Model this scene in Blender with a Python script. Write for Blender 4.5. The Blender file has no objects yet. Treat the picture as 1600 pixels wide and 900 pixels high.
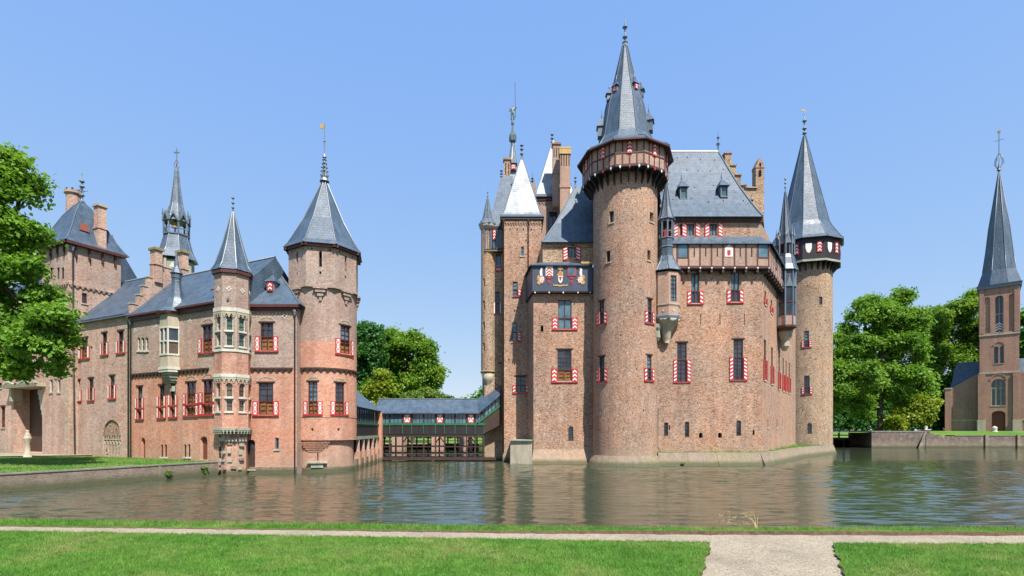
import bpy, math, random
import numpy as np
from mathutils import Vector, Matrix

R = math.radians
random.seed(7); RNG = np.random.default_rng(11)
scene = bpy.context.scene
COL = scene.collection

# ---------------------------------------------------------------- camera
F = 800.0          # focal length in pixels of a 1600 px wide picture
HZ = 672.0         # row of the horizon in that picture
EYE = 3.5          # eye height over the water
cam_data = bpy.data.cameras.new("camera")
cam = bpy.data.objects.new("camera", cam_data); COL.objects.link(cam)
cam.location = (0, 0, EYE); cam.rotation_euler = (R(90), 0, 0)
cam_data.sensor_width = 36.0
cam_data.lens = 36.0 * F / 1600.0
cam_data.shift_y = (HZ - 450.0) / 1600.0
cam_data.clip_start = 0.1; cam_data.clip_end = 6000
scene.camera = cam

# ---------------------------------------------------------------- sky and sun
SUN_AZ, SUN_EL = R(27), R(56)      # to the right of straight behind the camera; height
world = bpy.data.worlds.new("World"); scene.world = world; world.use_nodes = True
wn = world.node_tree.nodes; wl = world.node_tree.links
bg = wn["Background"]
sky = wn.new("ShaderNodeTexSky"); sky.sky_type = 'NISHITA'; sky.sun_disc = False
sky.sun_elevation = SUN_EL; sky.sun_rotation = math.pi - SUN_AZ
sky.altitude = 0; sky.air_density = 1.0; sky.dust_density = 0.0; sky.ozone_density = 3.0
# film-like response of the sky colour, channel by channel
sepc = wn.new("ShaderNodeSeparateColor"); comb = wn.new("ShaderNodeCombineColor"); wl.new(sky.outputs[0], sepc.inputs[0])
for ch, (g_, k_) in enumerate(((0.50, 1.03), (0.325, 1.51), (0.03, 3.26))):
    pw = wn.new("ShaderNodeMath"); pw.operation = 'POWER'; pw.inputs[1].default_value = g_; wl.new(sepc.outputs[ch], pw.inputs[0])
    ml = wn.new("ShaderNodeMath"); ml.operation = 'MULTIPLY'; ml.inputs[1].default_value = k_; wl.new(pw.outputs[0], ml.inputs[0]); wl.new(ml.outputs[0], comb.inputs[ch])
wl.new(comb.outputs[0], bg.inputs[0]); bg.inputs[1].default_value = 0.15
sun_data = bpy.data.lights.new("sun", 'SUN'); sun = bpy.data.objects.new("sun", sun_data); COL.objects.link(sun)
sun_data.energy = 4.6; sun_data.angle = R(0.53); sun_data.color = (1.0, 0.955, 0.88)
SUNV = Vector((math.sin(SUN_AZ) * math.cos(SUN_EL), -math.cos(SUN_AZ) * math.cos(SUN_EL), math.sin(SUN_EL)))
sun.rotation_euler = SUNV.to_track_quat('Z', 'Y').to_euler()
sun.location = (20, -30, 60)
vs = scene.view_settings
vs.view_transform = 'Standard'; vs.look = 'None'; vs.gamma = 1.0; vs.exposure = 0.85; vs.use_curve_mapping = False
scene.cycles.use_denoising = True
scene.cycles.max_bounces = 8; scene.cycles.diffuse_bounces = 3; scene.cycles.glossy_bounces = 3
scene.cycles.transmission_bounces = 4; scene.cycles.transparent_max_bounces = 6
scene.cycles.caustics_reflective = False; scene.cycles.caustics_refractive = False

# ---------------------------------------------------------------- material helpers
MATS = {}
class NT:
    def __init__(s, name):
        s.m = bpy.data.materials.new(name); s.m.use_nodes = True
        s.t = s.m.node_tree; s.n = s.t.nodes; s.l = s.t.links
        s.b = s.n["Principled BSDF"]; MATS[name] = s.m
    def node(s, typ, **kw):
        x = s.n.new(typ)
        for k, v in kw.items():
            if k.startswith("i_"): x.inputs[k[2:].replace("_", " ")].default_value = v
            else: setattr(x, k, v)
        return x
    def link(s, a, b): s.l.new(a, b)
    def pos(s): return s.node("ShaderNodeNewGeometry").outputs["Position"]
    def noise(s, vec, scale, detail=3, rough=0.55):
        x = s.node("ShaderNodeTexNoise"); x.inputs["Scale"].default_value = scale
        x.inputs["Detail"].default_value = detail; x.inputs["Roughness"].default_value = rough
        if vec is not None: s.link(vec, x.inputs["Vector"])
        return x.outputs["Fac"]
    def ramp(s, fac, stops):
        x = s.node("ShaderNodeValToRGB"); e = x.color_ramp.elements
        while len(e) < len(stops): e.new(0.5)
        for k, (p, c) in enumerate(stops):
            e[k].position = p; e[k].color = (c, c, c, 1) if not isinstance(c, tuple) else (*c, 1)
        s.link(fac, x.inputs["Fac"]); return x.outputs["Color"]
    def mix(s, fac, a, b, blend='MIX'):
        x = s.node("ShaderNodeMix", data_type='RGBA', blend_type=blend)
        for sock, v in ((x.inputs["Factor"], fac), (x.inputs["A"] if False else x.inputs[6], a), (x.inputs[7], b)):
            if isinstance(v, (int, float)): sock.default_value = v
            elif isinstance(v, tuple): sock.default_value = (*v, 1)
            else: s.link(v, sock)
        return x.outputs[2]
    def math(s, op, a, b=0.0):
        x = s.node("ShaderNodeMath", operation=op)
        for k, v in enumerate((a, b)):
            if isinstance(v, (int, float)): x.inputs[k].default_value = v
            else: s.link(v, x.inputs[k])
        return x.outputs[0]
    def mapped(s, vec, sc):
        x = s.node("ShaderNodeMapping"); s.link(vec, x.inputs["Vector"]); x.inputs["Scale"].default_value = sc
        return x.outputs[0]
    def bump(s, h, strength, dist):
        x = s.node("ShaderNodeBump"); x.inputs["Strength"].default_value = strength; x.inputs["Distance"].default_value = dist
        s.link(h, x.inputs["Height"]); s.link(x.outputs[0], s.b.inputs["Normal"])
    def out(s, col, rough=0.8, spec=0.3, metal=0.0):
        if isinstance(col, tuple): s.b.inputs["Base Color"].default_value = (*col, 1)
        else: s.link(col, s.b.inputs["Base Color"])
        if isinstance(rough, (int, float)): s.b.inputs["Roughness"].default_value = rough
        else: s.link(rough, s.b.inputs["Roughness"])
        s.b.inputs["Specular IOR Level"].default_value = spec; s.b.inputs["Metallic"].default_value = metal
        return s.m

def brick_mat(name, c1, c2, mortar, patch, pale, spk=0.35, stain=0.0, stain_top=1.6, patch_amt=0.6, pale_amt=0.5):
    t = NT(name); uv = t.node("ShaderNodeUVMap").outputs[0]; p = t.pos()
    bt = t.node("ShaderNodeTexBrick"); t.link(uv, bt.inputs["Vector"])
    bt.inputs["Scale"].default_value = 1.0; bt.inputs["Brick Width"].default_value = 0.30; bt.inputs["Row Height"].default_value = 0.10
    bt.inputs["Mortar Size"].default_value = 0.012; bt.inputs["Mortar Smooth"].default_value = 0.3; bt.inputs["Bias"].default_value = -0.1
    bt.inputs["Color1"].default_value = (*c1, 1); bt.inputs["Color2"].default_value = (*c2, 1); bt.inputs["Mortar"].default_value = (*mortar, 1)
    col = bt.outputs["Color"]
    f1 = t.ramp(t.noise(p, 0.33, 5, 0.62), [(0.42, 0.0), (0.62, patch_amt)])
    col = t.mix(f1, col, patch)
    col = t.mix(1.0, col, t.ramp(t.noise(p, 0.11, 4, .6), [(0.32, (0.80, 0.84, 0.88)), (0.5, (1.0, 1.0, 1.0)), (0.68, (1.16, 1.06, 0.98))]), 'MULTIPLY')
    # single bricks, paler or darker than the rest
    vor = t.node("ShaderNodeTexVoronoi"); t.link(t.mapped(uv, (8.5, 14.0, 1)), vor.inputs["Vector"]); vor.inputs["Scale"].default_value = 1.0
    sep = t.node("ShaderNodeSeparateColor"); t.link(vor.outputs["Color"], sep.inputs[0])
    k = t.ramp(sep.outputs[0], [(0.0, 1 - spk), (0.16, 1 - 0.5 * spk), (0.5, 1.0), (0.86, 1 + 0.2 * spk), (1.0, 1 + 0.9 * spk)])
    col = t.mix(1.0, col, k, 'MULTIPLY')
    f2 = t.ramp(t.noise(p, 1.3, 6, 0.7), [(0.52, 0.0), (0.72, pale_amt)])
    col = t.mix(f2, col, pale)
    # streaks of weather running down
    st = t.noise(t.mapped(p, (1.4, 1.4, 0.12)), 1.0, 4, 0.6)
    col = t.mix(1.0, col, t.ramp(st, [(0.3, 0.80), (0.55, 1.0), (0.8, 1.08)]), 'MULTIPLY')
    if stain > 0:
        sx = t.node("ShaderNodeSeparateXYZ"); t.link(p, sx.inputs[0])
        zz = t.math('ADD', sx.outputs["Z"], t.math('MULTIPLY', t.noise(p, 0.9, 4), -1.6))
        f3 = t.ramp(t.math('DIVIDE', zz, stain_top * 4), [(0.0, stain), (0.28, 0.0)])
        col = t.mix(f3, col, (0.34, 0.27, 0.19))
        zz2 = t.math('ADD', sx.outputs["Z"], t.math('MULTIPLY', t.noise(p, 2.2, 3), -0.35))
        col = t.mix(t.ramp(zz2, [(0.05, 0.85), (0.4, 0.0)]), col, (0.085, 0.09, 0.045))
    h = t.math('ADD', t.math('MULTIPLY', bt.outputs["Fac"], -0.6), t.math('MULTIPLY', t.noise(p, 14, 3, 0.7), 0.8))
    t.bump(h, 0.55, 0.03)
    return t.out(col, 0.88, 0.2)

def slate_mat(name, base, dark, rough, spec=0.85):
    t = NT(name); uv = t.node("ShaderNodeUVMap").outputs[0]; p = t.pos()
    bt = t.node("ShaderNodeTexBrick"); t.link(uv, bt.inputs["Vector"]); bt.inputs["Scale"].default_value = 1.0
    bt.inputs["Brick Width"].default_value = 0.36; bt.inputs["Row Height"].default_value = 0.27; bt.inputs["Mortar Size"].default_value = 0.02
    bt.inputs["Color1"].default_value = (*base, 1); bt.inputs["Color2"].default_value = (*dark, 1); bt.inputs["Mortar"].default_value = (*[c * 0.72 for c in dark], 1)
    n = t.noise(p, 0.5, 5, 0.6); n2 = t.noise(t.mapped(p, (2.2, 2.2, 0.25)), 1.0, 4, 0.65)
    col = t.mix(t.ramp(n, [(0.4, 0.0), (0.7, 0.5)]), bt.outputs["Color"], (0.075, 0.105, 0.135))
    col = t.mix(1.0, col, t.ramp(n2, [(0.3, 0.66), (0.7, 1.4)]), 'MULTIPLY')
    col = t.mix(t.ramp(t.noise(p, 2.4, 5, .75), [(0.62, 0.0), (0.76, 0.25)]), col, (0.17, 0.185, 0.17))
    vor = t.node("ShaderNodeTexVoronoi"); t.link(t.mapped(uv, (2.78, 3.7, 1)), vor.inputs["Vector"]); vor.inputs["Scale"].default_value = 1.0
    sep = t.node("ShaderNodeSeparateColor"); t.link(vor.outputs["Color"], sep.inputs[0])
    rr = t.math('ADD', t.math('MULTIPLY', sep.outputs[1], 0.14), rough - 0.07)
    h = t.math('ADD', t.math('MULTIPLY', bt.outputs["Fac"], -0.5), t.math('MULTIPLY', sep.outputs[0], 0.9))
    t.bump(h, 0.45, 0.03)
    return t.out(col, rr, spec)

def plain_mat(name, col, rough=0.6, spec=0.35, var=0.18, scale=3.0, metal=0.0, streak=True):
    t = NT(name); p = t.pos()
    n = t.noise(t.mapped(p, (1, 1, 0.3 if streak else 1)), scale, 4, 0.65); n2 = t.noise(p, scale * 6, 2, 0.6)
    c = t.mix(1.0, col, t.ramp(n, [(0.3, 1 - var), (0.7, 1 + var)]), 'MULTIPLY')
    c = t.mix(1.0, c, t.ramp(n2, [(0.3, 1 - var * .5), (0.7, 1 + var * .5)]), 'MULTIPLY')
    t.bump(n2, 0.15, 0.01)
    return t.out(c, rough, spec, metal)

def glass_mat(name, col, rough=0.06):
    t = NT(name); p = t.pos()
    n = t.noise(p, 0.9, 2); n3 = t.noise(p, 3.0, 2)
    c = t.mix(t.ramp(n, [(0.35, 0.0), (0.7, 1.0)]), col, tuple(x * 2.2 + 0.01 for x in col))
    t.bump(n3, 0.06, 0.02)
    return t.out(c, rough, 0.7)

brick_mat("brick_keep", (0.455, 0.27, 0.185), (0.32, 0.19, 0.13), (0.43, 0.355, 0.28), (0.43, 0.22, 0.135), (0.50, 0.39, 0.30), 0.62, 0.55, 1.3, 0.55, 0.55)
brick_mat("brick_tan", (0.45, 0.30, 0.20), (0.33, 0.22, 0.145), (0.46, 0.38, 0.28), (0.31, 0.195, 0.12), (0.44, 0.36, 0.26), 0.75, 0.45, 1.3, 0.5, 0.5)
brick_mat("brick_grey", (0.47, 0.33, 0.265), (0.38, 0.265, 0.21), (0.42, 0.35, 0.29), (0.36, 0.215, 0.165), (0.50, 0.42, 0.35), 0.36, 0.0, 1, 0.5, 0.35)
brick_mat("brick_rose", (0.62, 0.30, 0.20), (0.52, 0.25, 0.165), (0.52, 0.38, 0.30), (0.50, 0.20, 0.12), (0.62, 0.45, 0.36), 0.32, 0.4, 1.5, 0.55, 0.5)
brick_mat("brick_wing", (0.54, 0.355, 0.275), (0.45, 0.29, 0.225), (0.52, 0.41, 0.33), (0.44, 0.25, 0.18), (0.58, 0.46, 0.38), 0.42, 0.3, 1.8, 0.5, 0.5)
brick_mat("brick_church", (0.39, 0.225, 0.165), (0.29, 0.17, 0.125), (0.40, 0.33, 0.28), (0.40, 0.20, 0.14), (0.44, 0.30, 0.23), 0.3, 0.0, 1, 0.5, 0.3)
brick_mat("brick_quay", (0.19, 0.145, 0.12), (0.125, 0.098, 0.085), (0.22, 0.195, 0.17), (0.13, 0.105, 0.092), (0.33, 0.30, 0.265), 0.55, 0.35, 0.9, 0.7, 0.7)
brick_mat("brick_nogging", (0.47, 0.295, 0.215), (0.38, 0.235, 0.17), (0.50, 0.40, 0.32), (0.42, 0.25, 0.18), (0.55, 0.42, 0.33), 0.25, 0.0, 1, 0.5, 0.3)
brick_mat("plinth_stone", (0.30, 0.23, 0.175), (0.22, 0.17, 0.13), (0.20, 0.17, 0.13), (0.22, 0.20, 0.12), (0.38, 0.31, 0.25), 0.4, 0.3, 0.8, 0.8, 0.5)
slate_mat("slate", (0.054, 0.086, 0.126), (0.045, 0.073, 0.109), 0.46, 0.6)
slate_mat("slate_pale", (0.080, 0.116, 0.160), (0.064, 0.094, 0.132), 0.44, 0.9)
slate_mat("slate_white_glint", (0.31, 0.335, 0.355), (0.24, 0.265, 0.285), 0.45, 0.9)  # white sun glint painted into the roof slate; pale roof hooks share it
plain_mat("lead", (0.12, 0.15, 0.18), 0.42, 0.6, 0.2)
plain_mat("wine_wood", (0.085, 0.026, 0.022), 0.55, 0.4)
plain_mat("brown_wood", (0.060, 0.036, 0.027), 0.6, 0.3)
plain_mat("black_wood", (0.028, 0.022, 0.024), 0.55, 0.35)
plain_mat("door_wood", (0.16, 0.05, 0.03), 0.55, 0.35)
plain_mat("ochre_wood", (0.25, 0.105, 0.03), 0.6, 0.3, 0.35, 8)
plain_mat("red_paint", (0.46, 0.026, 0.028), 0.5, 0.4, 0.14)
plain_mat("white_paint", (0.74, 0.70, 0.66), 0.55, 0.35, 0.12)
plain_mat("gold_paint", (0.44, 0.28, 0.085), 0.5, 0.4, 0.2)
plain_mat("orange_paint", (0.48, 0.16, 0.045), 0.5, 0.4, 0.2)
plain_mat("green_paint", (0.03, 0.13, 0.06), 0.5, 0.4, 0.2)
plain_mat("green_panel", (0.028, 0.05, 0.045), 0.5, 0.4, 0.2)
plain_mat("slate_paint", (0.055, 0.068, 0.10), 0.5, 0.4, 0.15)
plain_mat("stone", (0.40, 0.35, 0.26), 0.85, 0.25, 0.2, 2.0)
plain_mat("stone_white", (0.54, 0.52, 0.44), 0.8, 0.25, 0.15, 2.0)
plain_mat("stone_green", (0.30, 0.33, 0.25), 0.85, 0.25, 0.22, 2.0)
plain_mat("iron", (0.035, 0.037, 0.042), 0.5, 0.5)
plain_mat("pipe", (0.15, 0.16, 0.17), 0.5, 0.5)
plain_mat("stone_dark", (0.22, 0.20, 0.165), 0.85, 0.2, 0.25, 2.0)
plain_mat("patina", (0.10, 0.15, 0.15), 0.5, 0.5)
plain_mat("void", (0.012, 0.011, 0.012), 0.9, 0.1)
plain_mat("mould", (0.24, 0.20, 0.09), 0.9, 0.1)
glass_mat("glass", (0.018, 0.023, 0.032))
glass_mat("glass_green", (0.03, 0.05, 0.03), 0.1)
glass_mat("glass_blue", (0.055, 0.10, 0.125), 0.06)
glass_mat("glass_warm", (0.055, 0.035, 0.02), 0.12)

# ---------------------------------------------------------------- geometry helpers
def P(px, py, D): return Vector(((px - 800.0) / F * D, D, EYE + (HZ - py) / F * D))
def PX(px, D): return (px - 800.0) / F * D
def PZ(py, D): return EYE + (HZ - py) / F * D

class Flat:
    """A vertical wall plane from p0 to p1 (left to right as seen from outside)."""
    curved = False
    def __init__(s, p0, p1):
        s.p0 = Vector((p0[0], p0[1])); d = Vector((p1[0], p1[1])) - s.p0
        s.L = d.length; s.t = d / s.L; s.n = Vector((s.t.y, -s.t.x)); s.holes = []
    def pt(s, u, z, d=0.0):
        q = s.p0 + s.t * u + s.n * d; return Vector((q.x, q.y, z))
    def hit(s, px):
        k = (px - 800.0) / F            # x = k*y
        u = (k * s.p0.y - s.p0.x) / (s.t.x - k * s.t.y)
        return u, s.p0.y + s.t.y * u
    def rect(s, x0, y0, x1, y1):
        u0, d0 = s.hit(x0); u1, d1 = s.hit(x1); d = 0.5 * (d0 + d1)
        return min(u0, u1), max(u0, u1), PZ(max(y0, y1), d), PZ(min(y0, y1), d)
    def z(s, px, py): return PZ(py, s.hit(px)[1])
    def segs(s, u0, u1): return []

class Cyl:
    """A round tower wall; u is arc length, 0 on the side that faces the camera."""
    curved = True
    def __init__(s, cx, cy, r, rz=None, step=6):
        s.c = Vector((cx, cy)); s.r = r; s.b = -s.c.normalized(); s.t = Vector((-s.b.y, s.b.x)); s.rz = rz; s.step = R(step); s.holes = []
    def pt(s, u, z, d=0.0):
        a = u / s.r; rr = (s.rz(z) if s.rz else s.r) + d
        q = s.c + (s.b * math.cos(a) + s.t * math.sin(a)) * rr; return Vector((q.x, q.y, z))
    def hit(s, px):
        k = Vector(((px - 800.0) / F, 1.0)).normalized(); bq = k.dot(s.c); h = bq * bq - (s.c.length_squared - s.r ** 2)
        q = k * (bq - math.sqrt(max(h, 0.0))); v = q - s.c
        return s.r * math.atan2(v.dot(s.t), v.dot(s.b)), q.y
    rect = Flat.rect; z = Flat.z
    def segs(s, u0, u1):
        n = max(1, int(math.ceil((u1 - u0) / (s.r * s.step)))); return [u0 + (u1 - u0) * k / n for k in range(1, n)]

ORG = {}
def org(o): return ORG.get(o, Vector((0, 0, 0)))

class MB:
    def __init__(s, mat=None): s.v = []; s.f = []; s.m = []; s.sm = []; s.mats = []; s.cm = 0; s.smooth = False; mat and s.mat(mat)
    def mat(s, name):
        if name not in s.mats: s.mats.append(name)
        s.cm = s.mats.index(name); return s
    def pts(s, ps):
        k = len(s.v); s.v.extend([tuple(p) for p in ps]); return list(range(k, k + len(ps)))
    def fi(s, idx): s.f.append(tuple(idx)); s.m.append(s.cm); s.sm.append(s.smooth)
    def face(s, *ps): s.fi(s.pts(ps))
    def hexa(s, a):          # 8 points: bottom 4, top 4
        k = s.pts(a)
        for q in ((3, 2, 1, 0), (4, 5, 6, 7), (0, 1, 5, 4), (1, 2, 6, 5), (2, 3, 7, 6), (3, 0, 4, 7)): s.fi([k[i] for i in q])
    def box(s, x0, x1, y0, y1, z0, z1):
        s.hexa([(x0, y0, z0), (x1, y0, z0), (x1, y1, z0), (x0, y1, z0), (x0, y0, z1), (x1, y0, z1), (x1, y1, z1), (x0, y1, z1)])
    def fbox(s, fc, u0, u1, z0, z1, d0, d1):
        us = [u0] + fc.segs(u0, u1) + [u1]
        for a, b in zip(us, us[1:]):
            p = [fc.pt(a, z0, d0), fc.pt(b, z0, d0), fc.pt(b, z0, d1), fc.pt(a, z0, d1), fc.pt(a, z1, d0), fc.pt(b, z1, d0), fc.pt(b, z1, d1), fc.pt(a, z1, d1)]
            k = s.pts(p); q = [(2, 3, 7, 6), (4, 5, 6, 7), (3, 2, 1, 0)]
            if a == us[0]: q.append((3, 0, 4, 7))
            if b == us[-1]: q.append((1, 2, 6, 5))
            for f in q: s.fi([k[i] for i in f])
    def fpoly(s, fc, uz, d0, d1):    # a flat outline standing proud of a wall
        a = [fc.pt(u, z, d1) for u, z in uz]; b = [fc.pt(u, z, d0) for u, z in uz]; n = len(uz)
        k = s.pts(a); s.fi(k)
        if d1 - d0 > 0.012:
            j = s.pts(b)
            for i in range(n): s.fi((k[i], j[i], j[(i + 1) % n], k[(i + 1) % n]))
    def lathe(s, c, prof, n=12, ph=0.0, smooth=False, cap=True, sq=1.0):
        s.smooth = smooth; rings = []
        for r, z in prof:
            if r < 1e-4: rings.append(s.pts([(c[0], c[1], z)]))
            else: rings.append(s.pts([(c[0] + r * math.cos(ph + 2 * math.pi * i / n), c[1] + r * math.sin(ph + 2 * math.pi * i / n) * sq, z) for i in range(n)]))
        for a, b in zip(rings, rings[1:]):
            for i in range(n):
                j = (i + 1) % n
                if len(a) == 1 and len(b) == 1: continue
                if len(a) == 1: s.fi((a[0], b[j], b[i]))
                elif len(b) == 1: s.fi((a[i], a[j], b[0]))
                else: s.fi((a[i], a[j], b[j], b[i]))
        s.smooth = False
        if cap:
            for q in (rings[0], rings[-1]):
                if len(q) > 2: s.fi(q)
    def tube(s, ps, r, n=6, r2=None, smooth=True):
        ps = [Vector(p) for p in ps]; rings = []; m = len(ps)
        s.smooth = smooth
        for i, p in enumerate(ps):
            d = (ps[min(i + 1, m - 1)] - ps[max(i - 1, 0)]).normalized()
            a = d.orthogonal().normalized() if abs(d.z) > 0.9 else d.cross(Vector((0, 0, 1))).normalized()
            b = d.cross(a); rr = r if r2 is None else r + (r2 - r) * i / (m - 1)
            rings.append(s.pts([p + a * rr * math.cos(2 * math.pi * k / n) + b * rr * math.sin(2 * math.pi * k / n) for k in range(n)]))
        for A, B in zip(rings, rings[1:]):
            for k in range(n): s.fi((A[k], A[(k + 1) % n], B[(k + 1) % n], B[k]))
        s.smooth = False; s.fi(rings[0]); s.fi(rings[-1])
    def wall(s, fc, u0, u1, z0, z1, holes=None, dep=0.28, zc=()):
        holes = fc.holes if holes is None else holes
        hs = [h for h in holes if h[1] > u0 and h[0] < u1 and h[3] > z0 and h[2] < z1]
        def cuts(vals, lo, hi):
            o = []
            for x in sorted(vals):
                if lo - 1e-6 <= x <= hi + 1e-6 and (not o or x - o[-1] > 1e-4): o.append(x)
            return o
        us = cuts([u0, u1] + [x for h in hs for x in h[:2]] + fc.segs(u0, u1), u0, u1)
        zs = cuts([z0, z1] + [x for h in hs for x in h[2:4]] + [z for z in zc if z0 < z < z1], z0, z1)
        grid = {}
        def gv(i, j):
            if (i, j) not in grid: grid[i, j] = s.pts([fc.pt(us[i], zs[j])])[0]
            return grid[i, j]
        s.smooth = fc.curved
        for i in range(len(us) - 1):
            for j in range(len(zs) - 1):
                um, zm = 0.5 * (us[i] + us[i + 1]), 0.5 * (zs[j] + zs[j + 1])
                if any(h[0] < um < h[1] and h[2] < zm < h[3] for h in hs): continue
                s.fi((gv(i, j), gv(i + 1, j), gv(i + 1, j + 1), gv(i, j + 1)))
        s.smooth = False
        for h in hs:
            a, b, c, d = max(h[0], u0), min(h[1], u1), max(h[2], z0), min(h[3], z1); dp = h[5] if len(h) > 5 else dep
            s.face(fc.pt(a, c), fc.pt(a, c, -dp), fc.pt(a, d, -dp), fc.pt(a, d)); s.face(fc.pt(b, c), fc.pt(b, d), fc.pt(b, d, -dp), fc.pt(b, c, -dp))
            s.face(fc.pt(a, c), fc.pt(b, c), fc.pt(b, c, -dp), fc.pt(a, c, -dp)); s.face(fc.pt(a, d), fc.pt(a, d, -dp), fc.pt(b, d, -dp), fc.pt(b, d))
            ra = h[4] if len(h) > 4 else 0
            if ra:
                n = 8; us2 = [a + (b - a) * k / n for k in range(n + 1)]
                zz = [d - ra + ra * math.sqrt(max(0, 1 - ((u - (a + b) / 2) / ((b - a) / 2)) ** 2)) for u in us2]
                for k in range(n):
                    s.face(fc.pt(us2[k], zz[k], -.001), fc.pt(us2[k + 1], zz[k + 1], -.001), fc.pt(us2[k + 1], d, -.001), fc.pt(us2[k], d, -.001))
                    s.face(fc.pt(us2[k], zz[k]), fc.pt(us2[k + 1], zz[k + 1]), fc.pt(us2[k + 1], zz[k + 1], -dp + .02), fc.pt(us2[k], zz[k], -dp + .02))
    def build(s, name, parent=None, loc=None):
        me = bpy.data.meshes.new(name)
        o0 = org(parent) if parent else Vector(loc or (0, 0, 0))
        V = np.array(s.v, dtype=np.float64)
        me.from_pydata((V - np.array(o0)).tolist(), [], s.f)
        for m in s.mats: me.materials.append(MATS[m])
        me.polygons.foreach_set("material_index", s.m); me.polygons.foreach_set("use_smooth", s.sm)
        uvl = me.uv_layers.new(name="UVMap"); uv = np.zeros((len(me.loops), 2)); k = 0
        for f in s.f:
            q = V[list(f)]; n = len(f)
            # Newell normal
            nx = q - np.roll(q, -1, 0); ny = q + np.roll(q, -1, 0)
            N = np.array([np.sum(nx[:, 1] * ny[:, 2]), np.sum(nx[:, 2] * ny[:, 0]), np.sum(nx[:, 0] * ny[:, 1])]); L = np.linalg.norm(N)
            N = N / L if L > 1e-12 else np.array([0, 0, 1.0])
            T = np.array([-N[1], N[0], 0.0]); tl = np.linalg.norm(T)
            T = T / tl if tl > 1e-3 else np.array([1.0, 0, 0]); B = np.cross(N, T)
            uv[k:k + n, 0] = q @ T; uv[k:k + n, 1] = q @ B; k += n
        uvl.data.foreach_set("uv", uv.ravel()); me.update()
        ob = bpy.data.objects.new(name, me); COL.objects.link(ob)
        if parent: ob.parent = parent
        else: ob.location = o0
        ORG[ob] = o0
        return ob

def thing(name, label, cat, loc, group=None):
    o = bpy.data.objects.new(name, None); COL.objects.link(o); o.location = loc; o.empty_display_size = 0.3
    o["label"] = label; o["category"] = cat
    if group: o["group"] = group
    ORG[o] = Vector(loc); return o
def tag(o, label, cat, group=None, kind=None):
    if label: o["label"] = label
    if cat: o["category"] = cat
    if group: o["group"] = group
    if kind: o["kind"] = kind
    return o

def ring(cx, cy, rad, n, first_deg):
    """Outward faces of a regular n-gon; first_deg = angle of the first corner right of the camera-facing side."""
    c = Vector((cx, cy)); b = -c.normalized(); t = Vector((-b.y, b.x))
    vs_ = []
    for k in range(n):
        a = R(first_deg + 360.0 * k / n); vs_.append(c + (b * math.cos(a) + t * math.sin(a)) * rad)
    return [Flat(vs_[k], vs_[(k + 1) % n]) for k in range(n)]
def ring_ph(cx, cy, first_deg):
    c = Vector((cx, cy)); b = -c.normalized(); t = Vector((-b.y, b.x)); a = R(first_deg)
    v = b * math.cos(a) + t * math.sin(a); return math.atan2(v.y, v.x)

# ---------------------------------------------------------------- reusable pieces
def shutter(parent, fc, u0, u1, z0, z1, style, mirror=False, name="shutter"):
    m = MB("red_paint"); m.fbox(fc, u0, u1, z0, z1, 0.03, 0.085)
    w = u1 - u0; h = z1 - z0; e = min(0.16 * w, 0.09); a, b, c, d = u0 + e, u1 - e, z0 + e, z1 - e
    m.mat("white_paint"); D0, D1 = 0.085, 0.091
    um = (a + b) / 2
    def Q(*uz): m.fpoly(fc, list(uz), D0, D1)
    if style == 'red': pass
    elif style == 'plain': Q((a, c), (b, c), (b, d), (a, d))
    elif style == 'hour':       # white field with red wedges from the sides
        n = max(1, int(round((d - c) / max(0.5, (b - a) * 1.9))))
        hh = (d - c) / n
        for k in range(n):
            z = c + k * hh + 0.02; zt = z + hh - 0.04; zm = (z + zt) / 2
            Q((a, z), (b, z), (um, zm)); Q((a, zt), (um, zm), (b, zt)); 
            Q((a, z + hh * .18), (a + (b - a) * .26, zm), (a, zt - hh * .18)); Q((b, z + hh * .18), (b, zt - hh * .18), (b - (b - a) * .26, zm))
    elif style == 'stripe':     # slanting white bands
        n = max(2, int(round((d - c) / max(0.34, (b - a) * 0.75)))); hh = (d - c) / n; sl = min(hh * 0.55, (b - a) * .6)
        if mirror: sl = -sl
        for k in range(n):
            z = c + k * hh + hh * 0.25
            lo = max(c, z - sl / 2), max(c, z + sl / 2); hi = min(d, z - sl / 2 + hh * .48), min(d, z + sl / 2 + hh * .48)
            Q((a, lo[0]), (b, lo[1]), (b, hi[1]), (a, hi[0]))
    elif style == 'chev':
        n = max(2, int(round((d - c) / 0.42))); hh = (d - c) / n; pk = hh * 0.5
        for k in range(n):
            z = c + k * hh + 0.0; t2 = hh * .45
            Q((a, z), (um, z + pk), (um, z + pk + t2), (a, z + t2)); Q((um, z + pk), (b, z), (b, z + t2), (um, z + pk + t2))
    return m.build(name, parent)

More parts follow.
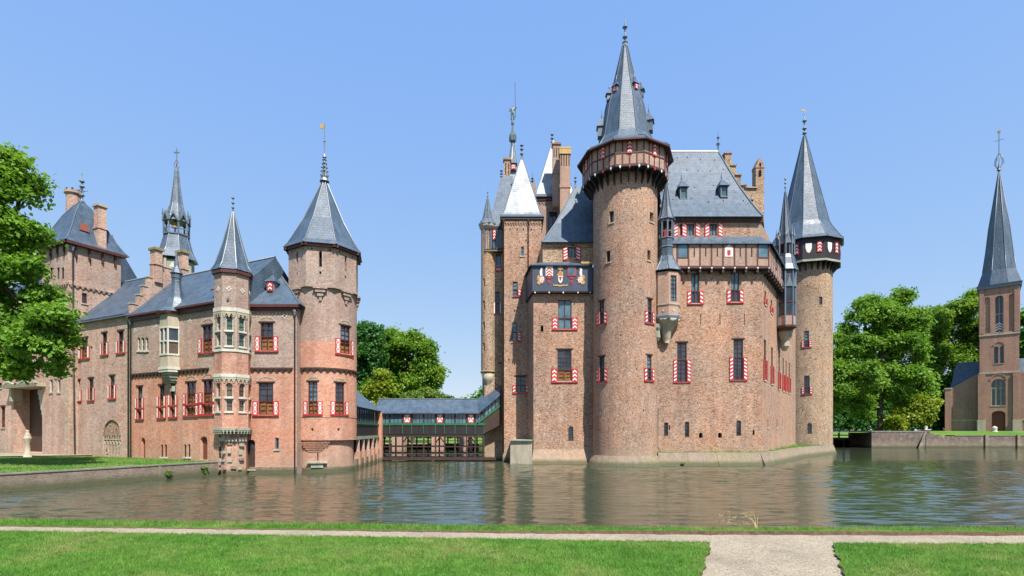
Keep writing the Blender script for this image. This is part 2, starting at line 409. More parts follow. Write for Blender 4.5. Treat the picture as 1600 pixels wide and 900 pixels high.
def window(b, fc, x0, y0, x1, y1, nx=2, split=None, low='ochre_wood', up='glass', frame='wine_wood', shut=None, sy=None, sw=None, sides='lr',
           arch=0.0, sill='stone', head=None, lead=True, dep=0.17, mid=None, fw=0.075, name="window", uz=None):
    """Real opening in wall fc with frame, panes, sill and shutters; pixel box of the opening in the photograph gives its place."""
    u0, u1, z0, z1 = uz if uz else fc.rect(x0, y0, x1, y1)
    rows = [z0, z1] if split is None else [z0, PZ(split, fc.hit(x0)[1]) if not uz else split, z1]
    ra = arch * (u1 - u0) / 2
    fc.holes.append((u0, u1, z0, z1, ra, dep + 0.06))
    m = MB(frame); d0, d1 = -dep, -dep + 0.11
    m.fbox(fc, u0, u0 + fw, z0, z1, d0, d1); m.fbox(fc, u1 - fw, u1, z0, z1, d0, d1)
    m.fbox(fc, u0 + fw, u1 - fw, z0, z0 + fw, d0, d1 - .004); m.fbox(fc, u0 + fw, u1 - fw, z1 - fw, z1, d0, d1 - .004)
    for z in rows[1:-1]: m.fbox(fc, u0 + fw, u1 - fw, z - fw * .6, z + fw * .6, d0, d1 + .01)
    for k in range(1, nx):
        u = u0 + (u1 - u0) * k / nx; m.fbox(fc, u - fw * .5, u + fw * .5, z0 + fw, z1 - fw, d0, d1 - .008)
    w = m.build(name, b)
    if up == 'glass' and random.random() < .3: up = 'glass_blue'
    for r in range(len(rows) - 1):
        mat = low if (r == 0 and len(rows) > 2) else up
        for k in range(nx):
            a, c = u0 + (u1 - u0) * k / nx, u0 + (u1 - u0) * (k + 1) / nx; j1, j2 = random.uniform(-.022, .022), random.uniform(-.03, .03)
            g = MB(mat); dd = -dep + .03
            g.face(fc.pt(a, rows[r], dd - j1 - j2), fc.pt(c, rows[r], dd + j1 - j2), fc.pt(c, rows[r + 1], dd + j1 + j2), fc.pt(a, rows[r + 1], dd - j1 + j2))
            if lead and mat != 'ochre_wood':
                g.mat("iron"); nz = max(1, int((rows[r + 1] - rows[r]) / 0.38)); nu = max(1, int((c - a) / 0.33))
                for q in range(1, nz):
                    z = rows[r] + (rows[r + 1] - rows[r]) * q / nz; g.fbox(fc, a, c, z - .014, z + .014, dd - .01, dd + .045)
                for q in range(1, nu):
                    u = a + (c - a) * q / nu; g.fbox(fc, u - .014, u + .014, rows[r], rows[r + 1], dd - .01, dd + .04)
            elif mat == 'ochre_wood':
                g.mat("brown_wood"); nz = max(2, int((rows[r + 1] - rows[r]) / 0.3))
                for q in range(1, nz):
                    z = rows[r] + (rows[r + 1] - rows[r]) * q / nz; g.fbox(fc, a + (c - a) * .25, c - (c - a) * .15, z - .04, z + .03, dd - .01, dd + .04)
            g.build("pane", w)
    if sill:
        s = MB(sill); s.fbox(fc, u0 - .08, u1 + .08, z0 - .12, z0 - .003, -0.05, 0.075); s.build("sill", w)
    if head == 'lintel':
        s = MB("brown_wood"); s.fbox(fc, u0 - .16, u1 + .16, z1 + .003, z1 + .13, -0.1, 0.05); s.build("lintel", w)
    elif head == 'arch':
        s = MB("brown_wood"); s.fbox(fc, u0 - .14, u1 + .14, z1 + .003, z1 + .10, -0.1, 0.05); s.build("lintel", w)
        s = MB("stone"); um = (u0 + u1) / 2; hw = (u1 - u0) / 2 + .16; n = 9
        for k in range(n):
            a1, a2 = math.pi * (k + .06) / n, math.pi * (k + .94) / n; rs = 0.55
            s.fpoly(fc, [(um + hw * math.cos(a1), z1 + .11 + hw * rs * math.sin(a1)), (um + hw * math.cos(a2), z1 + .11 + hw * rs * math.sin(a2)),
                         (um + (hw - .16) * math.cos(a2), z1 + .11 + (hw - .16) * rs * math.sin(a2)), (um + (hw - .16) * math.cos(a1), z1 + .11 + (hw - .16) * rs * math.sin(a1))], 0.0, 0.025)
        s.build("relieving_arch", w)
    if shut:
        zs0, zs1 = (PZ(sy[1], fc.hit(x0)[1]), PZ(sy[0], fc.hit(x0)[1])); ww = sw if sw else (u1 - u0) * .45
        bands = [(zs0, zs1)] if mid is None else [(zs0, (zs0 + zs1) / 2 - .05), ((zs0 + zs1) / 2 + .05, zs1)]
        for a, c in bands:
            if 'l' in sides: shutter(w, fc, u0 - .03 - ww, u0 - .03, a, c, shut)
            if 'r' in sides: shutter(w, fc, u1 + .03, u1 + .03 + ww, a, c, shut, True)
        r = MB("red_paint")
        rails = [zs0 - .07] if mid is None else [zs0 - .07, (zs0 + zs1) / 2 - .05]
        for z in rails: r.fbox(fc, u0 - (ww + .05 if 'l' in sides else 0), u1 + (ww + .05 if 'r' in sides else 0), z, z + .085, 0.0, 0.11)
        r.build("shutter_rail", w)
    return w

def opening(b, fc, x0, y0, x1, y1, mat="void", arch=0.0, dep=0.3, name="loophole", uz=None):
    """small unglazed opening: a dark reveal with a recessed back"""
    u0, u1, z0, z1 = uz if uz else fc.rect(x0, y0, x1, y1)
    fc.holes.append((u0, u1, z0, z1, arch * (u1 - u0) / 2, dep + .02))
    m = MB(mat); m.fbox(fc, u0 - .01, u1 + .01, z0 - .01, z1 + .01, -dep - .04, -dep); return m.build(name, b)

def door(b, fc, x0, y0, x1, y1, arch=1.0, pane=False, mat="door_wood", dep=0.25):
    u0, u1, z0, z1 = fc.rect(x0, y0, x1, y1)
    fc.holes.append((u0, u1, z0, z1, arch * (u1 - u0) / 2, dep + .05))
    n = max(3, int((u1 - u0) / .2)); m = MB(mat)
    m.fbox(fc, u0, u1, z0, z1, -dep - .05, -dep)
    d = m.build("door", b)
    for k in range(n):
        q = MB(mat); a = u0 + (u1 - u0) * k / n + .006; c = u0 + (u1 - u0) * (k + 1) / n - .006
        q.fbox(fc, a, c, z0 + .02, z1, -dep + .001, -dep + .022); q.build("plank", d)
    if pane:
        q = MB("glass"); zz = z0 + (z1 - z0) * .66; q.fbox(fc, u0 + .12, u1 - .12, zz, zz + .42, -dep + .022, -dep + .03); q.build("pane", d)
        q = MB(mat); um = (u0 + u1) / 2; q.fbox(fc, um - .03, um + .03, zz, zz + .42, -dep + .03, -dep + .045); q.build("glazing_bar", d)
    q = MB("iron"); q.fbox(fc, u1 - .2, u1 - .14, z0 + .95, z0 + 1.12, -dep + .022, -dep + .08); q.build("handle", d)
    s = MB("stone"); s.fbox(fc, u0 - .1, u1 + .1, z0 - .12, z0 - .002, -dep, .12); s.build("step", d)
    return d

def band(b, fc, u0, u1, z0, z1, d, mat, name="string_course", d0=-0.02):
    m = MB(mat); m.fbox(fc, u0, u1, z0, z1, d0, d); return m.build(name, b)

def frieze(b, fc, u0, u1, z0, z1, mat="brown_wood", step=0.5, d=0.14, name="arched_frieze"):
    """row of small hanging brick arches, too small to pick apart singly"""
    m = MB(mat); n = max(1, int(round((u1 - u0) / step))); w = (u1 - u0) / n; h = z1 - z0
    m.fbox(fc, u0, u1, z0 + h * .62, z1, -0.02, d)
    for k in range(n):
        a = u0 + k * w; m.fbox(fc, a + w * .34, a + w * .66, z0, z0 + h * .32, -0.02, d * .75); m.fbox(fc, a + w * .2, a + w * .8, z0 + h * .32, z0 + h * .62, -0.02, d * .88)
    o = m.build(name, b); o["kind"] = "stuff"; return o

def finial(b, x, y, z0, z1, r=0.12, mat="lead", name="finial", balls=(0.25, 0.5), fan=False):
    m = MB(mat); H = z1 - z0; prof = [(r * 1.5, z0), (r * .9, z0 + .06 * H)]
    for q in balls: prof += [(r * .5, z0 + (q - .05) * H), (r * 1.5, z0 + (q - .02) * H), (r * 1.7, z0 + q * H), (r * 1.2, z0 + (q + .03) * H), (r * .45, z0 + (q + .06) * H)]
    prof += [(r * .3, z0 + .8 * H), (r * .12, z1)]
    m.lathe((x, y), prof, 8, smooth=True)
    if fan: 
        for k in range(4):
            a = k * math.pi / 2 + .4; zc = z0 + .3 * H
            m.tube([(x, y, zc), (x + r * 3 * math.cos(a), y + r * 3 * math.sin(a), zc + .04 * H), (x + r * 3.4 * math.cos(a), y + r * 3.4 * math.sin(a), zc + .1 * H)], r * .22, 5)
    return m.build(name, b)

def spire(b, cx, cy, prof, n, ph, mat="slate", hips=True, name="roof", hipmat="lead"):
    m = MB(mat); m.lathe((cx, cy), prof, n, ph); o = m.build(name, b)
    if hips:
        for i in range(n):
            a = ph + 2 * math.pi * i / n; q = MB(hipmat)
            q.tube([(cx + (r + .02) * math.cos(a), cy + (r + .02) * math.sin(a), z + .02) for r, z in prof if r > 1e-3] + [(cx, cy, prof[-1][1])], 0.045, 5, smooth=False)
            q.build("hip_ridge", o)
    return o

def dormer(root, roof, px, py0, py1, w, D, up='glass', back=1.6, chev=False, tip=0.9, mat="slate", xyz=None):
    """little roof window: box with a pane, hipped hat and spike"""
    x, y = PX(px, D), D; z0, z1 = PZ(py1, D), PZ(py0, D)
    if xyz: x, y, z0, z1 = xyz
    m = MB("lead"); m.box(x - w / 2, x - w / 2 + .09, y, y + back, z0, z1); m.box(x + w / 2 - .09, x + w / 2, y, y + back, z0, z1); m.box(x - w / 2 + .09, x + w / 2 - .09, y + .003, y + back, z0, z0 + .12)
    o = m.build("dormer", roof)
    def part(nm, q): q.build(nm, roof)
    q = MB(up); q.face((x - w / 2, y + .14, z0), (x + w / 2, y + .14, z0), (x + w / 2, y + .14, z1), (x - w / 2, y + .14, z1)); part("dormer_pane", q)
    e = .14 * w + .05; q = MB(mat); a = (x, y + back * .45, z1 + tip * .75)
    A, B_, C_, D_ = (x - w / 2 - e, y - e, z1), (x + w / 2 + e, y - e, z1), (x + w / 2 + e, y + back, z1), (x - w / 2 - e, y + back, z1)
    q.face(A, B_, a); q.face(B_, C_, a); q.face(C_, D_, a); q.face(D_, A, a); q.face(A, B_, C_, D_); q.lathe((a[0], a[1]), [(.06, a[2] - .1), (.07, a[2] + .12), (.015, a[2] + tip * .45)], 6); part("dormer_roof", q)
    if chev:
        fc = Flat((x - w / 2, y), (x + w / 2, y)); q = shutter(roof, fc, w * .14, w * .86, z0 + .12, z1 - .05, 'chev', name="dormer_shutter")
    return o

def chimney(b, cx, cy, w, d, z0, z1, rot=0.0, mat="brick_keep", cap="stone", flues=True, name="chimney", bands=1):
    c, s_ = math.cos(rot), math.sin(rot)
    def T(x, y, z): return (cx + x * c - y * s_, cy + x * s_ + y * c, z)
    def bx(m, hw, hd, a, e): m.hexa([T(-hw, -hd, a), T(hw, -hd, a), T(hw, hd, a), T(-hw, hd, a), T(-hw, -hd, e), T(hw, -hd, e), T(hw, hd, e), T(-hw, hd, e)])
    m = MB(mat); bx(m, w / 2, d / 2, z0, z1); o = m.build(name, b)
    H = z1 - z0; q = MB(mat); bx(q, w / 2 + .07, d / 2 + .07, z0 + H * .52, z0 + H * .56); q.build("chimney_band", o)
    q = MB(cap); bx(q, w / 2 + .12, d / 2 + .12, z1 - .16, z1 + .06); q.build("chimney_cap", o)
    if flues:
        q = MB("void"); n = max(2, int(w / .3))
        for k in range(n):
            u = -w / 2 + w * (k + .5) / n; q.hexa([T(u - .05, -d / 2 - .012, z1 - H * .22), T(u + .05, -d / 2 - .012, z1 - H * .22), T(u + .05, -d / 2 + .02, z1 - H * .22), T(u - .05, -d / 2 + .02, z1 - H * .22),
                    T(u - .05, -d / 2 - .012, z1 - H * .07), T(u + .05, -d / 2 - .012, z1 - H * .07), T(u + .05, -d / 2 + .02, z1 - H * .07), T(u - .05, -d / 2 + .02, z1 - H * .07)])
        o2 = q.build("flue_slots", o); o2["kind"] = "stuff"
    return o

def pipe(b, pts, r=0.06, mat="pipe"):
    m = MB(mat); m.tube(pts, r, 6); o = m.build("drainpipe", b)
    z0, z1 = pts[-1][2], pts[0][2]
    q = MB(mat); x, y, _ = pts[0]; q.lathe((x, y), [(r * 1.2, z1 - .35), (r * 2.6, z1 - .05), (r * 2.6, z1 + .1)], 8); q.build("hopper", o)
    return o

def diamond(b, fc, px, py, r=0.17, n4=True):
    u, D = fc.hit(px); z = PZ(py, D); m = MB("stone_white")
    for du, dz in ((0, r), (0, -r), (r, 0), (-r, 0)):
        m.fpoly(fc, [(u + du - r * .55, z + dz), (u + du, z + dz - r * .55), (u + du + r * .55, z + dz), (u + du, z + dz + r * .55)], 0, .03)
    m.mat("void"); m.fpoly(fc, [(u - r * .4, z), (u, z - r * .4), (u + r * .4, z), (u, z + r * .4)], 0.0, 0.012)
    return m.build("quatrefoil", b)
# ================================================================ SETTING
def ground_mats():
    t = NT("lawn"); p = t.pos()
    n1 = t.noise(p, 0.55, 5, 0.65); n2 = t.noise(p, 3.5, 4, 0.7); n3 = t.noise(p, 40, 2, 0.7)
    c = t.ramp(n1, [(0.3, (0.055, 0.145, 0.018)), (0.48, (0.085, 0.19, 0.026)), (0.62, (0.15, 0.22, 0.05)), (0.76, (0.25, 0.22, 0.09))])
    c = t.mix(1.0, c, t.ramp(n2, [(0.3, 0.62), (0.7, 1.2)]), 'MULTIPLY'); c = t.mix(1.0, c, t.ramp(n3, [(0.3, 0.55), (0.7, 1.25)]), 'MULTIPLY')
    t.bump(n3, 0.6, 0.04); t.out(c, 0.85, 0.15)
    t = NT("grass_blade"); p = t.pos(); n1 = t.noise(p, 0.55, 5, 0.65); n2 = t.noise(p, 60, 1)
    c = t.ramp(n1, [(0.3, (0.095, 0.25, 0.030)), (0.48, (0.15, 0.325, 0.044)), (0.62, (0.235, 0.35, 0.075)), (0.76, (0.39, 0.35, 0.15))])
    c = t.mix(1.0, c, t.ramp(n2, [(0.25, 0.5), (0.75, 1.35)]), 'MULTIPLY'); c = t.mix(1.0, c, t.ramp(t.noise(p, 2.6, 4, .65), [(0.3, 0.62), (0.7, 1.15)]), 'MULTIPLY')
    t.out(c, 0.6, 0.25)
    t.b.inputs["Transmission Weight"].default_value = 0.0
    tr = t.node("ShaderNodeBsdfTranslucent"); t.link(c, tr.inputs["Color"]); ms = t.node("ShaderNodeMixShader"); ms.inputs[0].default_value = 0.3
    t.link(t.b.outputs[0], ms.inputs[1]); t.link(tr.outputs[0], ms.inputs[2]); t.link(ms.outputs[0], t.n["Material Output"].inputs[0])
    t = NT("gravel"); p = t.pos()
    v = t.node("ShaderNodeTexVoronoi"); t.link(p, v.inputs["Vector"]); v.inputs["Scale"].default_value = 42
    sep = t.node("ShaderNodeSeparateColor"); t.link(v.outputs["Color"], sep.inputs[0])
    c = t.ramp(sep.outputs[0], [(0.0, (0.18, 0.142, 0.098)), (0.25, (0.325, 0.268, 0.19)), (0.7, (0.39, 0.328, 0.238)), (1.0, (0.50, 0.43, 0.33))])
    c = t.mix(1.0, c, t.ramp(t.noise(p, 0.8, 5, .65), [(0.3, 0.80), (0.5, 1.0), (0.7, 1.08)]), 'MULTIPLY')
    c = t.mix(1.0, c, t.ramp(t.noise(p, 60, 2, .6), [(0.3, 0.8), (0.7, 1.15)]), 'MULTIPLY')
    t.bump(t.math('ADD', t.math('MULTIPLY', v.outputs["Distance"], -1.0), t.math('MULTIPLY', t.noise(p, 9, 3), 1.0)), 0.8, 0.03); t.out(c, 0.9, 0.2)
    plain_mat("soil", (0.105, 0.070, 0.045), 0.95, 0.1, 0.3, 9, streak=False)
    plain_mat("mud", (0.05, 0.05, 0.03), 0.95, 0.1)
    t = NT("far_grass"); p = t.pos()
    c = t.ramp(t.noise(p, 0.12, 4), [(0.3, (0.07, 0.16, 0.02)), (0.7, (0.15, 0.22, 0.05))]); t.out(c, 0.9, 0.1)
    t = NT("water"); p = t.pos()
    m1 = t.noise(t.mapped(p, (0.22, 1.25, 1)), 1.0, 3, 0.55); m2 = t.noise(t.mapped(p, (1.0, 4.6, 1)), 1.0, 3, 0.55); m3 = t.noise(p, 0.09, 3, 0.6)
    h = t.math('ADD', t.math('MULTIPLY', m1, 0.75), t.math('MULTIPLY', m2, 0.3))
    amp = t.ramp(m3, [(0.3, 0.55), (0.65, 1.0)])
    h = t.math('MULTIPLY', h, amp); t.bump(h, 1.0, 0.09)
    c = t.mix(t.noise(p, 0.15, 3), (0.034, 0.054, 0.036), (0.060, 0.062, 0.030))
    t.out(c, 0.05, 0.5); t.b.inputs["IOR"].default_value = 1.8
ground_mats()

def sheet(name, pts, z, mat, kind="structure", thick=0.0, side=None):
    m = MB(mat); top = [(x, y, z if not callable(z) else z(x, y)) for x, y in pts]; m.fi(m.pts(top))
    if thick:
        m.mat(side or mat); n = len(pts)
        for i in range(n):
            a, b = top[i], top[(i + 1) % n]; m.face(a, b, (b[0], b[1], b[2] - thick), (a[0], a[1], a[2] - thick))
    o = m.build(name); o["kind"] = kind; return o

sheet("ground", [(-3000, -200), (3000, -200), (3000, 4500), (-3000, 4500)], -1.6, "mud")
def water():
    """rippled surface as real geometry where it is near, a flat rim further out"""
    ys = [12.5]
    while ys[-1] < 64: ys.append(ys[-1] + 0.055 + 0.0022 * (ys[-1] - 12.5))
    ys = np.array(ys); xs = np.arange(-66, 72.01, 0.34); X, Y = np.meshgrid(xs, ys); Z = np.zeros_like(X); rg = np.random.default_rng(3)
    for k in range(34):
        lam = math.exp(rg.uniform(math.log(.26), math.log(1.5))); a = rg.normal(0, .28); amp = lam * 0.0105; q = 2 * math.pi / lam
        env = 0.6 + 0.4 * np.sin(X * rg.uniform(.05, .3) + Y * rg.uniform(.05, .35) + rg.uniform(0, 6.28))
        Z += amp * env * np.sin(q * (X * math.sin(a) + Y * math.cos(a)) + rg.uniform(0, 6.28) + 0.8 * np.sin(X * rg.uniform(.2, .6) + rg.uniform(0, 6)))
    calm = 0.7 + 0.3 * np.sin(X * .11 + 1.3 * np.sin(Y * .09)) * np.sin(Y * .17 + .8); fade = np.clip((62 - Y) / 12, 0, 1); edge = np.minimum(1, np.minimum(X + 66, 72 - X) / 3)
    Z *= calm * fade * np.clip(edge, 0, 1); Z[0] = 0; Z[-1] = 0
    n, m = X.shape; V = np.stack([X, Y, Z], -1).reshape(-1, 3); x0, x1, y0, y1 = xs[0], xs[-1], ys[0], ys[-1]
    rim = np.array([(-140, 2, 0), (160, 2, 0), (160, 118, 0), (-140, 118, 0)], float); V = np.vstack([V, rim]); I = np.arange(n * m).reshape(n, m); r = n * m
    Q = np.stack([I[:-1, :-1], I[:-1, 1:], I[1:, 1:], I[1:, :-1]], -1).reshape(-1, 4)
    Q = np.vstack([Q, [[r, r + 1, I[0, -1], I[0, 0]], [r + 1, r + 2, I[-1, -1], I[0, -1]], [r + 2, r + 3, I[-1, 0], I[-1, -1]], [r + 3, r, I[0, 0], I[-1, 0]]]])
    me = bpy.data.meshes.new("water"); me.vertices.add(len(V)); me.vertices.foreach_set("co", V.astype(np.float32).ravel()); me.loops.add(Q.size); me.loops.foreach_set("vertex_index", Q.astype(np.int32).ravel())
    me.polygons.add(len(Q)); me.polygons.foreach_set("loop_start", np.arange(0, Q.size, 4, dtype=np.int32)); me.polygons.foreach_set("use_smooth", np.ones(len(Q), bool)); me.update(calc_edges=True); me.materials.append(MATS["water"])
    o = bpy.data.objects.new("water", me); COL.objects.link(o); o["kind"] = "structure"
water()
# land beyond the moat
def far_land():
    m = MB("far_grass")
    m.face((-2500, 92, 1.0), (-6.0, 92, 1.0), (-6.0, 118, 1.0), (-2500, 118, 1.0))
    m.face((-2500, 118, 1.0), (2500, 118, 1.0), (2500, 4400, 1.0), (-2500, 4400, 1.0))
    m.face((-2500, 92, 1.0), (-6, 92, 1.0), (-6, 92, -1.6), (-2500, 92, -1.6)); m.face((-6, 92, 1.0), (-6, 118, 1.0), (-6, 118, -1.6), (-6, 92, -1.6))
    o = m.build("meadow"); o["kind"] = "structure"
far_land()
# near bank: gravel path with lawns on it and a grass strip along the water
ZG = 0.72
def line(tab): return lambda px: float(np.interp(px, [a for a, _ in tab], [b for _, b in tab]))
W_ = line([(-400, 811), (0, 811.5), (400, 818), (800, 823.5), (1100, 826), (1600, 825), (2000, 825)])
A_ = line([(-400, 818), (0, 818.5), (400, 823), (800, 828.5), (1100, 830.5), (1300, 831), (1600, 832), (2000, 833)])
B_ = line([(-400, 828.5), (0, 829.5), (400, 836), (800, 842.5), (1100, 847), (1300, 849), (1600, 849.5), (2000, 850)])
def gp(px, py, z=ZG): D = F * (EYE - z) / (py - HZ); return (PX(px, D), D)
pxs = list(range(-320, 1960, 10))
jit = lambda a: random.uniform(-a, a)
sheet("gravel_path", [(-30, -3), (30, -3), (30, 12.0)] + [(gp(px, A_(px) - 3.0)) for px in reversed(pxs)] + [(-30, 14)], ZG, "gravel")
# grass strip
mstrip = MB("lawn"); 
fa = [gp(px, A_(px) + jit(.5), ZG + .08) for px in pxs]; fw_ = [gp(px, W_(px) + jit(.4), ZG + .05) for px in pxs]
for i in range(len(pxs) - 1):
    a, b, c, d = fa[i], fa[i + 1], fw_[i + 1], fw_[i]
    za, zb = [ZG + .025 + .07 * min(1, max(0, (q - 450) / 600)) for q in (pxs[i], pxs[i + 1])]
    mstrip.mat("lawn"); mstrip.face((*a, za), (*b, zb), (*c, ZG + .05), (*d, ZG + .05))
    mstrip.face((*d, ZG + .05), (*c, ZG + .05), (c[0], c[1] + 1.0, -.3), (d[0], d[1] + 1.0, -.3))
    mstrip.mat("soil"); mstrip.face((*a, za), (*b, zb), (b[0], b[1] - .05, ZG - .02), (a[0], a[1] - .05, ZG - .02))
o = mstrip.build("grass_bank"); o["kind"] = "structure"
ZL = ZG + .05
def pl(D): return 4.82 + (D - 12.43) * .446
def pr(D): return 7.80 + (D - 12.43) * .55
xa = [px for px in pxs if px < 1105]; eB = [gp(px, B_(px) + jit(.7), ZL) for px in xa] + [gp(1108, 847.2, ZL)]
path_l = [(pl(D) + jit(.05), D) for D in np.arange(12.3, -3, -.11)]
LAWN_L = eB + path_l + [(-30, -3), (-30, eB[0][1])]
sheet("lawn", LAWN_L, ZL, "lawn", thick=.1, side="soil")
xb = [px for px in pxs if px > 1310]; eB2 = [gp(1302, 849, ZL)] + [gp(px, B_(px) + jit(.7), ZL) for px in xb]
path_r = [(pr(D) + jit(.05), D) for D in np.arange(12.2, -3, -.11)]
LAWN_R = eB2 + [(30, eB2[-1][1]), (30, -3)] + list(reversed(path_r))
sheet("lawn", LAWN_R, ZL, "lawn", thick=.1, side="soil")

def inside(poly, X, Y):
    c = np.zeros(len(X), bool); n = len(poly)
    for i in range(n):
        x1, y1 = poly[i]; x2, y2 = poly[(i + 1) % n]
        if y1 == y2: continue
        k = ((y1 > Y) != (y2 > Y)) & (X < (x2 - x1) * (Y - y1) / (y2 - y1) + x1); c ^= k
    return c
def np_mesh(name, V, faces_n, mat, parent=None, loc=(0, 0, 0), smooth=False):
    """V: (m*faces_n,3) separate polygons of faces_n corners"""
    me = bpy.data.meshes.new(name); nv = len(V); nf = nv // faces_n
    me.vertices.add(nv); me.vertices.foreach_set("co", (V - np.array(loc)).astype(np.float32).ravel())
    me.loops.add(nv); me.loops.foreach_set("vertex_index", np.arange(nv, dtype=np.int32))
    me.polygons.add(nf); me.polygons.foreach_set("loop_start", np.arange(0, nv, faces_n, dtype=np.int32))
    me.update(calc_edges=True); me.materials.append(MATS[mat])
    o = bpy.data.objects.new(name, me); COL.objects.link(o)
    if parent: o.parent = parent
    else: o.location = loc
    return o
def blades(name, X, Y, Z, h0, h1, w, label):
    n = len(X); a = RNG.uniform(0, 2 * math.pi, n); h = RNG.uniform(h0, h1, n); lean = RNG.uniform(-.6, .6, (n, 2)) * h[:, None]
    dx, dy = np.cos(a) * w, np.sin(a) * w * .5
    V = np.empty((n, 3, 3)); V[:, 0] = np.stack([X - dx, Y - dy, Z], 1); V[:, 1] = np.stack([X + dx, Y + dy, Z], 1); V[:, 2] = np.stack([X + lean[:, 0], Y + lean[:, 1], Z + h], 1)
    o = np_mesh(name, V.reshape(-1, 3), 3, "grass_blade"); tag(o, label, "grass", kind="stuff"); return o
def scatter(poly, y0, y1, n):
    Y = np.sqrt(RNG.uniform(y0 ** 2, y1 ** 2, n)); X = RNG.uniform(-1.06, 1.06, n) * Y; k = inside(poly, X, Y); return X[k], Y[k]
X, Y = scatter(LAWN_L, 9.0, 14.2, 230000); blades("grass", X, Y, np.full(len(X), ZL - .01), .035, .085, .008, "short mown grass of the lawn left of the gravel path")
X, Y = scatter(LAWN_R, 9.0, 13, 150000); blades("grass", X, Y, np.full(len(X), ZL - .01), .035, .085, .008, "short mown grass of the lawn right of the gravel path")
STRIP = fa + list(reversed(fw_)); X, Y = scatter(STRIP, 13, 16.4, 120000)
blades("grass", X, Y, np.full(len(X), ZG + .05), .04, .12, .009, "ragged grass on the strip along the water's edge")

# left lawn on its quay wall
QF = Flat((-37.0, 11.5), (-22.95, 40.0))
LAWN_Q = [(-37.0, 11.5), (-22.95, 40.0), (-21, 46), (-48, 60), (-110, 60), (-110, 11.5)]
def zq(x, y): return 1.03 + 0.006 * max(0, y - 30)
sheet("lawn", LAWN_Q, lambda x, y: 1.03 if x > -39 and y < 41 else 1.13, "lawn")
sheet("gate_path", [(-60, 40.2), (-36.5, 48.5), (-36, 52), (-60, 52)], 1.18, "gravel")
m = 60000; X = RNG.uniform(-62, -22, m); Y = RNG.uniform(27, 48, m); k = inside(LAWN_Q, X, Y) & (np.abs(X) < 1.05 * Y); X, Y = X[k], Y[k]
blades("grass", X, Y, np.full(len(X), 1.05), .04, .12, .02, "short bright grass of the lawn before the gatehouse")
def quay():
    t = thing("quay_wall", "low dark brick quay wall holding the lawn before the gatehouse", "wall", (-29, 28, 0))
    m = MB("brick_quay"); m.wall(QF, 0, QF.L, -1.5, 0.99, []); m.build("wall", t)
    n = 22
    for k in range(n):
        a, b = QF.L * k / n + .004, QF.L * (k + 1) / n - .004
        m = MB("stone_dark"); m.fbox(QF, a, b, 0.99, 1.07 + random.uniform(0, .012), -.42, .05); m.build("coping_stone", t)
    for k in (7, 13, 19):
        m = MB("plinth_stone"); u = QF.L * k / 22; m.fbox(QF, u - .06, u + .06, -.5, .985, -.05, .03); m.build("joint_post", t)
quay()
# ================================================================ LEFT: GATEHOUSE RANGE
WD = Vector((-10.5, 5.0)).normalized()           # along the front, away from the corner turret
WQ = Vector((-WD.y, WD.x)) * -1 if False else Vector((0.430, 0.903)).normalized()   # into the building
K1 = Vector((-23.0, 40.0))
def wp(s, q=0.0): v = K1 + WD * s + WQ * q; return v
ZE1, ZR1 = 13.4, 18.0
S1 = 11.57; S2 = 23.5

def gable_roof(b, p, name="roof", mat="slate", thick=.14):
    """p: eave-left, eave-right, ridge-right, ridge-left, back-right, back-left (3D); double pitched slab"""
    m = MB(mat); el, er, rr, rl, br, bl = [Vector(x) for x in p]; dz = Vector((0, 0, -thick))
    m.face(el, er, rr, rl); m.face(rl, rr, br, bl); m.face(er, br, rr); m.face(el, rl, bl)
    m.face(el + dz, er + dz, br + dz, bl + dz); m.face(el, er, er + dz, el + dz); m.face(br, bl, bl + dz, br + dz); m.face(er, br, br + dz, er + dz); m.face(bl, el, el + dz, bl + dz)
    o = m.build(name, b)
    q = MB("lead"); q.tube([rl + Vector((0, 0, .03)), rr + Vector((0, 0, .03))], .09, 6); q.build("ridge_cap", o)
    return o

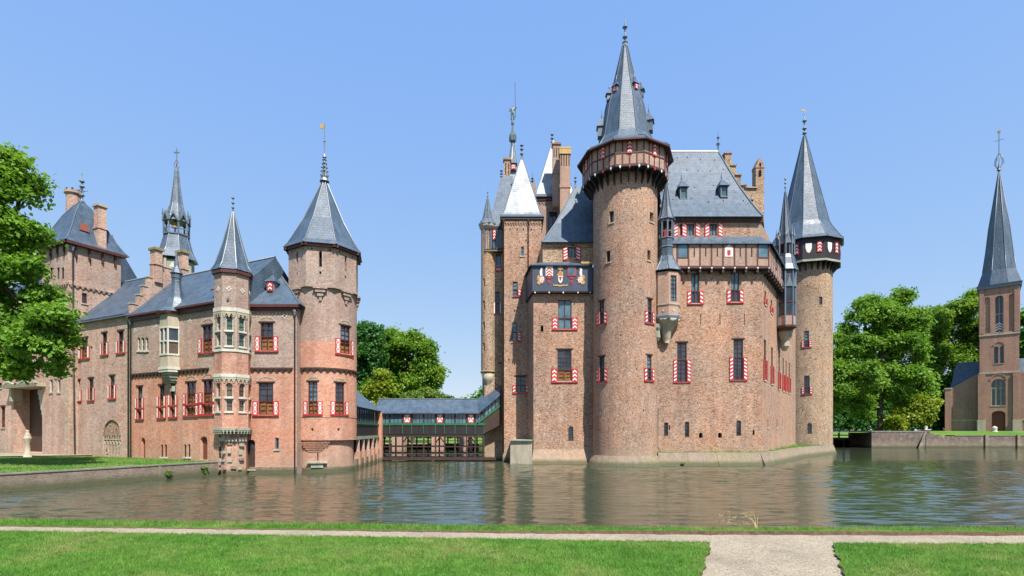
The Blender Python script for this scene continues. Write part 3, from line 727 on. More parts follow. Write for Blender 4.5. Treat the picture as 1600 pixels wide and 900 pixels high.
def wing_front():          # red wing with the oriel
    b = thing("corner_wing", "rose brick wing with grey upper storey, cream oriel and red white shutters beside corner turret", "building", (*wp(6, 3), 0.8))
    fc = Flat(wp(S1), wp(-0.2)); L = fc.L
    zs = fc.z(273, 583)
    B = dict(frame='wine_wood')
    window(b, fc, 316.5, 508, 332, 552, 2, 530, shut='hour', sy=(529, 552), sw=.45, head='arch', mid=None, **B)
    for k, (a, c) in enumerate(((214.5, 219), (220.5, 225.5), (227, 232))): window(b, fc, a, 527, c, 548, 1, None, up='glass_green', frame='stone_white', arch=1.0, sill='stone_white', fw=.05, name="lancet_window")
    for (x0, x1, y0, y1, ym, sw) in ((215, 222.5, 604, 655, 622, .21), (249, 256.5, 602, 653, 619, .23), (267, 274.5, 599, 652, 617, .23)):
        window(b, fc, x0, y0, x1, y1, 1, ym, shut='plain', sy=(ym, y1), sw=sw, head='lintel', mid=True, **B)
    window(b, fc, 291.5, 597, 306, 650, 2, 615, shut='hour', sy=(615, 650), sw=.36, head='arch', mid=True, **B)
    window(b, fc, 317.5, 594, 332.5, 648, 2, 613, shut='hour', sy=(613, 648), sw=.36, head='arch', mid=True, **B)
    door(b, fc, 220.5, 684, 227, 716.5, 1.0); door(b, fc, 313, 682, 324, 718.5, 0.6)
    for a, c in ((251.3, 254.8), (257.3, 260.8), (287.5, 291), (294, 297.5)): window(b, fc, a, 694, c, 714, 1, None, arch=1.0, frame='brown_wood', fw=.05, sill='stone_white', lead=False)
    m = MB("brick_rose"); m.wall(fc, 0, L, 0.2, zs); m.build("lower_wall", b)
    m = MB("brick_grey"); m.wall(fc, 0, L, zs, ZE1); m.build("upper_wall", b)
    # closed body behind
    m = MB("brick_grey"); a, c, d, e = wp(S1 - .02, .35), wp(-.2, .35), wp(-.2, 8), wp(S1 - .02, 8)
    m.face((*c, .2), (*d, .2), (*d, ZE1), (*c, ZE1)); m.face((*d, .2), (*e, .2), (*e, ZE1), (*d, ZE1)); m.build("rear_wall", b)
    frieze(b, fc, 0.02, L - 1.2, zs - .12, zs + .22)
    for px, py in ((211.5, 517), (244, 511), (297, 502)): diamond(b, fc, px, py, .13)
    # eave and roof
    band(b, fc, -.02, L, ZE1 - .42, ZE1 - .05, .16, "wine_wood", "cornice"); band(b, fc, -.05, L + .1, ZE1 - .05, ZE1 + .1, .38, "wine_wood", "gutter")
    E = lambda s, q, z: (*wp(s, q), z)
    r = gable_roof(b, [E(S1 - .1, -.3, ZE1 + .1), E(-1.6, -.3, ZE1 + .1), E(-1.6, 4, ZR1), E(S1 - .1, 4, ZR1), E(-1.6, 8.3, ZE1 + .1), E(S1 - .1, 8.3, ZE1 + .1)])
    pipe(b, [fc.pt(.12, ZE1 - .3, .12), fc.pt(.12, 1.1, .12)])
    # oriel with stone corbel and its slate cap
    u, D = fc.hit(270); cz = lambda y: PZ(y, D); w2 = .86; dpt = .72
    p = [fc.pt(u - w2, 0, 0), fc.pt(u - w2 * .62, 0, dpt), fc.pt(u + w2 * .62, 0, dpt), fc.pt(u + w2, 0, 0)]
    ofs = [Flat(p[i].xy, p[i + 1].xy) for i in range(3)]
    par = MB("stone"); z0, z1, z2, z3 = cz(575), cz(557), cz(513), cz(493)
    for f in ofs: par.wall(f, 0, f.L, z0, z1, [])
    o = par.build("oriel", b); par = MB("stone"); [par.wall(f, 0, f.L, z2, z3, []) for f in ofs]; par.build("oriel_head", o)
    for f in ofs:
        n = 2 if f.L > .8 else 1
        q = MB("stone_white"); q.fbox(f, 0, f.L, z1, z1 + .14, -.1, .05); q.fbox(f, 0, f.L, z2 - .12, z2, -.1, .05); q.fbox(f, 0, .07, z1 + .14, z2 - .12, -.1, .03); q.fbox(f, f.L - .07, f.L, z1 + .14, z2 - .12, -.1, .03)
        zm = (z1 + z2) / 2; q.fbox(f, .07, f.L - .07, zm - .06, zm + .06, -.1, .03)
        for k in range(1, n): q.fbox(f, f.L * k / n - .05, f.L * k / n + .05, z1 + .14, z2 - .12, -.1, .025)
        q.build("oriel_frame", o)
        for za, zb, mt in ((z1, zm, 'glass_warm'), (zm, z2, 'glass')):
            for k in range(n): g = MB(mt); g.fbox(f, f.L * k / n, f.L * (k + 1) / n, za, zb, -.09, -.06 + jit(.01)); g.build("pane", o)
    for k, (zz, e, mt) in enumerate(((z0, .09, "stone_white"), (z0 - .2, .05, "stone_white"), (z0 - .42, -.1, "stone_green"), (z0 - .64, -.2, "stone_green"), (z0 - .86, -.32, "stone_green"), (z0 - 1.06, -.45, "stone_green"), (z0 - 1.5, -.58, "stone_green"))):
        hgt = .2 if k < 6 else .44
        q = MB(mt); ww = (w2 + e); dd = max(.12, dpt + e); q.hexa([fc.pt(u - ww, zz - hgt, -.02), fc.pt(u + ww, zz - hgt, -.02), fc.pt(u + ww * .66, zz - hgt, dd), fc.pt(u - ww * .66, zz - hgt, dd), fc.pt(u - ww, zz, -.02), fc.pt(u + ww, zz, -.02), fc.pt(u + ww * .66, zz, dd), fc.pt(u - ww * .66, zz, dd)]); q.build("corbel", o)
    q = MB("wine_wood"); q.hexa([fc.pt(u - w2 - .2, z3, -.02), fc.pt(u + w2 + .2, z3, -.02), fc.pt(u + w2 * .72, z3, dpt + .2), fc.pt(u - w2 * .72, z3, dpt + .2), fc.pt(u - w2 - .24, z3 + .2, -.02), fc.pt(u + w2 + .24, z3 + .2, -.02), fc.pt(u + w2 * .75, z3 + .2, dpt + .26), fc.pt(u - w2 * .75, z3 + .2, dpt + .26)]); q.build("cornice", o)
    c = fc.pt(u, 0, -.3); q = MB("slate_pale"); q.lathe((c.x, c.y), [(1.3, z3 + .2), (.95, z3 + .6), (.55, z3 + 1.5), (.36, z3 + 2.7), (.36, z3 + 3.1), (.4, z3 + 3.15), (.4, z3 + 3.5), (.5, z3 + 3.55), (.2, z3 + 4.1), (.1, z3 + 4.9), (.04, z3 + 5.4)], 8, .3); q.build("oriel_roof", o)
    return b
wing_front()

def wing_back():
    b = thing("gable_wing", "plain brown brick wing with stepped gable between gate tower and red wing", "building", (*wp(17, 3), 0.9))
    fc = Flat(wp(S2), wp(S1 + .01)); L = fc.L; ZE, ZR = 13.65, 18.8
    for (x0, x1, y0, y1, ym, sw) in ((127, 137, 528, 561, 542, .38), (160, 167, 520, 555, 536, .26), (185, 193, 517, 552, 533, .26), (118.5, 125, 594, 627, 610, .3), (139, 146, 591, 626, 606, .2), (172, 179, 587, 623, 602, .24)):
        window(b, fc, x0, y0, x1, y1, 1, ym, shut='plain', sy=(ym, y1), sw=sw, head='lintel')
    for px, py in ((132, 572), (175, 569), (195, 570), (122, 681), (142, 680)): opening(b, fc, px - .8, py, px + .8, py + 11, dep=.15)
    opening(b, fc, 165, 702, 168, 709)
    # blind arch
    u0, u1, z0, z1 = fc.rect(160.5, 656, 189, 711); fc.holes.append((u0, u1, z0, z1, (u1 - u0) * .5, .14))
    m = MB("brick_tan"); m.fbox(fc, u0, u1, z0, z1, -.2, -.12); na = m.build("blind_arch", b)
    q = MB("stone"); n = 6; w = (u1 - u0) / n; zf = z0 + (z1 - z0) * .42
    for k in range(n):
        a = u0 + k * w
        q.fpoly(fc, [(a, zf), (a + w * .5, zf - .38), (a + w, zf), (a + w, zf - .1), (a + w * .5, zf - .48), (a, zf - .1)], -.12, -.08); q.fbox(fc, a + w * .42, a + w * .58, z0, zf - .45, -.12, -.09)
    q.fbox(fc, u0, u1, zf + .02, zf + .1, -.12, -.07); o = q.build("arcade_relief", na)
    for k in range(7):
        q = MB("brown_wood"); a = u0 + .12 + k * (u1 - u0 - .2) / 7; q.fbox(fc, a, a + .06, zf + .18, zf + .46, -.12, -.1); q.fbox(fc, a, a + .17, zf + (.4 if k % 2 else .3), zf + (.46 if k % 2 else .36), -.12, -.098); q.build("carved_letter", na)
    m = MB("brick_wing"); m.wall(fc, 0, L, 0.3, ZE); m.build("wall", b)
    band(b, fc, 0, L, ZE - .1, ZE + .1, .3, "lead", "gutter")
    E = lambda s, q, z: (*wp(s, q), z)
    gable_roof(b, [E(S2 + 2, -.3, ZE + .1), E(S1 + .45, -.3, ZE + .1), E(S1 + .45, 4.4, ZR), E(S2 + 2, 4.4, ZR), E(S1 + .45, 9.1, ZE + .1), E(S2 + 2, 9.1, ZE + .1)])
    # stepped gable across the roof
    gf = Flat(wp(S1 + .42), wp(S1 + .42, 9)); 
    steps = [(0, .55, 14.6), (.55, .95, 15.5), (.95, 1.35, 16.4), (1.35, 1.75, 17.3), (1.75, 4.9, 18.6), (4.9, 5.6, 17.3), (5.6, 6.4, 16.3), (6.4, 7.4, 15.3), (7.4, 8.6, 14.3)]
    for a, c, z in steps:
        m = MB("brick_wing"); x0, x1 = wp(S1 - .02, a - (.12 if a == 0 else 0)), wp(S1 + .40, c); 
        P4 = [wp(S1 - .02, a), wp(S1 - .02, c), wp(S1 + .40, c), wp(S1 + .40, a)]
        m.hexa([(*q, 12.9) for q in P4] + [(*q, z) for q in P4]); o = m.build("gable_step", b)
        q = MB("stone"); P5 = [wp(S1 - .08, a - .05), wp(S1 - .08, c - .02), wp(S1 + .46, c - .02), wp(S1 + .46, a - .05)]; q.hexa([(*v, z + .002) for v in P5] + [(*v, z + .1) for v in P5]); q.build("step_coping", o)
    rot = math.atan2(WD.y, WD.x)
    c1 = wp(S1 + .2, 2.2); chimney(b, c1.x, c1.y, .8, .62, 17, 20.1, rot, "brick_wing", "mould"); c2 = wp(S1 + .2, 4.6); chimney(b, c2.x, c2.y, .8, .6, 17, 20.6, rot, "brick_wing", "mould")
    pp = fc.pt(.9, 0, .12)
    pipe(b, [fc.pt(L - .22, ZE - .2, .12), fc.pt(L - .22, 1.1, .12)]); 
    for k in range(11):     # white corner blocks
        q = MB("stone"); z = 2 + k * 1.05; q.fbox(fc, L - .85 + (k % 2) * .15, L - .42, z, z + .3, -.05, .012); q.build("quoin", b)
    return b
wing_back()

def gate_tower():
    C = Vector((-41.6, 48.0)); b = thing("gate_tower", "square brick gate tower with steep slate roof and two chimneys behind the tree", "tower", (C.x - 1, C.y + 3, 1.0))
    A = C + WD * 4.9; Bk = C + WQ * 4.4; Dk = A + WQ * 4.4
    fl = Flat(A, C); fr = Flat(C, Bk); fb = Flat(Dk, A); zE = PZ(380, 48)
    zs = PZ(441, 48.2)
    for px in (80, 91, 98): u, D = fl.hit(px); window(b, fl, px - 2, 418, px + 2, 436, 1, None, lead=False, fw=.05, sill=None)
    window(b, fr, 128, 458, 136, 474, 1, None, sill='stone', frame='wine_wood', lead=False)
    opening(b, fr, 119, 402, 121, 412); opening(b, fr, 141, 405, 143, 416); opening(b, fl, 86, 457, 89, 476)
    window(b, fl, 27.5, 560, 33.5, 592, 1, 574, shut='plain', sy=(573, 592), sw=.25, head='lintel')
    window(b, fl, 62, 556, 68, 598, 1, None, frame='wine_wood', dep=.4)
    for px in (80, 92): window(b, fl, px - 2.5, 593, px + 2.5, 613, 1, None, lead=False, frame='stone_white', fw=.05)
    window(b, fl, -2, 598, 3, 606, 1, None, head=None); window(b, fl, 2, 635, 8, 668, 1, 652, head='lintel')
    LL = Flat(A + WD * 9, C); off = 9.0
    # portal recess
    u0, u1, z0, z1 = fl.rect(21, 606, 66, 707)
    front = MB("brick_wing"); back = fl.holes[:]; fl.holes.append((u0, u1, z0, z1, 0, 1.3)); front.wall(fl, min(0, u0 - 14), fl.L, .4, zs); front.build("lower_wall", b)
    m = MB("brick_wing"); m.wall(fr, 0, fr.L, .4, zs); m.build("side_wall", b)
    m = MB("brick_grey"); m.wall(fl, 0, fl.L, zs, zE); m.wall(fr, 0, fr.L, zs, zE); m.wall(fb, 0, fb.L, zs - 4, zE, []); m.build("upper_wall", b)
    q = MB("brown_wood"); q.fbox(fl, u0, u1, z0, z1, -1.4, -1.3); po = q.build("portal", b)
    q = MB("stone"); q.hexa([fl.pt(u0 - .5, z1, 0), fl.pt(u1 + .7, z1, 0), fl.pt(u1 + .7, z1, .7), fl.pt(u0 - .5, z1, .7), fl.pt(u0 - .5, z1 + .35, 0), fl.pt(u1 + .7, z1 + .35, 0), fl.pt(u1 + .7, z1 + .35, .8), fl.pt(u0 - .5, z1 + .35, .8)]); q.build("portal_canopy", po)
    q = MB("stone_green"); q.tube([fl.pt(u0 - .3 + (u1 - u0 + .6) * k / 12, z1 + .42 + .18 * math.sin(k * 1.05), .6) for k in range(13)], .12, 6); q.build("carved_crest", po)
    q = MB("door_wood"); q.fbox(fl, u1 - 1.5, u1 - .1, z0, z0 + 3.6, -1.3, -1.22); q.build("gate_leaf", po)
    for k in range(5): q = MB("stone"); z = z1 - .25 - k * .5; q.fbox(fl, u1 - .04 - .9 + k * .18, u1 - .02, z - .5, z, -1.2, -.03); q.build("corbel", po)
    q = MB("stone"); q.fbox(fl, u0 + .02, u0 + .45, z1 - 1.3, z1 - .05, -.6, .35); q.build("corbel", po)
    for f in (fl, fr):
        band(b, f, -.02, f.L + .02, zs - .1, zs + .12, .14, "brick_wing"); frieze(b, f, 0, f.L, zs - .45, zs - .1, "brick_wing", .42)
        band(b, f, -.3, f.L + .3, zE - .05, zE + .22, .42, "wine_wood", "cornice")
        for k in range(4):
            u = f.L * (k + .5) / 4; q = MB("brown_wood"); q.fbox(f, u - .07, u + .07, zE - 1.1, zE - .05, 0, .16); q.build("bracket", b)
    # bell-cast roof
    ctr = (C + Dk) / 2; m = MB("slate"); rr = 4.75 / math.sqrt(2); ph = math.atan2((C - ctr).y, (C - ctr).x)
    prof = [(rr + .55, zE + .2), (rr + .05, zE + .62), (rr * .80, zE + 1.6), (rr * .45, zE + 3.6), (rr * .2, zE + 4.7), (.35, zE + 4.95)]
    r = spire(b, ctr.x, ctr.y, prof + [(.12, zE + 5.3)], 4, ph)
    dC, dB = (C - ctr).normalized(), (Bk - ctr).normalized(); q = MB("door_wood")
    def rp(t, k, o=.04): v = ctr + dC.lerp(dB, t) * rr * k; nrm = (dC + dB).normalized(); return (v.x + nrm.x * o, v.y + nrm.y * o, zE + 1.6 + (0.80 - k) / .35 * 2.0 + o)
    q.face(rp(.18, .78), rp(.42, .78), rp(.42, .64), rp(.18, .64)); q.build("roof_hatch", r)
    finial(b, ctr.x, ctr.y, zE + 5.2, PZ(262, ctr.y), .14, balls=(.2, .45, .6), fan=True)
    c = C + WQ * 2.75 + WD * .35; chimney(b, c.x, c.y, .8, .7, zE - .2, PZ(322, c.y), math.atan2(WD.y, WD.x), "brick_wing")
    c = A + WQ * 2.2 - WD * .9; m = MB("brick_wing"); m.lathe((c.x, c.y), [(.65, zE), (.62, PZ(306, c.y)), (.78, PZ(304, c.y)), (.78, PZ(300, c.y)), (.5, PZ(299, c.y))], 14, smooth=False); o = m.build("chimney", b)
    q = MB("iron"); 
    for k in range(6): a = k * 1.05; q.lathe((c.x + .55 * math.cos(a), c.y + .55 * math.sin(a)), [(.1, PZ(300, c.y)), (.1, PZ(297, c.y)), (0, PZ(295.5, c.y))], 6)
    q.build("chimney_crown", o)["kind"] = "stuff"
    for k in range(13):
        q = MB("stone"); z = 1.5 + k * .95; q.fbox(fl, fl.L - (.55 if k % 2 else .35), fl.L + .004, z, z + .32, -.1, .012); q.build("quoin", b)
    pipe(b, [fr.pt(.3, zE - .3, .14), fr.pt(.3, 12, .14), (fr.pt(.45, 1.1, .14))])
    return b
gate_tower()

def gatehouse():
    C = Vector((-41.6, 48.0)) + WD * 4.92 + WQ * 2.6; A = C + WD * 14; f = Flat(A, C)
    b = thing("gatehouse_range", "brick gatehouse range mostly hidden behind the big tree at the left edge", "building", (*((A + C) / 2), 1.0))
    for s in (1.2, 4.0, 7.0):
        for z in (5.0, 10.0): window(b, f, 0, 0, 0, 0, 2, z + 1.1, uz=(f.L - s - .5, f.L - s + .5, z, z + 2.1), head='lintel')
    m = MB("brick_wing"); m.wall(f, 0, f.L, .4, 18.6); e = C + WQ * 7; g = A + WQ * 7
    m.face((*C, .4), (*e, .4), (*e, 18.6), (*C, 18.6)); m.build("wall", b)
    band(b, f, -.2, f.L, 17.0, 18.65, .3, "wine_wood", "cornice")
    E = lambda v, z: (*v, z)
    gable_roof(b, [E(A - WQ * .3, 18.6), E(C - WQ * .3, 18.6), E(C + WQ * 3.5, 24.6), E(A + WQ * 3.5, 24.6), E(C + WQ * 7.3, 18.6), E(A + WQ * 7.3, 18.6)])
gatehouse()

def cupola():
    D = 59.0; cx = PX(276, D); b = thing("bell_turret", "slate bell turret with open bell stage and slim spire over the left roofs", "tower", (cx, D, 12))
    ph = ring_ph(cx, D, 8); z = lambda y: PZ(y, D); r = lambda px: px / F * D
    m = MB("stone_green"); m.lathe((cx, D), [(r(24), 8), (r(24), z(412))], 8, ph); m.build("wall", b)
    for f in ring(cx, D, r(24), 8, 8):
        if f.n.y < 0.2:
            q = MB("stone_white"); q.fbox(f, f.L * .3, f.L * .7, z(440), z(424), 0, .06); q.fpoly(f, [(f.L * .26, z(424)), (f.L * .74, z(424)), (f.L * .5, z(417))], 0, .08); q.build("tracery", b)
            q = MB("glass"); q.fbox(f, f.L * .37, f.L * .63, z(438), z(425), .06, .065); q.build("pane", b)
            q = MB("stone"); q.fbox(f, -.12, .14, z(452), z(410), -.02, .16); q.build("buttress", b)
    spire(b, cx, D, [(r(29), z(408)), (r(28), z(405)), (r(22), z(393)), (r(18), z(377)), (r(16.5), z(370))], 8, ph, "slate_pale")
    m = MB("lead"); m.lathe((cx, D), [(r(18), z(370)), (r(18), z(368)), (r(16), z(367.9))], 8, ph); m.build("bell_floor", b)
    for f in ring(cx, D, r(17), 8, 8):
        q = MB("lead"); q.fbox(f, -.07, .07, z(369), z(346), -.08, .06); q.build("post", b)
        q = MB("lead"); q.fbox(f, .07, f.L - .07, z(361), z(359.5), -.06, .0); 
        for k in range(1, 5): q.fbox(f, f.L * k / 5 - .02, f.L * k / 5 + .02, z(368), z(361), -.05, -.01)
        q.build("balustrade", b)
        q = MB("lead"); n = f.L; q.fpoly(f, [(-.05, z(350)), (n * .5, z(334)), (n + .05, z(350)), (n * .92, z(350)), (n * .5, z(339)), (n * .08, z(350))], -.1, .14); q.build("gablet", b)
        p = f.pt(0, 0, .1); q = MB("lead"); q.lathe((p.x, p.y), [(.1, z(350)), (.08, z(340)), (.12, z(338)), (.03, z(330))], 6); q.build("pinnacle", b)
    m = MB("gold_paint"); m.lathe((cx + .1, D - .4), [(.42, z(358)), (.34, z(356)), (.22, z(351)), (.1, z(348.5)), (.05, z(346))], 12, smooth=True); m.build("bell", b)
    spire(b, cx, D, [(r(17.5), z(348)), (r(13), z(340)), (r(8), z(320)), (r(4.2), z(288)), (r(3.2), z(275))], 8, ph, "slate_pale")
    m = MB("lead"); m.lathe((cx, D), [(r(3.6), z(277)), (r(3.2), z(268)), (r(2), z(262)), (r(1), z(260)), (.06, z(252)), (.06, z(232))], 8, ph)
    for k in range(6):
        a = k * math.pi / 3; m.tube([(cx, D, z(265)), (cx + r(4.2) * math.cos(a), D + r(4.2) * math.sin(a), z(259)), (cx + r(3) * math.cos(a), D + r(3) * math.sin(a), z(254)), (cx, D, z(249))], .035, 5)
    m.box(cx - r(4), cx + r(4), D - .06, D + .06, z(239), z(237.5)); m.build("finial", b)
cupola()

def corner_turret():
    D = 40.3; cx = PX(364, D); b = thing("stair_turret", "slender octagonal corner turret with cream traceried windows and pointed slate spire", "turret", (cx, D, 0))
    z = lambda y: PZ(y, D - 1.2); r = 24.5 / F * D; dg = 10
    R8 = ring(cx, D, r / .96, 8, dg); vis = [f for f in R8 if f.n.y < 0.35]
    ph = ring_ph(cx, D, dg)
    # windows in each visible face, two storeys
    for f in vis:
        a, c = f.L * .24, f.L * .76
        for (yb, yt) in ((540, 492), (643, 598)):
            zm = z(yb) + (z(yt) - z(yb)) * .47
            window(b, f, 0, 0, 0, 0, 1, None, uz=(a, c, z(yb), zm - .12), up='glass_green' if yb == 540 else 'glass_warm', frame='stone_white', fw=.05, sill='stone_white', dep=.2)
            window(b, f, 0, 0, 0, 0, 1, None, uz=(a, c, zm + .08, z(yt)), up='glass_green' if yb == 540 else 'glass_warm', frame='stone_white', fw=.05, arch=1.0, sill='stone_white', dep=.2)
    m = MB("brick_grey"); m2 = MB("brick_grey"); m3 = MB("brick_rose")
    for f in R8:
        m.wall(f, 0, f.L, z(483), z(425)); m2.wall(f, 0, f.L, z(547), z(483)) ; m3.wall(f, 0, f.L, z(584), z(547)); m3.wall(f, 0, f.L, z(675), z(584))
    m.build("upper_wall", b); m2.build("lantern_wall", b); m3.build("lower_wall", b)
    for f in vis:
        band(b, f, -.03, f.L + .03, z(486), z(480), .08, "stone_white"); band(b, f, -.02, f.L + .02, z(549), z(545), .06, "stone_white"); band(b, f, -.02, f.L + .02, z(589), z(584), .1, "stone_white"); 
        frieze(b, f, 0, f.L, z(495), z(487), "stone", .3, .08); frieze(b, f, 0, f.L, z(598), z(589), "stone", .3, .08); frieze(b, f, 0, f.L, z(678), z(669), "stone_green", .24, .12)
        diamond(b, f, 0, 0) if False else None
        u = f.L / 2; q = MB("stone_white"); zz = z(451); rr = .12
        for du, dz in ((0, rr), (0, -rr), (rr, 0), (-rr, 0)): q.fpoly(f, [(u + du - .09, zz + dz), (u + du, zz + dz - .09), (u + du + .09, zz + dz), (u + du, zz + dz + .09)], 0, .03)
        q.build("quatrefoil", b)
        band(b, f, -.1, f.L + .1, z(426), z(421), .16, "wine_wood", "cornice")
        for k in (0, 1): q = MB("stone"); q.fbox(f, -.045 if k == 0 else f.L - .045, .045 if k == 0 else f.L + .045, z(545), z(490), -.02, .06); q.build("shaft", b)
    # stepped stone base with carved blocks
    m = MB("brick_rose"); m.lathe((cx, D + .25), [(r * .78, -.6), (r * .78, z(676))], 8, ph); m.build("base", b)
    rr = random.Random(4)
    for k, f in enumerate(ring(cx, D + .25, r * .80, 8, dg)):
        if f.n.y > .2: continue
        for i in range(5):
            w = f.L * rr.uniform(.3, .6); u = rr.uniform(.02, f.L - w); zz = z(735) + i * .62 + rr.uniform(-.1, .1); q = MB(rr.choice(["stone_dark", "stone_green", "stone", "brick_rose", "stone_dark"]))
            q.fbox(f, u, u + w, zz, zz + rr.uniform(.14, .42), -.1, rr.uniform(.06, .22)); q.build("carved_block", b)
        q = MB("stone"); q.fbox(f, 0, f.L, z(690), z(684), -.1, .14); q.build("moulding", b)
    zE = z(420); spire(b, cx, D, [(r * 1.22, zE), (r * 1.0, zE + .5), (r * .55, zE + 2.3), (.07, PZ(332, D))], 8, ph, "slate")
    finial(b, cx, D, PZ(336, D), PZ(298, D), .07, balls=(.3, .5, .7))
corner_turret()

def front_wing():
    D = 41.0; x0, x1 = -22.2, PX(463.5, D) - .3; b = thing("moat_wing", "narrow red wing facing the moat between stair turret and round tower", "building", ((x0 + x1) / 2, D + 3, 0))
    fc = Flat((x0, D), (x1 + .3, D)); zs = fc.z(430, 577)
    window(b, fc, 407, 504, 427, 548, 2, 526, shut='hour', sy=(526, 549), sw=.38, head='arch')
    window(b, fc, 404, 598, 427, 648, 2, 627, shut='hour', sy=(627, 649), sw=.42, head='arch', low='ochre_wood')
    door(b, fc, 385.5, 687, 398.5, 733, .55, True, "brown_wood"); window(b, fc, 429.5, 684, 436, 702, 1, None, frame='pipe', lead=True)
    m = MB("brick_rose"); m.wall(fc, 0, fc.L, -.6, zs); m.build("lower_wall", b)
    m = MB("brick_grey"); m.wall(fc, 0, fc.L, zs, 13.35); m.build("upper_wall", b)
    m = MB("brick_grey"); m.face((x1 + .3, D, -.5), (x1 + .3, D + 8, -.5), (x1 + .3, D + 8, 13.3), (x1 + .3, D, 13.3)); m.build("side_wall", b)
    frieze(b, fc, 1.2, fc.L - .3, zs - .2, zs + .12); frieze(b, fc, 1.2, fc.L - .3, 12.75, 13.0, "brick_grey", .3, .08)
    band(b, fc, 1.0, fc.L + .15, 13.0, 13.28, .16, "wine_wood", "cornice"); band(b, fc, .9, fc.L + .25, 13.28, 13.5, .36, "wine_wood", "gutter")
    band(b, fc, 1.2, fc.L, -.5, .55, .09, "plinth_stone", "plinth")
    diamond(b, fc, 445, 494, .15); pipe(b, [fc.pt(fc.L - .1, 13, .12), fc.pt(fc.L - .1, -.3, .12)])
    zr = PZ(412, 45); y2 = 49.2; A, B_, C_, D_ = Vector((x0 - .5, D - .35, 13.5)), Vector((x1 + .75, D - .35, 13.5)), Vector((x1 + .75, y2, 13.5)), Vector((x0 - .5, y2, 13.5))
    rl, rr = Vector((x0 - .5, 45, zr)), Vector((PX(427, 45), 45, zr)); m = MB("slate"); m.face(A, B_, rr, rl); m.face(B_, C_, rr); m.face(C_, D_, rl, rr); m.face(D_, A, rl); m.face(A, B_, C_, D_); r = m.build("roof", b)
    q = MB("lead"); q.tube([rl, rr], .08); q.build("ridge_cap", r); q = MB("lead"); q.tube([rr, B_], .06); q.build("ridge_cap", r)
    dormer(b, r, 422.5, 440, 457, .62, 41.75, chev=True, back=1.2, tip=1.0)
    dormer(b, r, 336, 452, 466, .5, 41.9, chev=True, back=1.2, tip=1.0)
front_wing()

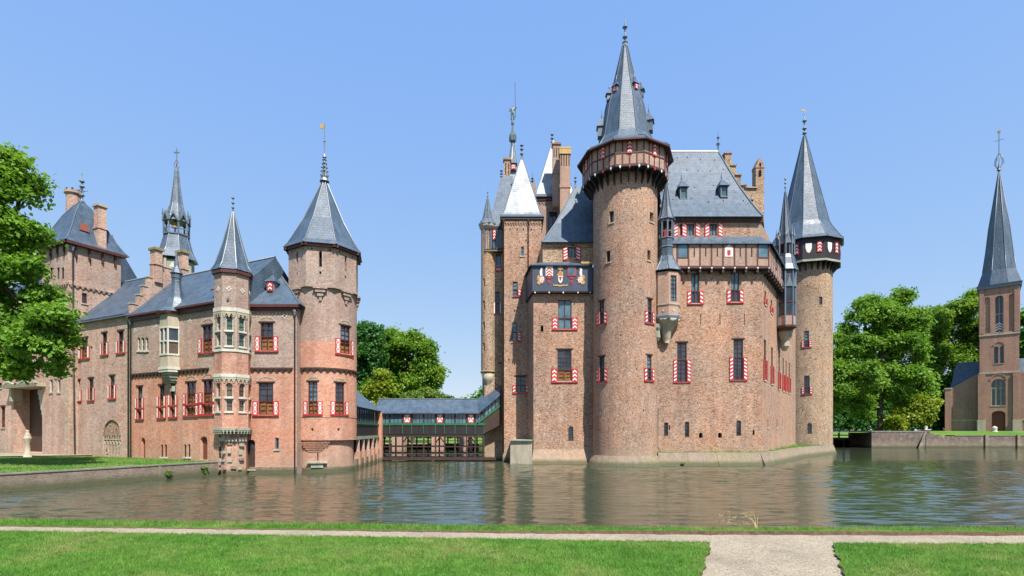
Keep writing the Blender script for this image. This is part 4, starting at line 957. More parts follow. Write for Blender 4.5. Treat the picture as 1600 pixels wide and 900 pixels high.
def round_tower():
    cx, cy, r = PX(507, 44.3), 44.3, 2.68; b = thing("corner_tower", "round rose brick moat tower with octagonal top and tall pointed slate roof", "tower", (cx, cy, 0))
    z = lambda y: PZ(y, cy - 2.6)
    f = Cyl(cx, cy, r, step=6); H = math.pi * r
    window(b, f, 532, 509, 547, 553, 2, 530, shut='hour', sy=(529, 553), sw=.42, head='arch')
    window(b, f, 481.5, 596, 496, 648, 2, 627, shut='hour', sy=(627, 648), sw=.36, head='arch', low='ochre_wood')
    window(b, f, 524, 598, 538, 648, 2, 627, shut='hour', sy=(627, 648), sw=.36, head='arch', low='ochre_wood')
    for px in (466, 488, 529): opening(b, f, px - 1.8, 669, px + 1.8, 673)
    for px in (467, 496.5): opening(b, f, px - 1, 708, px + 1, 720)
    zs = z(577); zm = z(533)
    zlow = z(688)
    m = MB("brick_rose"); m.wall(f, -H, H, zlow, zm); m.build("lower_wall", b)
    m = MB("brick_grey"); m.wall(f, -H, H, zm, z(447)); m.build("upper_wall", b)
    frieze(b, f, -H * .6, H * .6, zs - .18, zs + .14)
    band(b, f, -H * .7, H * .7, z(652), z(649), .03, "brick_rose", "brick_band")
    # corbelled foot: narrower drum with diaper recess
    f2 = Cyl(cx, cy, r - .28, step=6); f2.holes = [h for h in f.holes if h[3] < zlow]
    m = MB("brick_rose"); m.wall(f2, -H, H, -.6, zlow); m.lathe((cx, cy), [(r - .30, zlow - .01), (r - .004, zlow)], 48, cap=False); m.build("foot", b)
    ua, ub = f2.hit(468)[0], f2.hit(519)[0]; n = 26; rows = 5; z0, z1 = z(707), z(690); di = MB("brick_rose")
    for j in range(rows):
        sh = j / rows; a0, b0 = ua + (1 - sh) * .9, ub - (1 - sh) * .9
        for k in range(n):
            u = a0 + (b0 - a0) * (k + (j % 2) * .5) / n; w = (b0 - a0) / n * .5; zz = z0 + (z1 - z0) * j / rows; hh = (z1 - z0) / rows
            di.fbox(f2, u, u + w, zz + .02, zz + hh - .02, -.01, .05 + .2 * sh)
    di.build("diaper_frieze", b)["kind"] = "stuff"
    u = f2.hit(496)[0]; q = MB("stone"); q.fbox(f2, u - .75, u + .75, z(724), z(721), -.02, .3); o = q.build("stone_basin", b); q = MB("stone_green"); q.fbox(f2, u - .45, u + .45, z(731), z(724), -.02, .18); q.build("basin_bowl", o)
    band(b, f2, -H, H, -.5, .45, .10, "plinth_stone", "plinth")
    # bracket ring and octagon
    dg = -29; Rb = 2.92
    R8 = ring(cx, cy, Rb, 8, dg); ph = ring_ph(cx, cy, dg); zE = z(384)
    m = MB("brick_grey")
    for k, g in enumerate(R8):
        if g.n.y < .3:
            opening(b, g, 0, 0, 0, 0, uz=(g.L * .45, g.L * .55, z(417), z(392)), arch=1.0); 
            for q in (.18, .8): opening(b, g, 0, 0, 0, 0, uz=(g.L * q, g.L * q + .12, z(391), z(388)))
            opening(b, g, 0, 0, 0, 0, uz=(g.L * .46, g.L * .53, z(428), z(424)))
        m.wall(g, 0, g.L, z(447), zE)
    m.lathe((cx, cy), [(r - .02, z(452)), (Rb - .03, z(447) + .01)], 8, ph, cap=False); m.build("octagon_wall", b)
    for g in R8:
        if g.n.y < .5:
            band(b, g, -.03, g.L + .03, z(449), z(445), .07, "brick_grey"); band(b, g, -.3, g.L + .3, zE - .1, zE + .16, .24, "wine_wood", "cornice")
            p = g.pt(g.L * .5, 0, -.2); 
            for (w, ya, yb, dd) in ((.5, 452, 449, .32), (.36, 457, 452, .24), (.22, 463, 457, .16), (.1, 470, 463, .1)):
                uu = g.L / 2; q = MB("brown_wood" if False else "brick_grey"); v = g.pt(uu, 0, 0); aa = math.atan2((v.xy - f.c).dot(f.t), (v.xy - f.c).dot(f.b)) * r; q.fbox(f, aa - w, aa + w, z(ya), z(yb), -.02, dd); q.build("corbel", b)
    pipe(b, [R8[0].pt(-.0 + .3, zE - .1, .12), R8[0].pt(.3, z(447), .12)]) if False else None
    zt = PZ(281, cy); ro = spire(b, cx, cy, [(Rb + .40, zE + .12), (Rb + .05, zE + .55), (Rb * .6, zE + (zt - zE) * .42), (.1, zt)], 8, ph, "slate")
    m = MB("lead"); z_ = lambda y: PZ(y, cy); m.lathe((cx, cy), [(.42, z_(284)), (.3, z_(279)), (.34, z_(276)), (.22, z_(272)), (.1, z_(247)), (.18, z_(246)), (.05, z_(240)), (.05, z_(222)), (.1, z_(221)), (.04, z_(219)), (.03, z_(193))], 8)
    for k in range(4):
        a = k * math.pi / 2 + .3
        for j in range(5): zz = z_(274 - j * 6); rr = .3 - j * .045; m.lathe((cx + rr * math.cos(a), cy + rr * math.sin(a)), [(0, zz - .1), (.09, zz), (0, zz + .12)], 5)
    m.build("finial", b); q = MB("gold_paint"); q.box(cx - .34, cx - .04, cy - .02, cy + .02, z_(201), z_(193.5)); q.build("weather_vane", b)
round_tower()

def urn():
    D = 45.5; x = PX(43, D); b = thing("garden_urn", "pale stone urn on tall pedestal before the gate portal", "urn", (x, D, 1.13)); z = lambda y: PZ(y, D)
    m = MB("stone"); m.lathe((x, D), [(.3, 1.1), (.3, 1.3), (.2, 1.35), (.18, z(693)), (.29, z(686)), (.31, z(683.5)), (.2, z(682))], 14, smooth=True); m.build("pedestal", b)
    m = MB("stone"); m.lathe((x, D), [(.2, z(682.5)), (.25, z(680)), (.15, z(677)), (.1, z(675)), (.14, z(673.5)), (.08, z(672)), (.0, z(671.5))], 14, smooth=True); m.build("bowl", b)
urn()
# ================================================================ COVERED BRIDGE
def bridge():
    D = 57.5; z = lambda y: PZ(y, D); x = lambda px: PX(px, D)
    b = thing("covered_bridge", "long covered timber bridge with slate roof and green glazed gallery over the moat", "bridge", (x(670), D, 0))
    f = Flat((x(588), D), (x(757), D)); L = f.L; dep = 3.2
    U = lambda px: f.hit(px)[0]
    # gallery walls
    m = MB("black_wood"); m.fbox(f, 0, L, z(680), z(664.5), -.14, 0); m.build("parapet", b)
    n = 18
    for k in range(n):
        m = MB("black_wood"); a, c = L * k / n + .01, L * (k + 1) / n - .01; m.fbox(f, a, c, z(679), z(665), .003, .03); m.build("board", b)
    m = MB("green_paint"); m.fbox(f, 0, L + .1, z(664.5), z(661), -.1, .1); m.build("green_rail", b)
    m = MB("black_wood"); m.fbox(f, 0, L, z(646.5), z(643), -.12, .1); m.build("wall_plate", b)
    xs = [590, 609, 629, 643.5, 662, 680.5, 694.5, 711, 729, 742.5, 756]
    for px in xs:
        m = MB("green_panel"); m.fbox(f, U(px) - .07, U(px) + .07, z(661), z(646.5), -.08, .05); m.build("gallery_post", b)
        m = MB("green_paint"); m.fbox(f, U(px) - .035, U(px) + .035, z(678), z(664.5), .03, .1); m.build("green_strip", b)
        m = MB("brown_wood"); m.fbox(f, U(px) - .08, U(px) + .08, z(716), z(682), -.16, .02); m.build("post", b)
        m = MB("brown_wood"); m.fbox(f, U(px) - .08, U(px) + .08, z(716), z(682), -dep + .1, -dep + .26); m.build("post", b)
    for a, c in zip(xs, xs[1:]):
        if (a, c) in ((629, 643.5), (680.5, 694.5), (729, 742.5)):
            shutter(b, f, U(a) + .12, U(c) - .12, z(661), z(646.5), 'hour'); continue
        nn = 3
        for k in range(nn):
            g = MB("glass_blue"); u0 = U(a) + .07 + (U(c) - U(a) - .14) * k / nn; u1 = U(a) + .07 + (U(c) - U(a) - .14) * (k + 1) / nn; g.fbox(f, u0 + .02, u1 - .02, z(661), z(646.5), -.04, -.02 + jit(.008)); g.build("pane", b)
            g = MB("green_panel"); g.fbox(f, u1 - .03, u1 + .03, z(661), z(646.5), -.04, .02); g.build("glazing_bar", b)
    for yy, t in ((681.5, .09), (698, .05), (708.6, .06)):
        for dd in (0, -dep + .28):
            m = MB("brown_wood"); m.fbox(f, 0, L, z(yy) - t, z(yy) + t, -.14 + dd, .03 + dd); m.build("rail", b)
    m = MB("brown_wood"); m.fbox(f, -.1, L + 1.3, z(719), z(715), -dep, .12); m.build("deck", b)
    for px in (636, 687.5, 735.5):     # pointed braces
        for s in (-1, 1):
            m = MB("brown_wood"); m.tube([f.pt(U(px), z(683), -.05), f.pt(U(px) + s * .5, z(692), -.05)], .06, 4); m.build("brace", b)
    for px, w in ((643, .3), (686, 1.2), (735, 1.1)):
        m = MB("plinth_stone"); m.fbox(f, U(px) - w / 2, U(px) + w / 2, -1, z(719), -dep + .3, -.2); m.build("pier", b)
    back = Flat((x(588), D + dep), (x(757), D + dep)); m = MB("green_panel"); m.fbox(back, 0, L, z(680), z(644), 0, .1); m.build("rear_parapet", b)
    m = MB("black_wood"); m.box(x(588), x(757), D, D + dep, z(681) - .1, z(681)); m.build("gallery_floor", b)
    # roof: slope to the ridge, then rising to the keep
    zr, ze = z(627.5) + .35, z(645)
    p0, p1, p2 = x(586), x(748), x(781)
    dzr = (z(600) - z(628)); m = MB("slate")
    yr = D + dep / 2; y0, y1 = D - .35, D + dep + .35
    m.face((p0, y0, ze), (p1, y0, ze), (p1 - .3, yr, zr), (p0, yr, zr)); m.face((p0, y1, ze), (p0, yr, zr), (p1 - .3, yr, zr), (p1, y1, ze))
    m.face((p0, y0, ze - .12), (p1, y0, ze - .12), (p1, y1, ze - .12), (p0, y1, ze - .12)); m.face((p0, y0, ze - .12), (p0, y0, ze), (p1, y0, ze), (p1, y0, ze - .12))
    r = m.build("roof", b); q = MB("lead"); q.tube([(p0, yr, zr + .03), (p1 - .3, yr, zr + .03)], .08); q.build("ridge_cap", r)
    # rising part
    s = MB("slate"); A, B_, C_, D_ = (p1, y0, ze), (p2, y0, ze + dzr), (p2, yr, zr + dzr), (p1 - .3, yr, zr)
    s.face(A, B_, C_, D_); s.face(D_, C_, (p2, y1, ze + dzr), (p1, y1, ze)); s.face((p1, y0, ze - .12), (p2, y0, ze + dzr - .12), (p2, y1, ze + dzr - .12), (p1, y1, ze - .12)); s.face(A, B_, (B_[0], B_[1], B_[2] - .14), (A[0], A[1], A[2] - .14)); s.build("stair_roof", b)
    q = MB("green_paint"); q.hexa([(p1 - .2, D - .1, z(664)), (p2, D - .1, z(664) + dzr), (p2, D, z(664) + dzr), (p1 - .2, D, z(664)), (p1 - .2, D - .1, z(660)), (p2, D - .1, z(660) + dzr), (p2, D, z(660) + dzr), (p1 - .2, D, z(660))]); q.build("green_rail", b)
    q = MB("brown_wood"); q.hexa([(p1 - .2, D - .02, z(683)), (p2, D - .02, z(681) + dzr * .6), (p2, D + .1, z(681) + dzr * .6), (p1 - .2, D + .1, z(683)), (p1 - .2, D - .02, z(664)), (p2, D - .02, z(664) + dzr), (p2, D + .1, z(664) + dzr), (p1 - .2, D + .1, z(664))]); q.build("stair_parapet", b)
    for k in range(6):
        t0, t1 = k / 6 + .02, (k + 1) / 6 - .02; xa, xb = p1 - .1 + (p2 - p1) * t0, p1 - .1 + (p2 - p1) * t1; g = MB("glass_blue")
        g.face((xa, D + .03, z(660) + dzr * t0), (xb, D + .03, z(660) + dzr * t1), (xb, D + .03, z(647) + dzr * t1), (xa, D + .03, z(647) + dzr * t0)); g.build("pane", b)
        g = MB("green_panel"); g.box(xb, xb + .09, D - .05, D + .08, z(661) + dzr * t1, z(645.5) + dzr * t1); g.build("gallery_post", b)
bridge()

def bridge_head():
    A, B = Vector((-13.95, 45.6)), Vector((-14.9, 57.4)); f = Flat(A, B); L = f.L
    b = thing("bridge_house", "dark glazed bridge house on brick columns against the round corner tower", "building", ((A.x + B.x) / 2 - 1, 51, 0))
    z = PZ; zf = z(663, 51.5); zt = z(641, 51.5); zl = z(681, 51.5)
    m = MB("black_wood"); m.fbox(f, 0, L, zl, zf, -.15, 0); m.build("parapet", b)
    m = MB("green_paint"); m.fbox(f, 0, L, zf - .05, zf + .12, -.1, .08); m.build("green_rail", b)
    n = 12
    for k in range(n):
        g = MB("glass"); u0, u1 = L * k / n + .05, L * (k + 1) / n - .05; g.fbox(f, u0, u1, zf + .12, zt, -.06, -.03 + jit(.01)); g.build("pane", b)
        g = MB("green_panel"); g.fbox(f, u1, u1 + .1, zf + .12, zt, -.06, .04); g.build("gallery_post", b)
    m = MB("stone_green"); m.fbox(f, 0, L, zl - .28, zl, -.2, .12); m.build("architrave", b)
    for k in range(5):
        u = L * (.1 + .19 * k); c = f.pt(u, 0, -.05); m = MB("brick_wing"); m.lathe((c.x, c.y), [(.2, 1.5), (.17, zl - .28)], 8); m.build("column", b)
        m = MB("brick_rose"); m.fbox(f, u - .32, u + .32, -.8, 1.5, -.45, .25); m.build("column_base", b)
    m = MB("brick_quay"); m.fbox(f, 0, L, -.8, .9, -.7, .1); m.build("plinth", b)
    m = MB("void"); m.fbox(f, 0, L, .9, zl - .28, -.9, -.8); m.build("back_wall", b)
    m = MB("brick_rose"); p = f.pt(L, 0, 0); m.box(p.x - .35, p.x + .4, p.y - .5, p.y + .2, -.8, zt); m.build("pier", b)
    m = MB("black_wood"); m.fbox(f, 0, L, zt, zt + .12, -3.2, .2); m.build("wall_plate", b)
    # hipped slate roof
    e0, e1 = f.pt(-.3, zt + .1, .3), f.pt(L + .3, zt + .1, .3); r0, r1 = f.pt(-.3, zt + 2.5, -2.0), f.pt(L - 2.6, zt + 2.3, -2.0); k0, k1 = f.pt(-.3, zt + .1, -4), f.pt(L + .3, zt + .1, -4)
    m = MB("slate_pale"); m.face(e0, e1, r1, r0); m.face(e1, k1, r1); m.face(k1, k0, r0, r1); m.face(e0, e1, k1, k0); r = m.build("roof", b)
    q = MB("lead"); q.tube([r0, r1], .07); q.build("ridge_cap", r); finial(b, r1.x, r1.y, r1.z - .1, r1.z + 1.0, .08, "stone")
bridge_head()

# ================================================================ THE KEEP
def main_tower():
    cx, cy, r = PX(976.5, 52.4), 52.4, 3.2; b = thing("great_round_tower", "great round brick tower with timber gallery, white glinting slate spire, tallest of the castle", "tower", (cx, cy, 0))
    f = Cyl(cx, cy, r, lambda z: 3.2 + .06 * max(0, min(1, (10 - z) / 10)), step=5); H = math.pi * r; z = lambda y: PZ(y, cy - r)
    for x0, y0, x1, y1 in ((951.7, 330, 959, 348), (1015.5, 332, 1021, 347), (947, 392, 953.5, 410), (1011.5, 391, 1016.5, 407)):
        window(b, f, x0, y0, x1, y1, 1, None, frame='brown_wood', sill='stone', lead=False, dep=.45)
    window(b, f, 936.5, 470, 944, 508, 1, 489, low='glass', shut='stripe', sy=(489, 508), sw=.34, head='lintel'); window(b, f, 1012, 467, 1018.5, 505, 1, 486, low='glass', shut='stripe', sy=(486, 505), sw=.34, head='lintel')
    window(b, f, 936.5, 557, 944.5, 598, 1, 577, low='glass', shut='stripe', sy=(577, 597), sw=.34, head='lintel'); window(b, f, 1011, 555, 1018, 595, 1, 575, low='glass', shut='stripe', sy=(575, 595), sw=.34, head='lintel')
    for px, py in ((970, 522), (985, 433), (1005, 640), (940, 640), (995, 575)): opening(b, f, px - .8, py, px + .8, py + 3, dep=.12, name="putlog_hole")
    m = MB("brick_keep"); m.wall(f, -H, H, 0.9, z(262), zc=[2, 4, 6, 8, 10]); m.build("wall", b)
    nP = 30
    for k in range(nP):           # sloping plinth of pale slabs
        if not (-.62 < (k + .5) / nP * 2 - 1 < .62): continue
        a0, a1 = -math.pi + 2 * math.pi * k / nP, -math.pi + 2 * math.pi * (k + 1) / nP; q = MB("plinth_stone")
        def pp(a, rr, zz): v = f.c + (f.b * math.cos(a) + f.t * math.sin(a)) * rr; return (v.x, v.y, zz)
        g = .002; q.hexa([pp(a0 + g, 3.1, -.7), pp(a1 - g, 3.1, -.7), pp(a1 - g, 4.2, -.7), pp(a0 + g, 4.2, -.7), pp(a0 + g, 3.1, .98), pp(a1 - g, 3.1, .98), pp(a1 - g, 3.36, .98), pp(a0 + g, 3.36, .98)]); q.build("plinth_slab", b)
    # timber gallery: ten sides
    dg = -12; n = 10; Rg = 4.30; z0, z1 = z(267), z(226); G = ring(cx, cy, Rg, n, dg); ph = ring_ph(cx, cy, dg)
    gal = MB("black_wood"); gal.lathe((cx, cy), [(r - .1, z0), (Rg + .06, z0), (Rg + .06, z0 + .14), (r, z0 + .14)], n, ph, cap=False); go = gal.build("gallery", b)
    zm = z0 + (z1 - z0) * .52
    for k, g in enumerate(G):
        if g.n.y > .55: continue
        m = MB("wine_wood"); m.fbox(g, 0, g.L, z0 + .14, z1, -.14, -.05); m.build("gallery_wall", go)
        np_ = 4
        for i in range(np_):
            for (a, c) in ((z0 + .28, zm - .07), (zm + .07, z1 - .1)):
                q = MB("brick_nogging"); q.fbox(g, g.L * i / np_ + .08, g.L * (i + 1) / np_ - .06, a, c, -.05, -.012); q.build("infill_panel", go)
        q = MB("wine_wood"); 
        for zz in (z0 + .2, zm, z1 - .05): q.fbox(g, 0, g.L, zz - .07, zz + .07, -.04, .03)
        q.build("gallery_rail", go)["kind"] = "stuff"
        for i in range(np_ + 1):
            q = MB("wine_wood"); u = g.L * i / np_; q.fbox(g, max(u - .06, 0), min(u + .06, g.L), z0 + .14, z1, -.045, .022); q.build("gallery_post", go)
        shutter(go, g, g.L * .5 - .24, g.L * .5 + .24, zm - .1, z1 - .1, 'chev')
        for i in range(3):
            u = g.L * (i + .5) / 3; p = g.pt(u, 0, 0); inw = (f.c - p.xy).normalized(); w = .06
            q = MB("black_wood"); a = p.xy + inw * .12; c = p.xy + inw * 1.12; t = Vector((-inw.y, inw.x)) * w
            q.hexa([(*(c - t), z0 - 1.35), (*(c + t), z0 - 1.35), (*(c + t + inw * .1), z0 - 1.2), (*(c - t + inw * .1), z0 - 1.2), (*(a - t), z0), (*(a + t), z0), (*(c + t + inw * .1), z0), (*(c - t + inw * .1), z0)]); q.build("bracket", go)
            q = MB("red_paint" if i % 2 else "white_paint"); q.fpoly(g, [(u - .075, z0 + .12), (u - .075, z0 - .06), (u, z0 - .18), (u + .075, z0 - .06), (u + .075, z0 + .12)], .03, .09); q.build("shield", go)
    # spire
    zE = z1; zt = PZ(70, cy); zz = lambda y: PZ(y, cy - 1.5)
    ro = spire(b, cx, cy, [(Rg + .55, zE - .1), (Rg + .2, zE + .25), (3.2, zE + 1.0), (2.62, zE + 2.0), (1.9, zz(150)), (1.05, zz(108)), (.22, zt)], n, ph, "slate")
    q = MB("wine_wood"); q.lathe((cx, cy), [(Rg + .1, zE - .14), (Rg + .55, zE - .24), (Rg + .55, zE - .12), (Rg + .1, zE - .04)], n, ph, cap=False); q.build("cornice", ro)
    def spire_dormer(ang, zc, rr, w, h, chev=True):
        a = R(ang); d = f.b * math.cos(a) + f.t * math.sin(a); p = f.c + d * rr; fl = Flat(p - Vector((-d.y, d.x)) * w / 2, p + Vector((-d.y, d.x)) * w / 2)
        if fl.n.dot(d) < 0: fl = Flat(p + Vector((-d.y, d.x)) * w / 2, p - Vector((-d.y, d.x)) * w / 2)
        q = MB("lead"); q.fbox(fl, 0, w, zc, zc + h, -w * 1.3, 0); q.build("dormer", ro)
        if chev: shutter(ro, fl, w * .15, w * .85, zc + .05, zc + h - .05, 'chev', name="dormer_shutter")
        q = MB("slate"); a_ = fl.pt(w / 2, zc + h * 2.1, -w * .5); c4 = [fl.pt(-.12, zc + h, .14), fl.pt(w + .12, zc + h, .14), fl.pt(w + .12, zc + h, -w * 1.3), fl.pt(-.12, zc + h, -w * 1.3)]
        for i in range(4): q.face(c4[i], c4[(i + 1) % 4], a_)
        q.face(*c4); q.lathe((a_.x, a_.y), [(.05, a_.z - .1), (.07, a_.z + .1), (.02, a_.z + h * .8)], 6); q.build("dormer_roof", ro)
    for ang in (-38, 42): spire_dormer(ang, zz(139), 1.62, .5, .62)
    for ang in (-78, 80): spire_dormer(ang, zz(143), 1.85, .5, .62, False)
    for ang in (-84, 84): spire_dormer(ang, zz(200), 2.75, .8, 1.0, False)
    finial(b, cx, cy, zt - .2, PZ(24, cy), .16, "lead", balls=(.3, .62))
    q = MB("lead"); q.lathe((cx, cy), [(.34, zt - .3), (.24, zt + .1), (.3, zt + .2), (.14, zt + .4)], 8); q.build("spire_cap", ro)
    return b
main_tower()

def keep_block():
    D = 51.7; xl, xr = PX(1020, D), PX(1191.5, D); C = Vector((xr, D)); Bk = Vector((PX(1243, 72.0), 72.0))
    b = thing("keep_block", "main castle block with timber gallery under a huge slate roof with dormers", "building", ((xl + xr) / 2, D + 4, 0))
    f = Flat((xl, D), C); g = Flat(C, Bk); z = lambda y: PZ(y, D)
    W = dict(low='glass', head='lintel')
    window(b, f, 1080, 427, 1092.5, 474, 2, 455, shut='stripe', sy=(455, 475), sw=.38, up='glass_blue', low='glass', sill='stone_white', lead=False); window(b, f, 1142, 424, 1155, 472, 2, 453, shut='stripe', sy=(453, 473), sw=.38, up='glass_blue', low='glass', sill='stone_white', lead=False)
    window(b, f, 1058, 535, 1073, 597, 2, 562, shut='stripe', sy=(562, 597), sw=.36, sill='stone_white', **W); window(b, f, 1146, 530, 1161, 594, 2, 558, shut='stripe', sy=(558, 594), sw=.38, sill='stone_white', **W)
    for x0, y0, x1, y1 in ((1037.5, 660, 1044, 681), (1070, 659, 1077, 683), (1150.5, 657, 1158, 681)): window(b, f, x0, y0, x1, y1, 1, None, arch=.5, frame='brown_wood', sill=None)
    for x0, x1 in ((1092, 1098), (1122, 1128)): opening(b, f, x0, 676, x1, 684, arch=1.0)
    opening(b, f, 1176, 672, 1179, 680); opening(b, f, 1045, 664, 1047, 672)
    for px, py in ((1095, 490), (1125, 490), (1163, 490), (1108, 510), (1150, 620), (1090, 628)): opening(b, f, px - .6, py, px + .6, py + (18 if py < 500 else 3), dep=.1, name="putlog_hole")
    # right flank
    def gw(px, y0, y1, w=.55, shut=None, **k):
        u, dd = g.hit(px); window(b, g, 0, 0, 0, 0, 1, None, uz=(u - w, u + w, PZ(y1, dd), PZ(y0, dd)), low='glass', sill='stone_white', **k)
        if shut:
            for s in (-1, 1): shutter(b, g, u + s * (w + .25) - .22, u + s * (w + .25) + .22, PZ(y1, dd), PZ((y0 + y1) / 2, dd), 'red')
    gw(1195.5, 531, 594, .6, True); gw(1206.5, 543, 600, .6, True); gw(1196, 455, 476, .45, True); gw(1205.5, 469, 489, .45, True)
    for px, t in ((1217.5, 556), (1224, 560), (1228.5, 563.5), (1233.5, 567)): gw(px, t, 608 + (px - 1217) * .35, .5, True)
    for px in (1200, 1214, 1222): gw(px, 655, 668, .25)
    ztop = z(418)
    m = MB("brick_keep"); m.wall(f, 0, f.L, .5, z(372)); m.build("wall", b)
    m = MB("brick_keep"); m.wall(g, 0, g.L, .5, z(372)); m.build("flank_wall", b)
    # upper storey, set back a little
    UF = Flat((PX(1040, D + .25), D + .25), (PX(1187.5, D + .25), D + .25)); UG = Flat((PX(1187.5, D + .25), D + .25), (PX(1187.5, D + .25) + 6.3, D + .25 + 9.4))
    for x0, x1 in ((1073.5, 1084.5), (1109, 1120)): window(b, UF, x0, 350, x1, 368, 2, None, up='glass_blue', frame='wine_wood', lead=False, sill=None, dep=.2)
    window(b, UF, 1062.5, 350, 1066, 368, 1, None, up='ochre_wood', frame='wine_wood', lead=False, sill=None, dep=.2)
    for px in (1056, 1069, 1090, 1104.5, 1125.5):
        u, dd = UF.hit(px); shutter(b, UF, u - .24, u + .24, PZ(370.5, dd), PZ(348, dd), 'stripe', px in (1069, 1090, 1125.5))
    m = MB("brick_keep"); m.wall(UF, 0, UF.L, z(374), z(340)); m.wall(UG, 0, UG.L, z(374), z(340)); m.build("attic_wall", b)
    band(b, UF, -.1, UF.L + .2, z(346), z(342), .12, "brown_wood", "cornice")
    # timber gallery
    ov = .62; GF = Flat((PX(1040, D - ov), D - ov), (C.x + ov * .55, D - ov)); GG = Flat((C.x + ov * .55, D - ov), (C.x + ov * .55 + 6.6, D - ov + 9.2))
    zg0, zg1 = PZ(419, D - ov), PZ(380, D - ov)
    gb = MB("black_wood"); gb.fbox(GF, 0, GF.L, zg0 - .1, zg0 + .02, -ov - .3, 0); gb.fbox(GG, 0, GG.L, zg0 - .1, zg0 + .02, -ov - .3, 0); go = gb.build("gallery", b)
    for q_, faces in (("front", GF), ("side", GG)):
        m = MB("wine_wood"); m.fbox(faces, 0, faces.L, zg0, zg1, -.25, -.05); m.build("gallery_wall", go)
        m = MB("wine_wood"); m.fbox(faces, -.05, faces.L + .05, zg0 - .02, zg0 + .22, -.05, .05); m.build("gallery_rail", go)
        n = 9; zmid = zg0 + (zg1 - zg0) * .42
        for k in range(n):
            a, c = faces.L * k / n + .07, faces.L * (k + 1) / n - .07; win_ = k in (1, 8) and q_ == "front" or (q_ == "side" and k in (3, 6))
            if win_:
                q = MB("brick_nogging"); q.fbox(faces, a, c, zg0 + .25, zmid - .06, -.05, -.01); q.build("infill_panel", go); q = MB("glass_blue"); q.fbox(faces, a + .06, c - .06, zmid + .06, zg1 - .1, -.05, -.02); q.build("pane", go); q = MB("wine_wood"); q.fbox(faces, a, c, zmid - .06, zmid + .06, -.05, .02); q.build("gallery_rail", go)
            elif k == 5 and q_ == "front":
                q = MB("brick_nogging"); q.fbox(faces, a, c, zg0 + .25, zg1 - .08, -.05, -.01); q.build("infill_panel", go)
                q = MB("white_paint"); um = (a + c) / 2; q.fpoly(faces, [(um - .38, zmid + .1), (um + .38, zmid + .1), (um + .38, zg1 - .5), (um, zg1 - .08), (um - .38, zg1 - .5)], -.01, .03); o = q.build("white_plaque", go); q = MB("red_paint"); q.fpoly(faces, [(um - .16, zmid + .3), (um, zmid + .2), (um + .16, zmid + .3), (um + .16, zg1 - .7), (um - .16, zg1 - .7)], .03, .05); q.build("plaque_shield", go)
            else:
                q = MB("brick_nogging"); q.fbox(faces, a, c, zg0 + .25, zg1 - .08, -.05, -.01); q.build("infill_panel", go)
                q = MB("void"); um = (a + c) / 2; q.fbox(faces, um - .05, um + .05, zmid + .1, zg1 - .45, -.01, .004); q.build("arrow_slit", go)
        for k in range(n + 1):
            u = faces.L * k / n; q = MB("wine_wood"); q.fbox(faces, max(0, u - .07), min(faces.L, u + .07), zg0 + .2, zg1, -.05, .02); q.build("gallery_post", go)
            q = MB("brown_wood"); q.fbox(faces, max(.02, u - .1), min(faces.L, u + .1), zg0 - .42, zg0 - .1, -ov - .1, .02); q.build("joist", go)
            q = MB("white_paint"); q.fbox(faces, max(.02, u - .07), min(faces.L, u + .07), zg0 - .06, zg0 + .08, .05, .09); q.build("joist_shield", go)
    zl0, zl1 = zg1 - .03, z(368)      # lean-to roof over the gallery
    m = MB("slate"); e = .22; a0 = GF.pt(-.1, zl0, e); a1 = Vector((GG.p0.x + .25, GG.p0.y - e, zl0)); a2 = GG.pt(GG.L, zl0, e); b0 = UF.pt(0, zl1, 0); b1 = UF.pt(UF.L, zl1, 0); b2 = UG.pt(UG.L, zl1, 0)
    dz = Vector((0, 0, -.1)); m.face(a0, a1, b1, b0); m.face(a1, a2, b2, b1); m.face(a0, a0 + dz, a1 + dz, a1); m.face(a1, a1 + dz, a2 + dz, a2); m.face(a0 + dz, a1 + dz, b1 + dz, b0 + dz); m.face(a1 + dz, a2 + dz, b2 + dz, b1 + dz); m.build("gallery_roof", b)
    # great roof
    ze = z(340); e0 = Vector((PX(1030, D), D - .3, ze)); e1 = Vector((PX(1189.5, D), D - .3, ze)); Dr = 57.5; rz = PZ(237, Dr)
    r0, r1 = Vector((PX(1030, Dr), Dr, rz)), Vector((PX(1122, Dr), Dr, rz)); bk0, bk1 = Vector((e0.x, 63.5, ze)), Vector((e1.x + 6.4, 63.0, ze))
    def sl(t, s):   # slightly hollow slope
        A_ = e0.lerp(e1, s); B2 = r0.lerp(r1, s); p = A_.lerp(B2, t); p.z -= .55 * math.sin(math.pi * t) * (1 - .3 * t); return p
    m = MB("slate"); T = [0, .12, .25, .45, .7, 1]
    for i in range(len(T) - 1): m.face(sl(T[i], 0), sl(T[i], 1), sl(T[i + 1], 1), sl(T[i + 1], 0))
    def hs(t, s): 
        p = sl(t, 1).lerp(bk1.lerp(r1, t), s); return p
    for i in range(len(T) - 1): m.face(hs(T[i], 0), hs(T[i], 1), hs(T[i + 1], 1), hs(T[i + 1], 0)) if T[i + 1] < 1 else m.face(hs(T[i], 0), hs(T[i], 1), r1)
    m.face(bk1, bk0, r0, r1); m.face(e0, e1, bk1, bk0); ro = m.build("roof", b)
    q = MB("white_paint"); q.tube([r0, r1], .13, 6); q.build("ridge_cap", ro); q = MB("lead"); q.tube([sl(t, 1) + Vector((.02, -.02, .03)) for t in T], .08, 6); q.build("ridge_cap", ro)
    for px in (1068.5, 1132): dormer(b, ro, px, 292 if px < 1100 else 290, 312 if px < 1100 else 308, .78, 53.15 if px < 1100 else 53.2, up='glass_blue', back=1.7, tip=1.5)
    dormer(b, ro, 1170, 313, 326, .7, 54.0, up='glass', back=1.7, tip=1.0)
